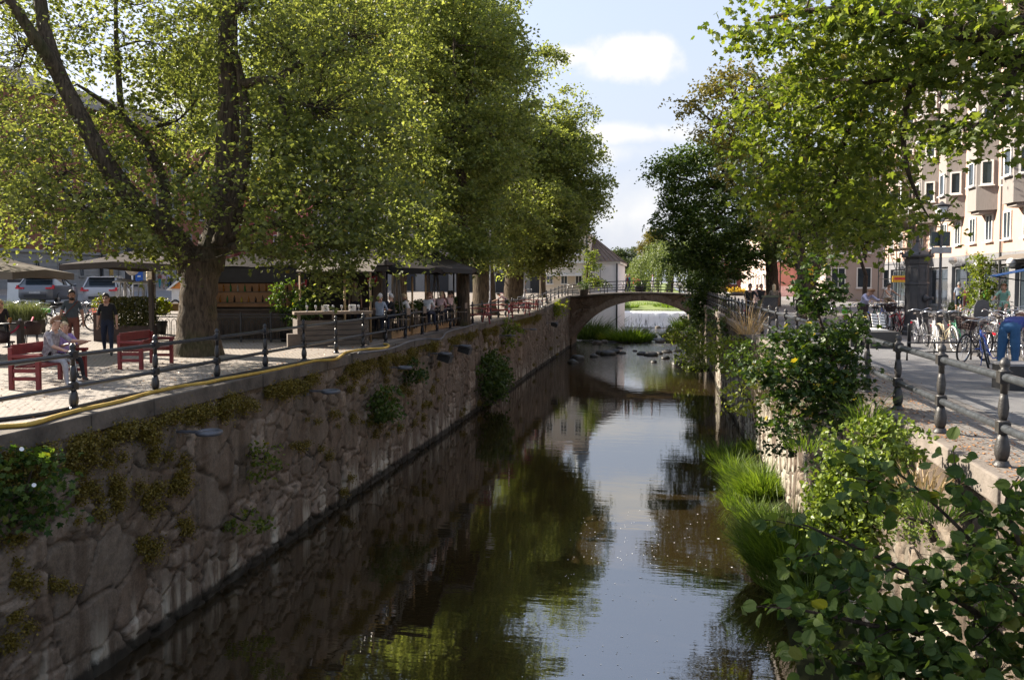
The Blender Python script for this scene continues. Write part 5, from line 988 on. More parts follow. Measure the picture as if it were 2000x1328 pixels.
    mb.tube([hc + fw * .09 * k - nd_ * .05 * k + rt * .022 * k, hc + fw * .096 * k - nd_ * .052 * k, hc + fw * .09 * k - nd_ * .05 * k - rt * .022 * k], .006 * k, 5, 5)
    for pos, d, s in hands:
        pos = pos + Vector((0, 0, z0)); side = Vector((1, 0, 0)); side = (side - d * side.dot(d)).normalized(); palm = d.cross(side).normalized()
        for j, (L, o) in enumerate(((.07, -.027), (.08, -.009), (.074, .009), (.058, .026))):
            a = (pos + d * .035 + side * o) * k; b = a + (d * L * .6 - Vector((0, .006, 0))) * k; c = b + (d * L * .35 + Vector((0, -.02, 0))) * k; mb.tube([a, b, c], [.009 * k, .0085 * k, .007 * k], 5, 0)
        a = (pos + side * (-.03) * s - d * .02) * k; b = a + (d * .03 - side * .03 * s - Vector((0, .015, 0))) * k; mb.tube([a, b, b + (d * .03 - Vector((0, .008, 0))) * k], [.011 * k, .0095 * k, .008 * k], 5, 0)
    m2 = bpy.data.meshes.new('x'); m2.from_pydata(mb.v, [], mb.f); m2.polygons.foreach_set('material_index', mb.m); m2.polygons.foreach_set('use_smooth', [True] * len(mb.f))
    bm = bmesh.new(); bm.from_mesh(me); bm.from_mesh(m2); bm.to_mesh(me); bm.free(); me.materials.append(EYE); me.materials.append(mat('lips', (.35, .12, .1), .5)); bpy.data.meshes.remove(m2)
    o = link('person', me, None, loc); o.rotation_euler = (0, 0, rz); tag(o, label, 'person', group)
    hm = HAIRC[hair]; H = MB(); n = 14; sc = V[sk] * k + nd_ * .01 * k - fw * .006 * k
    vs = []; fs = []; rows = 7
    for i in range(rows + 1):
        a = (i / rows) * 1.75
        for j in range(n):
            b = 2 * PI * j / n; fr = math.cos(b); aa = a * (1 - .36 * max(fr, 0)) * (1.0 if fr > -.2 else 1.14); rr = (1.06 + .05 * math.sin(j * 5 + i * 3)) * (1 - .16 * (i / rows) ** 4 * (fr > -.3))
            vs.append(sc + (fw * fr * .104 + rt * math.sin(b) * .09) * math.sin(aa) * k * rr + nd_ * math.cos(aa) * .118 * k * rr)
    fs = [(i * n + j, i * n + (j + 1) % n, (i + 1) * n + (j + 1) % n, (i + 1) * n + j) for i in range(rows) for j in range(n)]
    H.add(vs, fs, 0, True)
    if long: H.ball(sc - fw * .06 * k - nd_ * .12 * k, (.09 * k, .07 * k, .15 * k), 10, 0, .05)
    H.build('hair', hm, o)
    if beard: MB().ball(V[jw] * k + fw * .03 * k - nd_ * .02 * k, (.062 * k, .06 * k, .05 * k), 10, 0, .06).build('beard', HAIRC['dark'], o)
    if glasses:
        Gm = MB()
        for s in (-1, 1): Gm.ball(hc + fw * .097 * k + rt * s * .036 * k + nd_ * .022 * k, (.03 * k, .014 * k, .022 * k), 8); Gm.tube([hc + fw * .09 * k + rt * s * .065 * k + nd_ * .025 * k, hc + rt * s * .092 * k + nd_ * .02 * k], .005 * k, 5)
        Gm.build('sunglasses', EYE, o)
    if skirt:
        hem = (V[root].z - (.75 if skirt[1] is None else skirt[1])) * k; st = [(.15 * fat, .10), (.19 * fat, -.06), (.24 * fat, hem / k - V[root].z)]
        MB().lathe([(r * k, V[root].z * k + z * k) for r, z in st], 14).build('skirt', skirt[0], o)
    if cap: MB().lathe([(.1 * k, 0), (.098 * k, .05 * k), (.06 * k, .09 * k), (.01, .1 * k)], 12, sc + Vector((0, 0, .03 * k))).build('cap', cap, o)
    return o
def face_to(dx, dy): return math.atan2(dx, -dy)     # rz so that local -Y points along (dx, dy)
CR = Vector((math.cos(TH), math.sin(TH), 0)); CF = Vector((-math.sin(TH), math.cos(TH), 0))
def fdir(r, f): d = CR * r + CF * f; return face_to(d.x, d.y)       # facing given in camera right / forward
C_GREY = cloth('charcoal_tee', (.07, .085, .095)); C_RUST = cloth('rust_trousers', (.20, .075, .05)); C_BLACK = cloth('black', (.012, .012, .014)); C_NAVY = cloth('navy', (.015, .02, .04))
C_PAIS = mat('cloth_paisley', (.45, .42, .42), .85, scale=16, col2=(.15, .12, .13)); C_LJEAN = cloth('pale_jeans', (.38, .38, .39)); C_LILAC = cloth('lilac', (.30, .20, .42)); C_JEAN = cloth('blue_jeans', (.03, .10, .22))
C_WHITE = cloth('white', (.65, .64, .62)); C_BLUEG = cloth('blue_grey', (.28, .32, .40)); C_MAROON = cloth('maroon', (.22, .07, .07)); C_MINT = cloth('mint', (.22, .42, .33)); C_PINK = cloth('pale_pink', (.6, .42, .40)); C_LAV = cloth('lavender', (.45, .43, .56))
C_KHAKI = cloth('khaki', (.25, .2, .13)); C_PAT = mat('cloth_leopard', (.35, .28, .2), .85, scale=30, col2=(.05, .04, .035)); C_TEAL = cloth('teal', (.04, .25, .26)); C_OLIVE = cloth('olive', (.1, .12, .06)); C_RED = cloth('red', (.4, .05, .06)); C_DBLUE = cloth('deep_blue', (.03, .05, .22))
# --- walkers and bench sitters on the plaza
o1 = person(GL(143, 692), fdir(.5, -.87), 'bearded man in charcoal tee and rust trousers walking with a shoulder bag', C_GREY, C_RUST, 'dark', 1.82, 0, .0, (.12, .2, .15), (-.02, .28, .35), (.22, .04, .1), (-.16, .04, .3), beard=True, fat=1.12, skin=SKIN2, fine=True, sleeve=.36, leglen=.9)
o2 = person(GL(211, 694), fdir(.4, -.9), 'woman in black top, dark trousers and sunglasses walking towards the canal', C_BLACK, C_NAVY, 'dark', 1.74, 0, -.35, (.1, .17, .15), (-.1, .17, .2), (.26, .03, .08), (-.2, .03, .35), glasses=True, fat=1.15, fine=True, sleeve=.5)
bg_ = thing('shoulder_bag', o1.location + Vector((0, 0, 0)), 'dark camouflage shoulder bag hanging at the bearded man\'s hip', 'bag', o1.rotation_euler.z)
b_ = MB(); b_.ball((-.25, -.1, .93), (.15, .09, .19), 12, 0, .05); b_.build('bag_body', mat('camo_cloth', (.035, .04, .025), .85, scale=14, col2=(.16, .15, .10)), bg_)
b_ = MB(); b_.tube([(-.24, -.12, 1.08), (-.1, -.19, 1.25), (.06, -.17, 1.42), (.15, -.03, 1.54)], .014, 6); b_.build('strap', cloth('brown_strap', (.15, .05, .04)), bg_)
C_BR = fdir(1, -.1)
BENCH1 = Lz(20, 15.9); BENCH1 = GL(60, 754)
sit = dict(legL=(1.45, .08, 1.35), legR=(1.4, .05, 1.3), seat=.45)
o = person(GL(98, 749) + Vector((0, .0, 0)), fdir(1, -.15), 'man in patterned short sleeved shirt and pale jeans sitting on the front red bench', C_PAIS, C_LJEAN, 'ginger', 1.80, .22, .25, (.9, .1, .7), (.5, .1, .8), shoes=SHOEW, fine=True, glasses=False, **sit)
MB().box((0, 0, 0), (.012, .13, .012)).build('glasses', mat('clear_frame', (.6, .5, .4), .4), o, (o.location * 0) + Vector((-.09, -.27, 1.29)))
o = person(GL(128, 744), fdir(1, -.45), 'boy in lilac top and dark trousers sitting beside the man on the red bench', C_LILAC, C_BLACK, 'blond', 1.5, .05, -.3, (.7, .1, 1.1), (.6, .1, 1.2), fine=True, legL=(1.4, .05, 1.2), legR=(1.45, .15, .9), seat=.45)
# --- diners on the terrace (deck level)
DZ = .28
def diner(px, py, zc, rzv, label, shirt, hair, legs=C_NAVY, long=False, h=1.72, **kw):
    p = W(px, py, zc); z = zlf(p.x, p.y) + DZ; return person((p.x, p.y, z), rzv, label, shirt, legs, hair, h, kw.pop('lean', .12), kw.pop('turn', 0), kw.pop('armL', (.6, .1, .9)), kw.pop('armR', (.5, .1, 1.0)), (1.5, .1, 1.5), (1.5, .1, 1.5), seat=.47, long=long, group='diners on the terrace', **kw)
diner(742, 620, 28.2, fdir(.3, 1), 'diner in blue grey shirt with his back turned at the terrace rail', C_BLUEG, 'grey', lean=.05)
diner(752, 618, 29.6, fdir(-.5, -1), 'diner with dark hair facing the man in blue grey', C_NAVY, 'dark')
diner(768, 618, 28.8, fdir(-1, -.3), 'diner in black top at the terrace rail', C_BLACK, 'grey')
diner(800, 618, 30.6, fdir(-1, .0), 'diner in white shirt leaning forward with a raised glass', C_WHITE, 'blond', lean=.3, armL=(1.0, .1, 1.3))
diner(834, 616, 32.3, fdir(.4, 1), 'diner in broad white shirt seen from behind', C_WHITE, 'ginger', lean=.2)
diner(843, 613, 33.6, fdir(-.4, -1), 'woman diner with long brown hair facing the canal', C_PINK, 'brown', long=True)
diner(859, 613, 34.4, fdir(.3, 1), 'diner in pale pink shirt seen from behind', C_PINK, 'blond', lean=.25)
diner(868, 612, 35.2, fdir(-1, -.6), 'woman diner in maroon dress with long dark hair', C_MAROON, 'brown', long=True)
diner(880, 610, 36.0, fdir(-.7, .6), 'diner in pink shirt at the last terrace table', C_PINK, 'dark'); diner(886, 611, 37, fdir(-1, .1), 'diner in dark green top at the last terrace table', C_OLIVE, 'dark')
p = W(694, 600, 31); person((p.x, p.y, zlf(p.x, p.y) + DZ), fdir(.2, -1), 'standing waiter with fair hair deep in the shade of the awning', C_KHAKI, C_NAVY, 'blond', 1.78)
p = W(588, 600, 30); person((p.x, p.y, zlf(p.x, p.y) + .05), fdir(.2, -1), 'bartender in black with dark hair beside the kiosk', C_BLACK, C_BLACK, 'dark', 1.75)
person(GL(2, 668), fdir(.6, -.8), 'fair haired woman in black sitting at the cafe table on the frame edge', C_BLACK, C_BLACK, 'blond', 1.68, .1, long=True, legL=(1.5, .1, 1.5), legR=(1.5, .1, 1.5), seat=.46)
for px, zc, lab, a, b, hr in ((313, 82, 'pedestrian in maroon top and teal skirt outside the red shop', C_MAROON, C_TEAL, 'brown'), (321, 80, 'pedestrian in pale pink top and khaki shorts outside the red shop', C_PINK, C_KHAKI, 'dark'), (330, 81, 'pedestrian in blue jeans outside the red shop', C_LAV, C_JEAN, 'blond')):
    person(Lz(px, zc), fdir(.2, 1), lab, a, b, hr, 1.7, leglen=.55 if b is C_KHAKI else 1)
# --- bridge and right quay
for px, lab, a, b, hr, d, zz in ((1223, 'walker in dark jacket crossing the bridge beside the red backpack', C_NAVY, C_NAVY, 'grey', 1, 78.2), (1229, 'walker in teal jacket with a red backpack on the bridge', C_TEAL, C_NAVY, 'ginger', 1, 78.2), (1275, 'walker in pale blue shirt standing alone on the bridge', C_LAV, C_WHITE, 'dark', -1, 79)):
    p = W(px, 570, zz + .3); p.z = deckz(p.x); o = person(p, fdir(d, .15), lab, a, b, hr, 1.75)
    if 'teal' in lab:
        q = thing('backpack', p, 'red backpack worn on the bridge by the walker in teal', 'backpack', o.rotation_euler.z); k = MB(); k.ball((0, .2, 1.28), (.16, .11, .24), 10); k.build('bag_body', C_RED, q); k = MB()
        for s in (-1, 1): k.tube([(s * .1, .14, 1.45), (s * .12, .02, 1.5), (s * .12, -.13, 1.38), (s * .12, .1, 1.12)], .015, 5)
        k.build('strap', C_RED, q)
person(GR(1872, 613), fdir(.5, .9), 'grey haired man in pale tee and dark shorts strolling past the green sale poster', C_BLUEG, C_NAVY, 'grey', 1.8, 0, leglen=.5, fat=1.1, sleeve=.4)
person(GR(1887, 613), fdir(.5, .9), 'woman in maroon top walking beside the man in dark shorts', C_MAROON, C_MAROON, 'grey', 1.62, .05, armL=(.5, .3, 1.2), fat=1.1)
o = person(GR(1969, 742), fdir(1, .9), 'person in blue jeans bending over a bicycle beside the black box', C_DBLUE, C_JEAN, 'ginger', 1.76, 1.25, 0, (1.2, .2, .3), (1.25, .3, .2), (-.06, .08, .02), (-.04, .06, .04), fat=1.18, fine=True, sleeve=.3)
person(GR(1683, 652), fdir(.3, -.9), 'ginger haired person in lavender shirt bending over the parked bicycles', C_LAV, C_KHAKI, 'ginger', 1.75, .55, .2, (1.0, .1, .5), (.9, .15, .6), (.1, .05, .05), (-.05, .05, .05), nod=.4, leglen=.5, sleeve=.8)
person(GR(1486, 626), fdir(.1, -1), 'woman in black top and trousers walking with one hand on her hip', C_BLACK, C_OLIVE, 'dark', 1.72, armR=(-.3, .6, 1.4), sleeve=.1)
person(GR(1511, 626), fdir(.2, 1), 'fair haired woman in spotted dress seen from behind', C_PAT, C_PAT, 'blond', 1.7, long=True, skirt=(C_PAT, .45), leglen=.5)
person(GR(1478, 612), fdir(-.1, -1), 'small figure in pink far along the right quay', C_PINK, C_PINK, 'brown', 1.65)
# ================================================================ OBJECTS
# ---- iron railings
def post_mesh(M_):
    mb = MB(); mb.lathe([(.085, 0), (.085, .03), (.07, .045), (.062, .07)], 14)
    mb.lathe([(.05, .07), (.07, .13), (.074, .2), (.058, .28), (.04, .345)], 16, flute=.10)
    mb.box((0, 0, .40), (.11, .11, .11)); mb.lathe([(.062, .345), (.062, .352)], 12); mb.lathe([(.055, .45), (.066, .46), (.055, .475)], 12)
    mb.lathe([(.034, .475), (.047, .53), (.054, .6), (.044, .68), (.034, .74)], 16, flute=.14); mb.lathe([(.034, .74), (.034, .83), (.045, .84), (.033, .855)], 12)
    mb.box((0, 0, .905), (.115, .115, .115)); mb.lathe([(.07, .956), (.05, .975), (.032, .985), (.05, 1.02), (.046, 1.06), (.02, 1.095), (.004, 1.1)], 12)
    o = mb.build('post', M_); return o
def railing(name, pts, label, M_, M_r, r=.036, hs=(.905, .40)):
    t = thing(name, pts[0], label, 'railing'); b = Vector(pts[0]); p0 = post_mesh(M_)
    for i, q in enumerate(pts):
        o = p0 if i == 0 else p0.copy()
        if i: COL.objects.link(o)
        o.parent = t; o.location = Vector(q) - b; o.rotation_euler = (random.uniform(-.012, .012), random.uniform(-.012, .012), random.uniform(-.06, .06))
    for h in hs: MB().tube([Vector(q) - b + Vector((0, 0, h)) for q in pts], r, 10).build('upper_rail' if h > .6 else 'lower_rail', M_r, t)
    return t
RAILM = mat('painted_rail', (.028, .033, .042), .32, var=.35, scale=20, spec=.6, bump=.1, bscale=60)
pts = []
for k in range(-2, 32):
    y = 11.25 + 2.1 * k; x = -9.36 + (.25 * sstep(60, 76, y)); pts.append((float(x), y, zlf(-9.5, y) - .01))
railing('iron_railing', pts, 'black cast iron railing with acorn posts along the plaza edge of the canal', M_IRON, RAILM)
pts = [(3.32, 5.05 + 1.8 * k, ZR) for k in range(40)]
railing('iron_railing', pts, 'weathered cast iron railing with fluted posts along the bicycle side of the canal', M_IRON2, mat('worn_rail', (.06, .065, .072), .35, var=.5, scale=16, metal=.3, bump=.15, bscale=50), .042)
for yy, lab in ((BY0 + .12, 'thin black bar railing on the near side of the stone bridge'), (BY1 - .12, 'thin black bar railing on the far side of the stone bridge')):
    t = thing('bridge_railing', (0, yy, 0), lab, 'railing', group=None); xs = np.linspace(-9.1, 3.2, 8)
    for x in xs: MB().tube([(x, 0, deckz(x)), (x, 0, deckz(x) + 1.12)], .04, 6).build('post', M_IRON, t)
    xx = np.linspace(-9.1, 3.2, 24)
    for h in (1.08, .78, .5, .25): MB().tube([(x, 0, deckz(x) + h) for x in xx], .028 if h < 1 else .036, 6).build('rail', M_IRON, t)
for px, zc, lab in ((1140, 75, 'shrub in a pale pot at the plaza end of the bridge'), (1248, 79, 'flower tub with pink blooms at the crown of the bridge')):
    p = W(px, 575, zc); p.z = deckz(p.x) if px > 1200 else zlf(p.x, p.y); q = thing('plant_pot', p, lab, 'plant pot')
    MB().lathe([(.35, 0), (.48, .55), (.5, .6)], 12).build('pot', M_CONC if px < 1200 else M_DARK, q)
    P, _ = blob_leaves([(np.array([0, 0, .95]), np.array([.55, .55, .5]), 40)], 12, .16); link('foliage', leaf_mesh('foliage', P, .12, L_DARK), q)
    if px > 1200: P, _ = blob_leaves([(np.array([-.3, 0, 1.05]), np.array([.4, .4, .3]), 14)], 8, .1); link('blossom', leaf_mesh('blossom', P, .1, L_FLOWER), q)
# ---- hoses along the coping
def onq(px, py, h=.04): return G(px, py, ZL + h)
hp = [(-60, 838), (0, 833), (60, 828), (110, 813), (160, 800), (230, 785), (290, 768), (350, 755), (400, 748), (432, 741), (444, 739), (490, 731), (541, 721), (600, 708), (619, 704), (653, 702), (668, 694), (677, 688), (714, 682), (752, 680), (759, 674), (750, 672)]
o = MB().tube(smooth_path([onq(*q) for q in hp], 5), .036, 10, rough=.06).build('fire_hose', mat('yellow_hose', (.36, .22, .03), .7, col2=(.55, .38, .08), scale=3, bump=.4, bscale=30)); tag(o, 'yellow hose snaking along the plaza coping', 'hose')
o = MB().tube(smooth_path([onq(*q, .03) for q in [(-60, 826), (60, 812), (140, 797), (230, 776), (300, 764), (380, 747), (430, 737), (520, 720), (600, 705), (660, 697)]], 5), .035, 8).build('rubber_hose', M_DARK); tag(o, 'black rubber hose lying beside the yellow one', 'hose')
o = MB().tube(smooth_path([onq(*q, .05) for q in [(700, 690), (760, 682), (800, 667), (830, 662), (860, 662), (871, 650), (884, 645), (905, 640), (930, 632)]], 5), .03, 8).build('grey_cable', mat('grey_rubber', (.09, .09, .1), .5)); tag(o, 'grey cable looping along the coping below the terrace', 'cable')
# ---- ring lamps and floodlights on the wall
M_LAMP = mat('lamp_grey', (.10, .105, .12), .45, metal=.3)
for i, (px, py, box, lab) in enumerate([(345, 842, 0, 'ring shaped wall lamp nearest the hose end'), (598, 763, 0, 'second ring lamp above the hanging shrub'), (752, 717, 0, 'third ring lamp beside the bright shrub'), (838, 690, 1, 'ring lamp with black floodlight box left of the ivy mass'), (880, 675, 1, 'ring lamp with floodlight box at the ivy top'), (975, 655, 0, 'ring lamp right of the elder'), (1022, 643, 0, 'small ring lamp on the far wall'), (1068, 630, 1, 'farthest floodlight box near the bridge')]):
    p = Vector(wallpt(px, py, 0)); t = thing('wall_lamp', p, lab, 'wall lamp', 0, 'lamps along the canal wall'); MB().box((.2, 0, 0), (.5, .12, .035)).box((.0, 0, -.02), (.06, .2, .2)).build('arm', M_LAMP, t)
    mb = MB(); mb.torus((.66, 0, 0), .2, .045, 24, 8, 0, 'Z'); mb.build('ring', M_LAMP, t); MB().lathe([(.16, -.012), (.16, .012)], 20, (.66, 0, 0)).build('lens', mat('lamp_lens', (.25, .25, .25), .15), t)
    if box: MB().box((.55, .3, -.18), (.5, .5, .28), ry=.3).build('floodlight', M_DARK, t)

# ---- red benches
M_REDW = mat('red_paint', (.17, .018, .018), .5, var=.25, scale=5, bump=.1)
def bench(p, rz, label, L=1.55):
    """seat faces local +X, long axis local Y"""
    t = thing('park_bench', p, label, 'bench', rz); fr = MB()
    for s in (-1, 1):
        y = s * (L / 2 - .05); fr = MB(); fr.bbox((-.05, y - .04, 0), (.03, y + .04, .82)); fr.bbox((.47, y - .04, 0), (.55, y + .04, .62)); fr.bbox((-.05, y - .05, .621), (.58, y + .05, .68)); fr.bbox((.03, y - .03, .18), (.47, y + .03, .25)); fr.bbox((.03, y - .03, .33), (.47, y + .03, .41)); fr.build('side_frame', M_REDW, t, bevel=.008)
    mb = MB()
    for k in range(4): mb.bbox((.03 + k * .125, -L / 2 + .1, .412), (.14 + k * .125, L / 2 - .1, .45))
    mb.build('seat', M_REDW, t, bevel=.006); mb = MB(); mb.bbox((-.04, -L / 2 + .095, .50), (.0, L / 2 - .095, .62)); mb.bbox((-.05, -L / 2 + .095, .66), (-.01, L / 2 - .095, .86)); mb.build('backrest', M_REDW, t, bevel=.006); return t
a, b = GL(40, 758), GL(128, 744); bench((a + b) / 2 - CR * .12, math.atan2(CR.y, CR.x), 'dark red wooden bench on which the man and the boy sit', 1.75)
a, b = GL(232, 722), GL(300, 709); bench((a + b) / 2, math.atan2(CR.y, CR.x) - .05, 'empty dark red wooden bench beside the big forked linden', 1.6)

# ---- parasols and awnings
M_CANV = mat('grey_canvas', (.08, .07, .065), 1.0, spec=.05, var=.12, scale=2); M_CANV2 = mat('shade_dark_canvas', (.035, .031, .029), 1.0, spec=.05, var=.2, scale=2); M_CANVL = mat('beige_canvas', (.17, .15, .13), 1.0, spec=.05, var=.1, scale=2); M_WOOD = mat('weathered_wood', (.20, .15, .11), .8, var=.25, scale=3, stretch=(2, 2, 12)); M_WOODT = mat('tan_wood', (.36, .24, .12), .75, var=.2, scale=3)  # grey and dark canvas are darkened to carry the tree shade over them
M_PLANK = mat('greyed_planks', (.125, .102, .084), .85, var=.22, scale=2.2, stretch=(1, 1, 9), bump=.3)
def parasol(p, sz, zb, zt, rz, label, m, pole=True):
    t = thing('cafe_parasol', p, label, 'parasol', rz, 'parasols of the cafe terrace'); h = sz / 2; n = 8; vs = [(0, 0, zt)]
    ring = [(-h, -h), (0, -h), (h, -h), (h, 0), (h, h), (0, h), (-h, h), (-h, 0)]
    for f, dz_ in ((.5, .0), (1, 0)):
        for k, (x, y) in enumerate(ring): vs.append((x * f, y * f, zt + (zb - zt) * f - (.07 if f == .5 else 0) + (.1 if (k % 2 and f == 1) else 0)))
    vs += [(x, y, z - .2) for x, y, z in vs[9:17]]
    fs = [(0, 1 + k, 1 + (k + 1) % 8) for k in range(8)] + [(1 + k, 9 + k, 9 + (k + 1) % 8, 1 + (k + 1) % 8) for k in range(8)] + [(9 + k, 17 + k, 17 + (k + 1) % 8, 9 + (k + 1) % 8) for k in range(8)]
    me = bpy.data.meshes.new('canopy'); me.from_pydata(vs, [], fs); me.materials.append(m); o = link('canopy', me, t); sd = o.modifiers.new('cloth', 'SOLIDIFY'); sd.thickness = .02
    MB().tube([(0, 0, 0), (0, 0, zt - .04)], .045, 8).build('pole', M_WOOD, t); mb = MB()
    for x, y in ring: mb.tube([(0, 0, zt - .12), (x * .97, y * .97, zb - .02)], .02, 4)
    mb.tube([(0, 0, zt + .02), (0, 0, zt + .16)], .05, 6); mb.build('ribs', M_WOOD, t); return t
parasol(Lz(-45, 23), 3.8, 2.25, 2.95, .3, 'beige parasol over the cafe tables at the frame edge', M_CANVL)
parasol(Lz(300, 29), 4.2, 2.65, 3.35, .0, 'sun dappled grey parasol behind the patio heaters', M_CANV)
parasol(Lz(505, 31.5), 4.4, 2.55, 3.3, .1, 'dark parasol above the bar kiosk shelves', M_CANV2); parasol(Lz(625, 31), 4.0, 2.6, 3.4, .1, 'dark parasol between the kiosk and the terrace', M_CANV2)
parasol(Lz(745, 31.5), 4.4, 2.55, 3.55, .15, 'dark parasol over the middle terrace tables', M_CANV2); parasol(Lz(838, 35.5), 4.2, 2.6, 3.6, .15, 'grey parasol with a sunlit slope at the end of the terrace', M_CANV)
t = thing('awning', Lz(655, 27.2), 'low beige awning strip over the planked terrace bar', 'awning', TH); MB().prism([(-1.3, 0, 2.38), (1.3, 0, 2.38), (1.3, .0, 2.44), (-1.3, 0, 2.44)], (0, .05, 0)).prism([(-1.32, -.05, 2.4), (1.32, -.05, 2.4), (1.32, 1.3, 2.85), (-1.32, 1.3, 2.85)], (0, 0, .03)).build('canvas', M_CANVL, t)
mb = MB()
for x in (-1.2, 1.2): mb.tube([(x, .0, 0), (x, .0, 2.4)], .035, 6)
mb.build('pole', M_WOODT, t)
# ---- bar kiosk
q = Lz(500, 28.6); t = thing('bar_kiosk', q, 'dark bar kiosk with lit bottle shelves behind the iron fence', 'kiosk', TH)
MB().bbox((-1.9, .9, 0), (1.6, 1.0, 2.4)).bbox((-1.9, 0, 0), (-1.8, .9, 2.4)).bbox((1.5, 0, 0), (1.6, .9, 2.4)).build('wall', mat('dark_timber', (.05, .038, .03), .8, var=.3, scale=4), t)
MB().bbox((-1.95, -.1, 0), (1.62, .0, 1.05)).bbox((-2, -.2, 1.051), (1.7, .3, 1.1)).build('counter', mat('bar_timber', (.085, .06, .045), .75, var=.3, scale=3), t)
MB().bbox((-2.0, -.3, 2.05), (1.75, 1.05, 2.55)).build('roof', mat('black_fascia', (.02, .018, .018), .7), t)
m = mat('lit_backboard', (.06, .04, .03), .6, scale=1.6, col2=(.22, .14, .10)); m.node_tree.nodes['Principled BSDF'].inputs['Emission Color'].default_value = (1, .5, .2, 1); m.node_tree.nodes['Principled BSDF'].inputs['Emission Strength'].default_value = .012
MB().bbox((-1.78, .84, 1.15), (1.48, .895, 2.0)).build('backboard', m, t); MB().bbox((-1.79, .55, 1.28), (1.49, .838, 1.32)).bbox((-1.79, .55, 1.68), (1.49, .838, 1.72)).build('shelf', M_WOOD, t)
BC = [mat('green_bottle', (.03, .2, .06), .15), mat('amber_bottle', (.35, .14, .02), .15), mat('clear_bottle', (.5, .5, .48), .15), mat('yellow_bottle', (.5, .4, .05), .2), mat('dark_bottle', (.03, .02, .02), .2)]
for i in range(24):
    z = 1.32 if i % 2 else 1.72; h = random.uniform(.2, .3); mb = MB(); mb.lathe([(.036, 0), (.036, h * .6), (.014, h * .8), (.014, h)], 8)
    o = mb.build('bottle', random.choice(BC), None, t.matrix_basis @ Vector((-1.65 + i * .13, .66, z))); 
    tag(o, 'bottle standing on the lit shelves of the bar kiosk', 'bottle', 'bottles on the bar shelves')
for o in [o for o in COL.objects if o.name.startswith('bottle')]:
    v = o.location - q; o.location = q + Matrix.Rotation(TH, 3, 'Z') @ v if False else o.location
q2 = Lz(652, 33); t = thing('shade_backdrop_hut', q2, 'added dark timber hut standing in for the shade behind the terrace bar', 'hut', TH); MB().bbox((-1.9, 0, 0), (1.6, 2.2, 2.35)).build('wall', mat('dark_timber', (.05, .038, .03)), t); MB().bbox((-.9, -.03, 1.0), (.7, -.002, 1.95)).build('hatch', M_DARK, t); MB().bbox((-2.1, -.3, 2.351), (1.8, 2.4, 2.5)).build('roof', mat('black_fascia', (.02, .018, .018)), t)  # hut added as a dark backdrop for the shade behind the diners
t = thing('terrace_pergola', (-9.9, 27.4, ZL), 'dark flat roofed timber pergola over the terrace', 'pergola'); MB().bbox((-4.6, .1, 2.62), (.0, 10.6, 2.68)).build('roof', M_CANV2, t); mb = MB()
for y in (0, 2.6, 5.2, 7.8, 10.4): mb.bbox((-4.7, y, 2.45), (.1, y + .12, 2.615))
mb.bbox((-.02, .0, 2.683), (.08, 10.7, 2.85)); mb.build('beams', mat('dark_timber', (.05, .038, .03)), t)
for y in (.06, 5.26, 10.46):
    for x in (-4.5, -.05): MB().bbox((x - .05, y - .05, 0), (x + .05, y + .05, 2.449)).build('post', mat('dark_timber', (.05, .038, .03)), t)
# hanging plants at the kiosk corner
for px, py, zc, r, lab, lf in ((556, 585, 27.6, .5, 'dark hanging fern at the kiosk corner', L_BUSH), (586, 612, 27, .36, 'light green climbing plant on the terrace post', L_ELM), (600, 590, 28, .4, 'dark potted palm beside the light green climber', L_DARK)):
    c = np.array(W(px, py, zc)); g_ = zlf(c[0], c[1]); t = thing('hanging_plant', (c[0], c[1], g_), lab, 'plant'); MB().lathe([(.14, 0), (.2, .35), (.2, .4)], 10).build('pot', M_DARK, t)
    MB().tube([(0, 0, .35), (.02, .02, c[2] - g_)], .02, 5).build('stem', BARK2, t); P, _ = blob_leaves([(np.array([0, 0, c[2] - g_]), np.array([r, r, r * 1.7]), 70)], 12, .12); link('foliage', leaf_mesh('foliage', P, .1, lf, up=.1, droop=.8), t)
# ---- wrought iron fence
a = GL(296, 668); b = GL(588, 668); L = (b - a).length; t = thing('iron_fence', a, 'black wrought iron fence with rounded arches in front of the kiosk', 'fence', math.atan2(b.y - a.y, b.x - a.x))
mb = MB(); n = int(L / .22)
for k in range(n):
    x = (k + .5) * L / n; w = .085; mb.tube([(x - w, 0, .1), (x - w, 0, .68), (x - w * .7, 0, .76), (x, 0, .80), (x + w * .7, 0, .76), (x + w, 0, .68), (x + w, 0, .1)], .012, 5); mb.tube([(x, 0, .1), (x, 0, .6)], .009, 4)
mb.build('arched_bars', M_IRON, t); mb = MB()
for z in (.1, .86, .95): mb.bar((0, 0, z), (L, 0, z), .04, .035)
mb.build('rail', M_IRON, t)
for k in range(6): MB().bbox((k * L / 5 - .03, -.03, 0), (k * L / 5 + .03, .03, 1.02)).build('post', M_IRON, t)
o = MB().bbox((-.06, -.06, 0), (.06, .06, 2.15)).build('timber_post', mat('dark_timber', (.05, .038, .03)), None, GL(297, 672)); tag(o, 'dark square timber post beside the hedge trough', 'post')
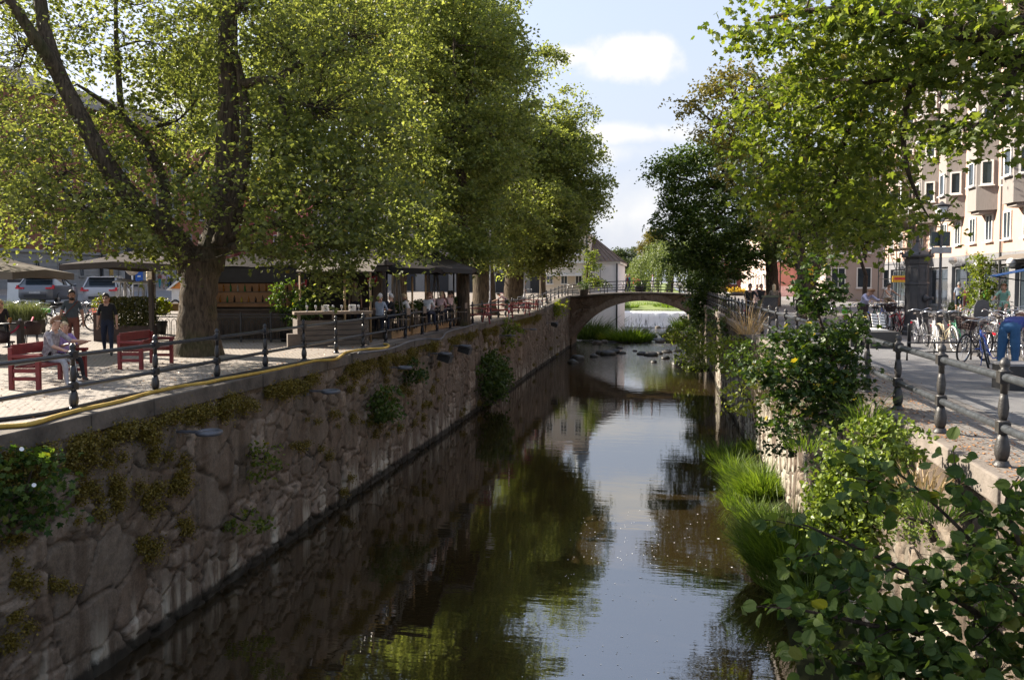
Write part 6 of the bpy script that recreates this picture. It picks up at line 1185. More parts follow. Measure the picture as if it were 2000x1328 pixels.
# ---- planked terrace bar and deck
a = GL(581, 678); b = GL(721, 674); L = (b - a).length; t = thing('terrace_bar', a, 'greyed wooden plank bar counter at the near end of the terrace', 'bar counter', math.atan2(b.y - a.y, b.x - a.x))
mb = MB()
for k in range(5): mb.bbox((0, -.02, .04 + k * .165), (L, .02, .18 + k * .165))
mb.bbox((.06, .03, .02), (L - .06, .05, .84), 1); mb.bbox((0, .02, .0), (.05, 1.4, .85)); mb.bbox((L - .05, .02, 0), (L, 1.4, .85)); mb.build('plank_front', [M_PLANK, M_DARK], t)
MB().bbox((-.3, -.06, .0), (.1, .3, .42)).build('plank_step', M_PLANK, t)
mb = MB()
for x in (.05, L / 2, L - .05): mb.bbox((x - .05, -.05, .86), (x + .05, .05, 1.03))
mb.build('support', M_WOOD, t); MB().bbox((-.1, -.12, 1.031), (L + .1, .5, 1.12)).build('bar_top', M_WOOD, t)
for k in range(2):
    o = MB().bbox((-.1, -.08, 0), (.1, .08, .2)).bbox((-.03, -.083, .09), (.03, -.081, .14), 1).build('menu_box', [M_WHITE, M_DARK], None, a + (b - a) * (.35 + .38 * k) + Vector((0, .2, 1.125))); tag(o, ['white napkin box on the left half of the terrace bar', 'white napkin box on the right half of the terrace bar'][k], 'napkin box')
for k in range(7):
    o = MB().lathe([(.03, 0), (.035, .02), (.01, .03), (.01, .08), (.035, .1), (.04, .17), (.03, .2)], 8).build('wine_glass', mat('clear_glass', (.5, .5, .5), .05, metal=.2), None, a + (b - a) * (.12 + .12 * k) + Vector((0, .08, 1.125))); tag(o, 'clear glass standing on the terrace bar top', 'glass', 'glasses on the terrace bar')
d0 = Vector((-9.75, 27.6, ZL)); t = thing('terrace_deck', d0, 'tan edged wooden dining deck beside the canal railing', 'deck'); MB().bbox((-5.4, 0, .02), (0, 11.2, .27)).build('deck_boards', M_WOOD, t); MB().bbox((.0, 0, .0), (.04, 11.2, .26)).build('edge_board', M_WOODT, t)
# planter boxes along the deck edge
for k, y in enumerate(np.arange(28.5, 38.5, 1.25)):
    t = thing('planter_box', (-9.95, y, ZL + .27), ['trough with trailing greenery, first on the terrace rail', 'trough with trailing greenery, second on the terrace rail', 'trough of dense leaves in the middle of the terrace rail', 'trough with paler leaves past the middle of the terrace rail', 'trough beside the rope stays on the terrace rail', 'trough behind the rope stays on the terrace rail', 'small trough near the terrace end', 'last planter trough by the linden trunk'][k], 'planter', 0, 'planters on the terrace rail')
    MB().bbox((-.12, -.5, .62), (.12, .5, .85)).bbox((-.04, -.45, 0), (.04, -.38, .62)).bbox((-.04, .38, 0), (.04, .45, .62)).build('trough', M_WOODT if k % 2 else M_WOOD, t)
    P, _ = blob_leaves([(np.array([.1, 0, .88]), np.array([.22, .5, .2]), 34), (np.array([.16, 0, .65]), np.array([.1, .45, .2]), 10)], 14, .09); link('foliage', leaf_mesh('foliage', P, .075, L_DARK if k % 3 else L_ELM), t)
for k, (px, py, zc) in enumerate([(788, 655, 29.5), (812, 650, 31), (835, 645, 33), (866, 642, 35)]):
    p = W(px, 600, zc); o = MB().bbox((-.02, -.16, .0), (.02, .16, .75)).bbox((-.018, -.01, .75), (.018, .01, .8)).build('white_board', M_CANVL, None, (p.x, p.y, zlf(p.x, p.y) + .27)); tag(o, 'pale upright board standing inside the terrace rail', 'board', 'pale boards of the terrace rail')
# tables with stools under the parasols
for k, (px, zc) in enumerate([(756, 29), (790, 30.8), (826, 33), (852, 34.4), (876, 36), (690, 29.5), (720, 32)]):
    p = W(px, 600, zc); t = thing('cafe_table', (p.x, p.y, zlf(p.x, p.y) + .27), 'round dark cafe table between the diners under the parasols', 'table', 0, 'cafe tables on the terrace'); MB().lathe([(.36, .72), (.37, .74), (.36, .76)], 16).build('table_top', M_WOOD, t); MB().lathe([(.2, 0), (.19, .03), (.03, .06), (.03, .72)], 10).build('leg', M_IRON, t)
    for j, (dx, dy) in enumerate(((.62, 0), (-.62, 0))):
        c = thing('cafe_chair', t.location + Vector((dx, dy, 0)), 'slim dark cafe chair at a terrace table', 'chair', 0 if dx < 0 else PI, 'cafe chairs on the terrace'); s = MB().bbox((-.2, -.2, .43), (.2, .2, .46)); s.build('seat', M_WOOD, c); MB().bbox((-.21, -.2, .6), (-.18, .2, .85)).build('backrest', M_WOOD, c)
        for sx in (-1, 1):
            for sy in (-1, 1): MB().bbox((sx * .18 - .015, sy * .18 - .015, 0), (sx * .18 + .015, sy * .18 + .015, .43 if sx > 0 else .85)).build('leg', M_IRON, c)
# slim poles, rope stays
for k, (px, zc, y0) in enumerate([(673, 27.5, 545), (723, 27.9, 520), (755, 30, 512), (805, 31, 540), (831, 32.6, 536), (886, 37.2, 520), (904, 38, 545)]):
    p = W(px, y0, zc); z = zlf(p.x, p.y); o = MB().tube([(0, 0, 0), (0, 0, p.z - z)], .04, 6).lathe([(.07, 0), (.07, .05)], 8).build('awning_pole', M_WOODT if k in (0, 3, 4) else M_IRON, None, (p.x, p.y, z)); tag(o, 'thin awning pole standing among the diners', 'pole', 'thin poles of the terrace awnings')
for k, (px, zc) in enumerate([(775, 29.6), (852, 34.8)]):
    p = W(px, 600, zc); z = zlf(p.x, p.y); mb = MB()
    for s in (-.25, -.12, .12, .25): mb.tube([(s * 1.3, 0, .3), (s * .15, 0, 2.55)], .025, 6)
    o = mb.build('rope_stay', M_CANVL, None, (p.x, p.y, z)); tag(o, ['pale splayed rope stays beside the woman in black', 'pale splayed rope stays near the end of the terrace'][k], 'rope')
for k, (px, py, zc) in enumerate([(588, 553, 28.5), (727, 546, 32.5)]):
    p = W(px, py, zc); z = zlf(p.x, p.y); t = thing('cafe_sign', (p.x, p.y, z), ['red and white cafe sign hanging at the kiosk corner', 'small red sign under the dark parasol'][k], 'sign'); MB().tube([(0, .04, 0), (0, .04, p.z - z + .2)], .025, 6).build('pole', M_IRON, t)
    mb = MB().box((0, 0, p.z - z), (.42, .03, .26)); 
    for s in (-.1, .02, .12): mb.box((s, -.017, p.z - z + s * .3), (.07, .004, .08), 0, 1)
    mb.build('panel', [mat('red_sign', (.5, .03, .06), .4), M_WHITE], t)
# ---- hedge trough, flowers, heaters, signs behind
a = GL(207, 668); t = thing('hedge_trough', a, 'brown trough with a clipped hedge and pink flowers behind the woman in black', 'planter', TH); MB().bbox((-.42, .0, 0), (-.02, .5, 1.0)).bbox((0, .0, 0), (1.55, .5, .55)).build('trough', mat('brown_trough', (.05, .03, .025), .7), t)
P = np.random.default_rng(3).uniform((0, -.02, .5), (1.6, .55, 1.52), (5200, 3)); link('hedge_foliage', leaf_mesh('hedge_foliage', P, .06, L_HEDGE, 'oval', .2, .2), t)
P, _ = blob_leaves([(np.array([-.2, .2, 1.3]), np.array([.28, .25, .33]), 36)], 10, .09); link('foliage', leaf_mesh('foliage', P, .07, L_YEL), t)
P, _ = blob_leaves([(np.array([-.05, .1, 1.4]), np.array([.2, .2, .2]), 10), (np.array([-.45, .1, 1.05]), np.array([.15, .2, .12]), 8)], 6, .06); link('blossom', leaf_mesh('blossom', P, .06, L_FLOWER), t)
t = thing('potted_bush', GL(313, 652), 'bright yellow green potted bush beside the big linden trunk', 'plant'); MB().lathe([(.2, 0), (.28, .5)], 12).build('pot', M_DARK, t); P, _ = blob_leaves([(np.array([0, 0, 1.05]), np.array([.36, .36, .36]), 60)], 10, .1); link('foliage', leaf_mesh('foliage', P, .1, L_YEL, 'oval'), t)
o = MB().bbox((0, 0, 0), (1.1, .35, .3)).build('window_box', M_WOODT, None, GL(322, 650) + Vector((0, 0, .85)), TH); tag(o, 'tan wooden box on the fence behind the big trunk', 'wooden box')
M_STEEL = mat('brushed_steel', (.42, .42, .43), .35, metal=.6)
for px, zc, lab in ((245, 29, 'patio heater with white cap, the one nearer the white car'), (281, 28.4, 'patio heater with white cap next to the timber post')):
    t = thing('patio_heater', Lz(px, zc), lab, 'patio heater'); MB().lathe([(.27, 0), (.27, .35), (.2, .38)], 4, ph=PI / 4).build('base', M_STEEL, t)
    mb = MB()
    for sx in (-1, 1):
        for sy in (-1, 1): mb.bar((sx * .2, sy * .2, .35), (sx * .1, sy * .1, 1.98), .035, .035)
    mb.build('frame', M_STEEL, t); MB().tube([(0, 0, .4), (0, 0, 1.95)], .055, 10).build('glass_tube', mat('heater_tube', (.5, .48, .46), .2), t); MB().lathe([(.42, 1.98), (.40, 2.02), (.2, 2.09), (.02, 2.12)], 20).build('cap', M_WHITE, t)
def road_sign(px, py, zc, shape, label):
    p = W(px, py, zc); z = zlf(p.x, p.y); t = thing('road_sign', (p.x, p.y, z), label, 'sign', TH); MB().tube([(0, .03, 0), (0, .03, p.z - z + .3)], .035, 8).build('pole', M_STEEL, t); return t, p.z - z
t, h = road_sign(258, 523, 34, 0, 'round road sign seen from its grey back beside the heaters'); MB().lathe([(.33, 0), (.33, .02)], 24, (0, 0, h), M=Matrix.Rotation(R(90), 4, 'X') @ Matrix.Rotation(R(55), 4, 'Y')).build('disc', M_STEEL, t)
def text(body, size, m, parent, loc, rot=(R(90), 0, 0), name='lettering', ext=.004):
    c = bpy.data.curves.new('lettering', 'FONT'); c.body = body; c.size = size; c.align_x = 'CENTER'; c.align_y = 'CENTER'; c.extrude = ext; o = bpy.data.objects.new('lettering', c); COL.objects.link(o)
    me = bpy.data.meshes.new_from_object(o.evaluated_get(bpy.context.evaluated_depsgraph_get())); bpy.data.objects.remove(o); me.materials.append(m); k = link(name, me, parent, loc); k.rotation_euler = rot; return k
M_BLUE = mat('sign_blue', (.01, .10, .42), .4)
t, h = road_sign(301, 522, 30, 1, 'blue street sign plate with white border and lettering under the grey parasol'); MB().box((0, 0, h), (.36, .02, .2)).box((0, -.011, h), (.33, .004, .17), 0, 1).build('plate', [M_WHITE, M_BLUE], t); text('G Rin', .1, M_WHITE, t, (0, -.016, h))
MB().box((0, 0, h + .2), (.36, .02, .14)).box((0, -.011, h + .2), (.33, .004, .11), 0, 1).build('upper_plate', [M_WHITE, M_BLUE], t)
t, h = road_sign(285, 545, 60, 1, 'large blue information board outside the red shop'); MB().box((-.5, 0, h + .2), (.55, .05, .95)).box((-.5, -.03, h + .2), (.25, .006, .12), 0, 1).build('board', [M_BLUE, M_WHITE], t)
t, h = road_sign(294, 540, 40, 1, 'tan paper lantern on a pole between the heaters and the shop'); MB().lathe([(.16, -.3), (.2, -.2), (.2, .25), (.1, .35)], 12, (0, 0, h)).build('shade', mat('lantern_paper', (.55, .42, .25), .7), t)
p = W(232, 430, 80); t = thing('shop_sign', p + Vector((0, 0, 0)), 'green oval shop sign with pale letters high on the orange building', 'sign', PI / 2 * .35); MB().lathe([(1.5, 0), (1.5, .08)], 24, (0, 0, 0), M=Matrix.Rotation(R(90), 4, 'X') @ Matrix.Diagonal((1, .62, 1, 1))).build('panel', M_GREEN, t); text('Cafe', 1.0, M_WHITE, t, (0, -.12, 0))
# ---- cars
def car(p, rz, label, paint, L=4.5, Wd=1.84, H=1.5, roofc=None):
    """nose along local +X; rear towards local -X"""
    t = thing('parked_car', p, label, 'car', rz, 'cars parked across the plaza'); h = L / 2
    sec = [(-h, .52, .80, .80, .55), (-h + .12, .30, 1.02, 1.03, .80), (-h + .55, .25, 1.02, 1.06, .86), (-h + 1.4, .24, 1.0, 1.04, .9), (0, .24, .98, 1.02, .92), (h - 1.5, .24, .96, 1.0, .92), (h - .9, .25, .92, .96, .9), (h - .25, .3, .78, .82, .82), (h, .45, .62, .64, .62)]
    n = 10; vs = []
    for x, zb, zs, zt, wf in sec:
        w = Wd / 2 * wf / .92
        vs += [(x, -w * .9, zb), (x, -w, zb + .12), (x, -w, (zb + zs) / 2), (x, -w * .97, zs), (x, -w * .86, zt), (x, w * .86, zt), (x, w * .97, zs), (x, w, (zb + zs) / 2), (x, w, zb + .12), (x, w * .9, zb)]
    fs = [(i * n + k, i * n + (k + 1) % n, (i + 1) * n + (k + 1) % n, (i + 1) * n + k) for i in range(len(sec) - 1) for k in range(n)] + [tuple(range(n))[::-1], tuple((len(sec) - 1) * n + k for k in range(n))]
    MB().add(vs, fs, 0, True).build('body', paint, t, bevel=.03); W2 = Wd / 2
    gl = [(-h + .25, 1.035, .80), (-h + .75, H - .06, .66), (-.2, H - .03, .68), (h - 2.05, H - .12, .66), (h - 1.25, 1.0, .82)]
    vs = []
    for x, z, w in gl: vs += [(x, -W2 * w / .92 * .99, z), (x, W2 * w / .92 * .99, z)]
    base = [(-h + .28, -W2 * .9, 1.0), (-h + .28, W2 * .9, 1.0), (h - 1.3, W2 * .92, .97), (h - 1.3, -W2 * .92, .97)]
    lo = [(x, s * W2 * .9, 1.0) for x in (-h + .75, -.2, h - 2.05) for s in (-1, 1)]
    A = vs + lo; g = MB(); g.add(A, [(0, 1, 3, 2), (2, 3, 5, 4), (4, 5, 7, 6), (6, 7, 9, 8), (0, 2, 10), (2, 4, 12, 10), (4, 6, 14, 12), (6, 8, 14), (1, 3, 11), (3, 5, 13, 11), (5, 7, 15, 13), (7, 9, 15)]); g.build('windows', mat('car_glass', (.03, .04, .05), .08, spec=.8), t)
    r = MB(); r.prism([(-h + .62, -W2 * .70, H - .055), (-.2, -W2 * .73, H - .02), (h - 2.0, -W2 * .70, H - .1), (h - 2.0, W2 * .70, H - .1), (-.2, W2 * .73, H - .02), (-h + .62, W2 * .70, H - .055)], (0, 0, .04))
    for s in (-1, 1):
        for (x1, z1, w1), (x2, z2, w2) in ((gl[0], gl[1]), (gl[3], gl[4])): r.bar((x1, s * W2 * w1 / .92, z1), (x2, s * W2 * w2 / .92, z2), .07, .05)
        r.bar((-h + .7, s * W2 * .72, H - .05), (h - 2, s * W2 * .71, H - .09), .06, .06); r.bar((-.25, s * W2 * .76, H - .06), (-.2, s * W2 * .97, 1.0), .07, .03)
    r.bar((-h + .45, -W2 * .7, H - .04), (-h + .45, W2 * .7, H - .04), .3, .04); r.build('roof', paint, t)
    for s in (-1, 1):
        for x in (-h + .85, h - .85):
            w = MB(); w.torus((0, 0, 0), .27, .08, 24, 8, 0, 'Y'); k = w.build('wheel', mat('tyre_rubber', (.015, .015, .016), .8), t, (x, s * (W2 - .12), .34)); rm = MB(); rm.lathe([(.22, -.06), (.22, .06), (.06, .075)], 14, M=Matrix.Rotation(R(-90 * s), 4, 'X')); rm.build('rim', M_STEEL, k)
        MB().bbox((-h - .01, s * (W2 - .42), .84), (-h + .16, s * (W2 - .03), .92)).bbox((-h + .06, s * (W2 - .13), .921), (-h + .24, s * (W2 - .05), 1.03)).build('tail_light', mat('tail_red', (.6, .01, .03), .25), t); MB().ball((h - 1.35, s * (W2 + .06), 1.02), (.09, .1, .07), 8).build('wing_mirror', paint, t)
    MB().bbox((-h - .035, -.26, .6), (-h - .0, .26, .71)).build('number_plate', mat('plate_dull', (.4, .4, .4), .5), t); MB().bbox((-h - .02, -W2 * .55, .42), (-h + .1, W2 * .55, .55)).build('bumper', mat('bumper_plastic', (.03, .03, .032), .6), t); return t
p = GL(98, 594); car(p, math.atan2((CF * .97 - CR * .22).y, (CF * .97 - CR * .22).x), 'silver grey hatchback with angular red tail lights parked before the orange building', mat('silver_paint', (.15, .16, .18), .3, var=.03, metal=.5, coat=.6))
p = GL(214, 597); car(p, math.atan2((CF * .97 - CR * .24).y, (CF * .97 - CR * .24).x), 'white roofed estate car behind the hedge trough', mat('white_car_paint', (.42, .42, .45), .3, var=.03, coat=.6), H=1.62)
p = GL(352, 606); t = thing('awning_cart', p, 'orange and white canopy cart half hidden by the big trunk', 'cart', TH); MB().prism([(-.6, 0, 1.2), (.9, 0, 1.2), (.9, 0, 1.75), (.1, 0, 1.65)], (0, 1.5, 0)).build('orange_side', mat('orange_cloth', (.6, .22, .05), .7), t); MB().prism([(-.75, -.1, 1.1), (-.65, -.1, 1.1), (.2, -.1, 1.75), (1, -.1, 1.9), (1, -.1, 1.98), (.1, -.1, 1.85)], (0, 1.7, 0)).build('white_top', M_WHITE, t); MB().bbox((-.5, .1, .3), (.9, 1.4, 1.19)).build('body', M_WHITE, t)
for s in (-.3, .6): MB().torus((s, .05, .3), .25, .05, 20, 6, 0, 'Y').build('wheel', mat('tyre_rubber', (.015, .015, .016)), t)
t = thing('menu_board', GL(27, 590), 'white faced A-board between the beige parasol and the silver car', 'sign board', TH + .2); MB().prism([(-.35, 0, 0), (.35, 0, 0), (.35, .16, 1.1), (-.35, .16, 1.1)], (0, .04, 0)).build('front_board', M_WHITE, t); MB().prism([(-.35, .5, 0), (.35, .5, 0), (.35, .22, 1.1), (-.35, .22, 1.1)], (0, .04, 0)).build('back_board', M_DARK, t); MB().bbox((-.35, .14, 1.101), (.35, .28, 1.25)).build('crest', M_DARK, t)
# ---- ornamental grass trough, rope posts, wicker chairs
t = thing('grass_trough', GL(40, 650), 'pale trough of feathery ornamental grass in front of the parked bicycles', 'planter', TH); MB().bbox((-1.0, -.25, 0), (.75, .25, .45)).build('trough', M_CONC, t); g = np.random.default_rng(8); P = g.uniform((-1, -.25, .4), (.75, .25, .5), (1500, 3)); link('feather_grass', leaf_mesh('feather_grass', P, .6, leafmat('feather_grass', (.10, .13, .04), (.24, .26, .12), (1.2, 1.2, .7), .3), 'blade', .2, -.3, tdir=np.tile([[0, 0, 1.]], (1500, 1)), width=.025), t)
for px, py, lab in ((41, 690, 'dark rope post beside the cafe chairs'), (-12, 700, 'dark rope post at the frame edge')):
    t = thing('rope_post', GL(px, py), lab, 'post'); MB().bbox((-.07, -.07, 0), (.07, .07, .92)).build('shaft', mat('dark_timber', (.05, .038, .03)), t); MB().ball((0, 0, .97), .05, 8).build('knob', M_STEEL, t)
a, b = GL(41, 690), GL(-12, 700); c = GL(66, 668); cr = []
for q in np.linspace(0, 1, 9): cr.append(a + (b - a) * q + Vector((0, 0, .85 - .9 * q * (1 - q) * 1.1)))
cr2 = [a + (c - a) * q + Vector((0, 0, .85 - .8 * q * (1 - q) - .05 * q)) for q in np.linspace(0, 1, 7)]
o = MB().tube(cr, .026, 8).build('barrier_rope', mat('crimson_rope', (.35, .02, .06), .7)); tag(o, 'crimson barrier rope sagging between the two dark posts', 'rope'); o = MB().tube(cr2, .026, 8).build('barrier_rope', mat('crimson_rope', (.35, .02, .06))); tag(o, 'crimson barrier rope sloping down to the wicker chair', 'rope')
M_WICK = mat('dark_wicker', (.05, .025, .022), .6, var=.5, scale=40, bump=.6, bscale=120)
for px, py, rz, lab in ((10, 700, .6, 'dark wicker chair on the frame edge in front of the grass trough'), (62, 680, 2.2, 'dark wicker chair with bright curved back behind the sitting man'), (-25, 690, -.5, 'dark wicker chair mostly outside the frame')):
    t = thing('wicker_chair', GL(px, py), lab, 'chair', rz); MB().lathe([(.24, .42), (.25, .46)], 14).build('seat', M_WICK, t); vs = []
    for k in range(11):
        an = -1.9 + 3.8 * k / 10; hh = .85 - .17 * abs(an) / 1.9
        vs += [(-.26 * math.cos(an), .26 * math.sin(an), .44), (-.31 * math.cos(an), .31 * math.sin(an), hh)]
    me = MB().add(vs, [(2 * k, 2 * k + 2, 2 * k + 3, 2 * k + 1) for k in range(10)], 0, True); o = me.build('backrest', M_WICK, t); o.modifiers.new('s', 'SOLIDIFY').thickness = .03
    for an in (.7, 2.4, 3.9, 5.5): MB().tube([(.2 * math.cos(an), .2 * math.sin(an), .43), (.25 * math.cos(an), .25 * math.sin(an), 0)], .016, 6).build('leg', M_IRON, t)
t = thing('cafe_table', GL(16, 678), 'small cafe table with an amber drink behind the rope', 'table'); MB().lathe([(.34, .7), (.35, .73)], 16).build('table_top', M_DARK, t); MB().lathe([(.2, 0), (.03, .05), (.03, .7)], 8).build('leg', M_IRON, t)
o = MB().lathe([(.035, 0), (.045, .16)], 10).build('drink_glass', mat('amber_bottle', (.35, .14, .02)), None, GL(16, 678) + Vector((.1, 0, .735))); tag(o, 'amber drink on the small cafe table', 'glass')
# ---- bicycles
M_TYRE = mat('tyre_rubber', (.015, .015, .016)); M_WTYRE = mat('white_tyre', (.6, .58, .55), .7); M_CHROME = mat('chrome', (.5, .5, .52), .22, metal=.9, var=.1); M_SADDLE = mat('saddle_leather', (.03, .02, .016), .5); M_WIRE = mat('wire_basket', (.05, .05, .052), .4, metal=.5)
M_RLIGHT = mat('tail_red', (.6, .01, .03)); M_SEATP = mat('seat_plastic', (.10, .095, .1), .5)
_bk = {}
def bikepart(key, fn):
    if key not in _bk:
        o = fn(); _bk[key] = o.data; bpy.data.objects.remove(o)
    return _bk[key]
def w_tyre(m): return lambda: MB().torus((0, 0, 0), .325, .021, 28, 6, 0, 'Y').build('tyre', m)
def w_rim():
    mb = MB(); mb.torus((0, 0, 0), .298, .010, 28, 5, 0, 'Y')
    for k in range(16): a = 2 * PI * k / 16; mb.tube([(0, .02 * (-1) ** k, 0), (.295 * math.cos(a), 0, .295 * math.sin(a))], .0028, 3, cap=False)
    mb.tube([(0, -.045, 0), (0, .045, 0)], .02, 6); return mb.build('rim', M_CHROME)
def fr_mesh(m, step):
    def f():
        mb = MB(); bb = (-.07, 0, .29); st = (-.20, 0, .80); hd = (.36, 0, .82); hl = (.40, 0, .66); ra = (-.54, 0, .345); fa = (.56, 0, .345)
        mb.tube([bb, st], .017, 8); mb.tube([bb, hl], .02, 8); mb.tube([hl, hd], .02, 8)
        mb.tube([hl, (-.12, 0, .47)] if step else [hd, (-.18, 0, .74)], .016, 8)
        for s in (-1, 1):
            mb.tube([bb, (-.3, s * .05, .31), (ra[0], s * .06, ra[2])], .01, 6); mb.tube([(-.18, 0, .72), (-.26, s * .04, .64), (ra[0], s * .06, ra[2])], .008, 6); mb.tube([hl, (.43, s * .05, .62), (.5, s * .055, .47), (fa[0], s * .055, fa[2])], .012, 6)
            mb.tube([(-.07, s * .07, .29), (-.07 + .12 * s, s * .1, .29 - .12 * s)], .01, 5); mb.box((-.07 + .12 * s, s * .15, .29 - .12 * s), (.09, .1, .02))
        mb.torus((-.07, .06, .29), .09, .008, 16, 4, 0, 'Y'); mb.tube([(-.2, 0, .66), (-.7, .07, .70), (-.7, -.07, .70), (-.2, 0, .66)], .008, 4); mb.tube([(-.16, -.07, .3), (-.2, -.16, .02)], .01, 5); return mb.build('frame', m)
    return f
def guard(m):
    def f():
        mb = MB()
        for cx_, a0, a1 in ((-.54, 20, 190),):
            vs = []
            for k in range(13):
                a = R(a0 + (a1 - a0) * k / 12)
                for s, rr in ((-.03, .35), (0, .365), (.03, .35)): vs.append((cx_ + rr * math.cos(a), s, .345 + rr * math.sin(a)))
            mb.add(vs, [(3 * k + j, 3 * k + 3 + j, 3 * k + 4 + j, 3 * k + 1 + j) for k in range(12) for j in range(2)], 0, True)
        return mb.build('mudguard', m)
    return f
def bars():
    mb = MB(); mb.tube([(.34, 0, .82), (.32, 0, 1.0), (.38, 0, 1.03)], .014, 6)
    mb.tube(smooth_path([(.10, -.31, 1.03), (.22, -.28, 1.05), (.34, -.17, 1.08), (.38, 0, 1.03), (.34, .17, 1.08), (.22, .28, 1.05), (.10, .31, 1.03)], 3), .012, 6)
    for s in (-1, 1): mb.tube([(.20, s * .287, 1.048), (.07, s * .315, 1.025)], .018, 6); mb.tube([(.26, s * .25, 1.06), (.18, s * .30, 1.0)], .006, 4)
    return mb.build('handlebar', M_CHROME)
def sad(): return MB().ball((-.26, 0, .92), (.13, .09, .045), 10).ball((-.14, 0, .92), (.08, .04, .03), 8).tube([(-.2, 0, .78), (-.23, 0, .9)], .014, 6).build('saddle', M_SADDLE)
def bask(m):
    def f():
        mb = MB(); c = (.60, 0); lo = (.11, .13); hi = (.15, .19); z0, z1 = .80, 1.04
        for k in range(5):
            q = k / 4; a, b = lo[0] + (hi[0] - lo[0]) * q, lo[1] + (hi[1] - lo[1]) * q; z = z0 + (z1 - z0) * q
            ps = [(c[0] + a, b, z), (c[0] - a, b, z), (c[0] - a, -b, z), (c[0] + a, -b, z)]
            for i in range(4): mb.bar(ps[i], ps[(i + 1) % 4], .012, .03 if m is not M_WIRE else .008)
        for k in range(7):
            q = -1 + 2 * k / 6
            for s in (-1, 1): mb.bar((c[0] + s * lo[0], q * lo[1], z0), (c[0] + s * hi[0], q * hi[1], z1), .03 if m is not M_WIRE else .006, .008); mb.bar((c[0] + q * lo[0], s * lo[1], z0), (c[0] + q * hi[0], s * hi[1], z1), .03 if m is not M_WIRE else .006, .008)
        mb.box((c[0], 0, z0), (.2, .25, .012)); return mb.build('basket', m)
    return f
FRC = {k: mat('frame_' + k, c, .3, var=.1, coat=.4, scale=3) for k, c in dict(black=(.012, .012, .014), blue=(.015, .08, .40), white=(.6, .58, .56), red=(.35, .02, .03), green=(.02, .16, .08), silver=(.35, .35, .37), grey=(.09, .09, .1), cream=(.5, .42, .28), pink=(.6, .25, .3)).items()}
M_LIME = mat('lime_plastic', (.08, .5, .05), .5)
def bike(p, rz, label, col='black', basket=0, lean=.1, group='bicycles parked along the right quay', step=True, wt=False, child=False, lime=False):
    t = thing('bicycle', p, label, 'bicycle', 0, group); t.rotation_euler = (lean, 0, rz); cm = FRC[col]
    link('frame', bikepart(('f', col, step), fr_mesh(cm, step)), t); link('mudguard', bikepart(('g', col), guard(cm)), t); link('handlebar', bikepart('bars', bars), t); link('saddle', bikepart('sad', sad), t)
    for x in (-.54, .56):
        w = link('wheel', bikepart('rim', w_rim), t, (x, 0, .345)); tm = M_WTYRE if wt and x > 0 else M_TYRE; link('tyre', bikepart(('t', tm.name), w_tyre(tm)), w); w.rotation_euler = (0, random.uniform(0, 3), 0)
    if basket: link('basket', bikepart(('b', basket), bask(M_WIRE if basket == 1 else M_WICK)), t)
    link('rear_light', bikepart('rl', lambda: MB().box((-.9, 0, .62), (.03, .08, .05)).build('rear_light', M_RLIGHT)), t)
    if child: link('child_seat', bikepart('cs', lambda: MB().lathe([(.17, .85), (.19, .88)], 12, (-.52, 0, 0)).prism([(-.72, -.17, .85), (-.72, .17, .85), (-.76, .19, 1.15), (-.77, .14, 1.32), (-.775, 0, 1.37), (-.77, -.14, 1.32), (-.76, -.19, 1.15)], (.04, 0, 0)).build('child_seat', M_SEATP)), t)
    if lime: MB().box((-.62, 0, .80), (.3, .16, .14)).build('lime_carrier', M_LIME, t)
    return t
def brz(r, f): d = CR * r + CF * f; return math.atan2(d.y, d.x)
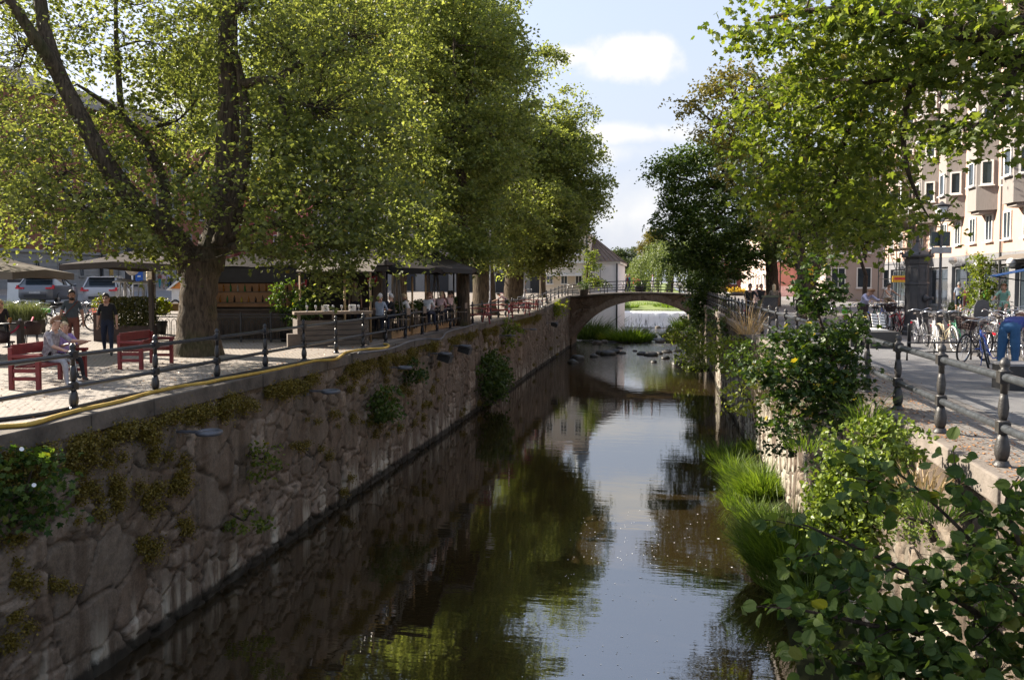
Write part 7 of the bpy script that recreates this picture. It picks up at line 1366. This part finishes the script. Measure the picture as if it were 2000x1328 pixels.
for px, py, r, f, lab, c, kw in [
 (1800, 674, -.25, -1, 'silver step through bicycle with wire basket facing the camera beside the bollard', 'silver', dict(basket=1)),
 (1829, 684, -.45, -1, 'bicycle with a big white front tyre next to the lamp post', 'white', dict(wt=True)),
 (1851, 684, -.2, -1, 'cream bicycle with square mesh basket right of the white tyred one', 'cream', dict(basket=1, wt=True)),
 (1874, 682, -.3, -1, 'pale green framed bicycle between mesh basket and child seat', 'green', {}),
 (1893, 676, .3, 1, 'black bicycle with a tall grey child seat', 'black', dict(child=True)),
 (1900, 707, -.8, -.6, 'black bicycle with large dark wicker basket in the front row', 'black', dict(basket=2, lean=-.12)),
 (1932, 716, -.55, -.9, 'bright blue bicycle standing foremost of the row', 'blue', dict(lean=.22, step=False)),
 (1958, 702, .3, 1, 'black bicycle behind the blue one near the bending person', 'black', dict(lean=.1)),
 (1936, 684, .2, 1, 'grey bicycle in the second row behind the blue one', 'grey', {}), (1958, 680, -.2, -1, 'white bicycle in the second row near the bending person', 'white', {}), (1980, 678, .2, 1, 'pink bicycle in the second row at the frame edge', 'pink', {}), (1995, 700, -.5, -1, 'black bicycle the bending person leans over', 'black', {}),
 (1916, 668, .1, 1, 'silver bicycle in the back of the right row', 'silver', {}), (1990, 664, .1, 1, 'black bicycle at the back by the frame edge', 'black', {}),
 (1662, 655, -.2, -1, 'bicycle with lime green carrier half hidden by the young elm', 'black', dict(lime=True)), (1676, 650, .4, 1, 'black bicycle in front of the person in lavender', 'black', {}), (1692, 651, -.5, -1, 'black basket bicycle right of the person in lavender', 'black', dict(basket=2)), (1704, 649, .3, 1, 'grey bicycle behind the white slatted bench', 'grey', {}),
 (1715, 650, -.2, -1, 'green bicycle behind the white slatted bench', 'green', {}), (1727, 649, .3, 1, 'white bicycle behind the slatted bench back', 'white', {}), (1738, 648, -.3, -1, 'black bicycle with dark basket left of the red one', 'black', dict(basket=2)), (1750, 648, .2, 1, 'silver bicycle left of the red one', 'silver', {}), (1764, 652, -.15, -1, 'red bicycle beside the iron pillar', 'red', {}), (1712, 640, -.9, .3, 'blue bicycle at the back of the middle cluster', 'blue', {}),
 (1578, 616, .5, 1, 'silver bicycle at the far left of the distant cluster', 'silver', {}), (1596, 614, -.4, -1, 'black bicycle in the distant cluster under the leaning maple', 'black', {}), (1612, 616, .3, 1, 'white bicycle in the distant cluster under the leaning maple', 'white', {}), (1628, 618, -.2, -1, 'grey bicycle at the right of the distant cluster', 'grey', {})]:
    bike(GR(px, py), brz(r, f), lab, c, **kw)
for px, py, r, f, lab, c, kw in [
 (-8, 644, .3, -1, 'dark bicycle at the frame edge behind the grass trough', 'black', {}), (14, 646, -.4, -1, 'grey bicycle with chrome bars behind the grass trough', 'grey', {}), (34, 645, .5, 1, 'black bicycle behind the middle of the grass trough', 'black', {}), (54, 646, -.3, -1, 'silver bicycle behind the right half of the grass trough', 'silver', {}),
 (74, 648, .4, -1, 'black bicycle with lime carrier behind the boy', 'black', dict(lime=True)), (98, 650, -.6, -1, 'white framed bicycle left of the bearded man', 'white', {}), (114, 648, .3, 1, 'black bicycle with lime carrier close to the bearded man', 'black', dict(lime=True)), (152, 648, .9, .3, 'dark bicycle partly hidden by the bearded man', 'black', {}), (176, 640, .9, .3, 'dark bicycle between the two walkers', 'grey', {})]:
    bike(GL(px, py), brz(r, f), lab, c, group='bicycles parked on the plaza', **kw)
for px, zc, r, f, lab, c in [(1056, 58, -.2, -1, 'white bicycle leaning on the plaza railing near the bridge', 'white'), (1070, 60, .3, 1, 'dark bicycle leaning on the plaza railing near the bridge', 'black'), (1030, 66, 1, .1, 'dark bicycle with teal carrier by the stout trunk', 'black'), (1012, 53, 1, .3, 'dark bicycle beside the red and white marker post', 'grey')]:
    bike(Lz(px, zc), brz(r, f), lab, c, group='bicycles on the far plaza')
# riders
def rider(p, d, label, shirt, legs, hair, bl, bc, left=False, **kw):
    b = bike(p, brz(*d), bl, bc, lean=0, group=None); return person(Vector(p) , fdir(*d), label, shirt, legs, hair, kw.pop('h', 1.72), kw.pop('lean', .25), 0, (.95, .22, .15), (.95, .22, .15), (1.35, .1, 1.25), (.75, .1, .75), seat=.88, **kw)
def off(p, d, k): v = CR * d[0] + CF * d[1]; return p + v.normalized() * k
for px, zc, d, lab, a, b, hr, bl, bc, kw in [(1962, 32, (-.75, -.75), 'woman in mint green dress riding a bicycle past the shop windows', C_MINT, C_MINT, 'ginger', 'bicycle ridden by the woman in mint green', 'black', dict(skirt=(C_MINT, .45), leglen=.3)),
   (1731, 40, (.25, -1), 'woman in white top riding towards the camera beside the scaffold', C_WHITE, C_KHAKI, 'dark', 'bicycle ridden by the woman in white', 'grey', dict(sleeve=.1, leglen=.4)),
   (1463, 33, (-.1, -1), 'woman in black riding a bicycle with a red front guard along the railing', C_BLACK, C_BLACK, 'dark', 'red and white bicycle ridden along the railing', 'red', dict(sleeve=.9)),
   (1557, 52, (.1, 1), 'cyclist in dark clothes riding away under the leaning maple', C_BLACK, C_NAVY, 'dark', 'bicycle of the dark clothed cyclist under the leaning maple', 'black', dict(sleeve=.9))]:
    p = Rz(px, zc); rider(p, d, lab, a, b, hr, bl, bc, **kw)
person(Lz(1022, 66), fdir(1, -.2), 'dark clothed person standing over a bicycle by the stout trunk', C_NAVY, C_BLACK, 'brown', 1.72, .2)
person(Lz(992, 48), fdir(-1, .1), 'person in pale pink shirt bending over a red picnic table', C_PINK, C_OLIVE, 'dark', 1.72, 1.0, 0, (.9, .2, .3), (.9, .2, .3))
# ---- right quay furniture
M_IRONG = mat('dark_cast_iron', (.045, .043, .045), .5, var=.35, scale=5, spec=.5, bump=.2, bscale=40)
t = thing('iron_pillar', Rz(1790, 27.5), 'dark octagonal cast iron water pillar with spout and pointed cap', 'pillar', TH + .05); ph = PI / 8
MB().lathe([(.56, 0), (.56, .12), (.50, .16), (.50, .3), (.46, .34), (.46, 1.72), (.49, 1.74), (.49, 1.80), (.46, 1.82), (.46, 2.42), (.50, 2.46), (.52, 2.62), (.46, 2.64), (.47, 2.68)], 8, ph=ph, smooth=False).build('shaft', M_IRONG, t)
mb = MB(); mb.lathe([(.62, 2.68), (.64, 2.72), (.62, 2.78), (.42, 2.86), (.24, 2.98), (.12, 3.12), (.07, 3.2)], 8, ph=ph, smooth=False); mb.lathe([(.05, 3.18), (.09, 3.25), (.05, 3.3), (.08, 3.36), (.02, 3.44), (.012, 3.75)], 10)
for k in range(8): a = k * PI / 4 + ph; mb.ball((.6 * math.cos(a), .6 * math.sin(a), 2.83), .05, 6)
mb.build('cap', M_IRONG, t); mb = MB(); mb.lathe([(.14, 0), (.14, .02), (.10, .08), (.055, .16), (.05, .30), (.065, .31), (.065, .34)], 14, (.12, -.44, 1.28), M=Matrix.Rotation(R(90), 4, 'X') @ Matrix.Rotation(R(28), 4, 'Y')); mb.build('spout', M_IRONG, t)
mb = MB()
for k in range(8):
    a = k * PI / 4; n_ = Vector((math.cos(a), math.sin(a), 0)); s_ = Vector((-n_.y, n_.x, 0)); r_ = .46 * math.cos(PI / 8) + .004
    for z0, z1 in ((.5, 1.62), (1.9, 2.34)):
        for A, B in (((-.13, z0), (-.13, z1)), ((.13, z0), (.13, z1)), ((-.13, z0), (.13, z0)), ((-.13, z1), (.13, z1))): mb.bar(n_ * r_ + s_ * A[0] + Vector((0, 0, A[1])), n_ * r_ + s_ * B[0] + Vector((0, 0, B[1])), .022, .022)
mb.build('panel_mouldings', M_IRONG, t)
t.scale = (.8, .8, 1)
M_LGLASS = mat('frosted_glass', (.6, .6, .58), .3, var=.05)
def lamp(p, H, label, m, plates=False, rz=0):
    t = thing('street_lamp', p, label, 'street lamp', rz); MB().lathe([(.09, 0), (.09, .9), (.075, .95), (.045, 1.1), (.04, H - .55)], 10).build('post', m, t); mb = MB()
    for k in range(4): a = k * PI / 2 + .4; mb.tube([(0, 0, H - .6), (.1 * math.cos(a), .1 * math.sin(a), H - .45), (.26 * math.cos(a), .26 * math.sin(a), H)], .014, 5)
    mb.lathe([(.30, H), (.32, H + .02), (.1, H + .08), (.02, H + .16)], 14); mb.build('lamp_frame', m, t); MB().lathe([(.05, H - .5), (.24, H - .02)], 12).build('lamp_glass', M_LGLASS, t)
    if plates: MB().bbox((-.32, -.05, 2.75), (.32, -.02, 2.95)).build('grey_plate', mat('grey_plate', (.3, .3, .3), .5), t); MB().bbox((-.28, .05, 2.98), (.32, .08, 3.45)).build('dark_plate', mat('dark_green_plate', (.03, .045, .045), .4), t)
    return t
lamp(Rz(1835, 25.6), 4.25, 'tall street lamp with open funnel lantern and sign plates by the iron pillar', M_IRONG, True, TH); lamp(Rz(1613, 46), 4.4, 'street lamp with funnel lantern right of the leaning maple', M_IRONG); lamp(Rz(1523, 60), 4.0, 'slim street lamp between the dark maple and the red corner house', M_IRONG)
for px, zc, H, lab in ((957, 47, 5.2, 'pale lamp post beside the leaning linden trunk'), (1024, 60, 5.0, 'pale lamp post beside the stout linden trunk')):
    p = Lz(px, zc); lamp(p, H, lab, mat('pale_post', (.5, .5, .52), .5))
o = MB().tube([(0, 0, 0), (0, 0, .85)], .035, 8, 0).tube([(0, 0, .3), (0, 0, .5)], .037, 8, 1).tube([(0, 0, .65), (0, 0, .8)], .037, 8, 1).build('marker_post', [M_WHITE, mat('red_sign', (.5, .03, .06))], None, Lz(994, 44)); tag(o, 'red and white banded marker post behind the plaza railing', 'post')
o = MB().lathe([(.05, 0), (.05, .60), (.055, .62), (.045, .66), (.015, .68)], 14).build('bollard', M_IRON, None, Rz(1777, 22.4)); tag(o, 'short black bollard between slatted bench and silver bicycle', 'bollard')
t = thing('slatted_bench', GR(1729, 681), 'dark block bench with white slatted seat and tilted white backrest', 'bench', TH); MB().bbox((-.42, .0, 0), (.42, .6, .46)).bbox((-.75, .5, 0), (-.44, 1.5, .44)).build('base', mat('charcoal_block', (.05, .048, .046), .7, var=.15), t); mb = MB()
for k in range(8): mb.bbox((-.75, .55 + k * .12, .462), (.35, .64 + k * .12, .49))
mb.build('seat', M_WHITE, t); mb = MB()
for k in range(5):
    for s in (0, 1): mb.prism([(.06 + s * .2, .9 + k * .03, .56 + k * .08), (.23 + s * .2, .9 + k * .03, .535 + k * .08), (.23 + s * .2, .92 + k * .03, .59 + k * .08), (.06 + s * .2, .92 + k * .03, .615 + k * .08)], (0, .03, 0))
mb.bar((.3, .95, .46), (.3, 1.05, .95), .03, .03); mb.build('backrest', M_WHITE, t)
t = thing('utility_box', GR(1990, 764), 'black box with grey lid beside the blue trousered person', 'box', TH); MB().bbox((-.16, 0, 0), (.5, .5, .42)).build('body', M_DARK, t); MB().bbox((-.18, -.02, .421), (.52, .52, .46)).build('lid', mat('grey_lid', (.2, .2, .21), .6), t)
for px, py, lab in ((1861, 509, 'white globe wall lamp nearest the lamp post plates'), (1910, 518, 'white globe wall lamp above the green sale poster'), (1975, 513, 'white globe wall lamp above the blue awning')):
    zc = 16.35 * 1584 / (px - 1297); p = W(px, py, zc); t = thing('globe_lamp', p, lab, 'wall lamp', 0, 'globe lamps on the pink block'); MB().ball((0, 0, 0), .22, 16).build('globe', mat('opal_glass', (.75, .73, .7), .25, var=.03), t)
    d = FX - p.x - .02; mb = MB(); mb.tube([(0, 0, -.22), (.0, 0, -.28), (d, 0, -.28)], .025, 6); mb.tube([(d - .03, 0, -.6), (d - .03, 0, -.2)], .03, 6); mb.torus((0, 0, -.05), .225, .012, 20, 5, 0, 'Z'); mb.build('arm', M_IRON, t)
zc = 16.8 * 1584 / (1905 - 1297); p = W(1905, 569, zc); t = thing('sale_poster', (FX + .12, p.y, p.z), 'bright green sale poster with white figures in the shop window', 'poster', -PI / 2); MB().bbox((-.72, -.01, -.46), (.72, .01, .46)).build('sheet', mat('poster_green', (.04, .42, .07), .5, var=.04), t)
text('Sommarrea', .22, M_WHITE, t, (0, -.016, .30)); text('50-70%', .42, M_WHITE, t, (0, -.016, -.02)); MB().bbox((-.7, -.016, -.44), (.7, -.011, -.28)).build('pale_band', mat('poster_pale', (.2, .55, .25), .5), t)
p = W(2010, 530, 34); t = thing('blue_awning', p, 'bright blue cloth awning reaching in from the frame edge', 'awning', -TH); MB().prism([(-1.3, -.6, -.22), (.9, -.6, .25), (.9, 1.2, .3), (-1.3, 1.0, -.2)], (0, 0, .03)).build('canvas', mat('blue_cloth', (.03, .20, .55), .7), t); MB().tube([(-1.2, .9, -.2), (.8, .9, -.55), (.9, .9, -2.7)], .03, 6).build('arm', M_IRON, t)
for y in (38.2, 42.6):
    t = thing('shop_awning', (FX, y, ZR + 3.0), ['black roller awning above the big shop window near the blue awning', 'pale roller awning above the green poster window'][y > 40], 'awning'); MB().prism([(-.02, -1.9, .2), (-.6, -1.9, -.05), (-.6, -1.9, -.12), (-.02, -1.9, .12)], (0, 3.8, 0)).build('canvas', M_DARK if y < 40 else M_CANVL, t); MB().tube([(-.6, -1.9, -.09), (-.6, 1.9, -.09)], .04, 6).build('roller', M_IRON, t)
b = Rz(1866, 42); b = Vector((16.3, b.y, ZR)); shrub('climbing_plant', b, 'bright green climber growing up the pink block beside the sale poster', None, [([b, b + Vector((0, 0, 1.6)), b + Vector((.2, .1, 3.0))], [.06, .04, .02])], [(np.array(b) + [0, 0, 1.4], np.array([.6, .9, 1.3]), 70), (np.array(b) + [.1, .5, 2.8], np.array([.5, .8, .6]), 30)], 18, .22, .15, L_MAPLE, 'kite', .3, .4, 'plant')
p = Rz(1862, 35); t = thing('plant_pot', p, 'grey pot with trailing greenery in front of the climber', 'plant pot'); MB().lathe([(.25, 0), (.33, .5), (.35, .55)], 12).build('pot', M_CONC, t); P, _ = blob_leaves([(np.array([0, 0, .7]), np.array([.35, .35, .25]), 20)], 10, .1); link('foliage', leaf_mesh('foliage', P, .1, L_DARK), t)
for px, py, lab in ((1842, 706, 'steel bicycle stand under the white tyred bicycle'), (1895, 706, 'steel bicycle stand in the front row'), (1690, 655, 'steel bicycle stand in the middle cluster')):
    t = thing('bicycle_rack', GR(px, py), lab, 'bicycle rack', TH + .1); MB().tube([(-.7, .3, 0), (-.7, .3, .42), (.9, .3, .42), (.9, .3, 0)], .022, 6).tube([(-.7, .3, .2), (.9, .3, .2)], .018, 6).build('rack_frame', M_IRON, t)
t = thing('yellow_sign', W(1760, 545, 48), 'small yellow and red shop sign past the iron pillar', 'sign', 0); MB().bbox((-.5, -.03, -.2), (.5, .03, .2)).build('panel', mat('yellow_sign', (.6, .35, .03), .5), t); MB().bbox((-.4, -.036, -.05), (.4, -.031, .08)).build('band', mat('red_sign', (.5, .03, .06)), t)
t = thing('flower_bed', Rz(1436, 105), 'round bed of yellow flowers at the far end of the right quay', 'flower bed'); MB().lathe([(1.1, 0), (1.2, .5)], 16).build('tub', M_DARK, t); P, _ = blob_leaves([(np.array([0, 0, .7]), np.array([1.2, 1.2, .3]), 50)], 12, .2); link('blossom', leaf_mesh('blossom', P, .25, leafmat('yellow_petals', (.55, .38, .02), (.7, .5, .05), (1, 1, 1), .3)), t)
t = thing('grey_bin', Rz(1502, 38), 'dark waste bin in front of the dark maple trunk', 'bin'); MB().bbox((-.35, -.3, 0), (.35, .3, 1.1)).build('body', mat('bin_grey', (.06, .06, .06), .6), t); MB().bbox((-.38, -.33, 1.101), (.38, .33, 1.2)).build('lid', mat('bin_lid', (.12, .13, .08), .6), t)
# ---- red picnic tables on the plaza
def picnic(p, rz, label):
    t = thing('picnic_table', p, label, 'picnic table', rz, 'red picnic tables on the plaza'); mb = MB()
    for k in range(4): mb.bbox((-.9, -.37 + k * .19, .72), (.9, -.2 + k * .19, .76))
    mb.build('table_top', M_REDW, t)
    for s in (-1, 1): MB().bbox((-.9, s * .72 - .14, .43), (.9, s * .72 + .14, .47)).build('seat', M_REDW, t)
    for x in (-.65, .65): mb = MB(); mb.bar((x, -.7, 0), (x, -.2, .72), .06, .09); mb.bar((x, .7, 0), (x, .2, .72), .06, .09); mb.bar((x, -.78, .4), (x, .78, .4), .05, .09); mb.build('trestle', M_REDW, t)
for px, zc, r, lab in ((925, 40, .3, 'red picnic table right beside the terrace end'), (975, 46, .2, 'red picnic table in front of the leaning linden'), (972, 56, .1, 'red picnic table behind the leaning linden'), (1010, 50, .2, 'red picnic table near the marker post'), (1030, 57, .1, 'red picnic table by the stout linden'), (1000, 66, .2, 'farthest red picnic table before the bridge')):
    picnic(Lz(px, zc), TH + r, lab)
# ---- fallen leaves on the near path edge and twigs
g = np.random.default_rng(12); n = 2600; y = 5.2 + 20 * g.random(n) ** 1.5; x = 3.2 + np.abs(g.normal(size=n)) * .55; P = np.stack([x, y, np.full(n, ZR + .02)], 1)
tag(link('fallen_leaves', leaf_mesh('fallen_leaves', P, .035, leafmat('fallen_leaves', (.30, .13, .05), (.42, .22, .09), (1, 1, 1), .1), 'kite', 3, 0)), 'orange brown fallen leaf litter along the edge of the right path', 'fallen leaves', kind='stuff')
n = 1800; y = 6 + 40 * g.random(n); x = -9.4 - 10 * g.random(n) ** 2; P = np.stack([x, y, zl(x, y) + .02], 1)
tag(link('fallen_leaves', leaf_mesh('fallen_leaves', P, .05, MATS['fallen_leaves'] if 'fallen_leaves' in MATS else L_DRY, 'kite', 3, 0)), 'brown fallen leaves scattered over the plaza setts', 'fallen leaves', kind='stuff')
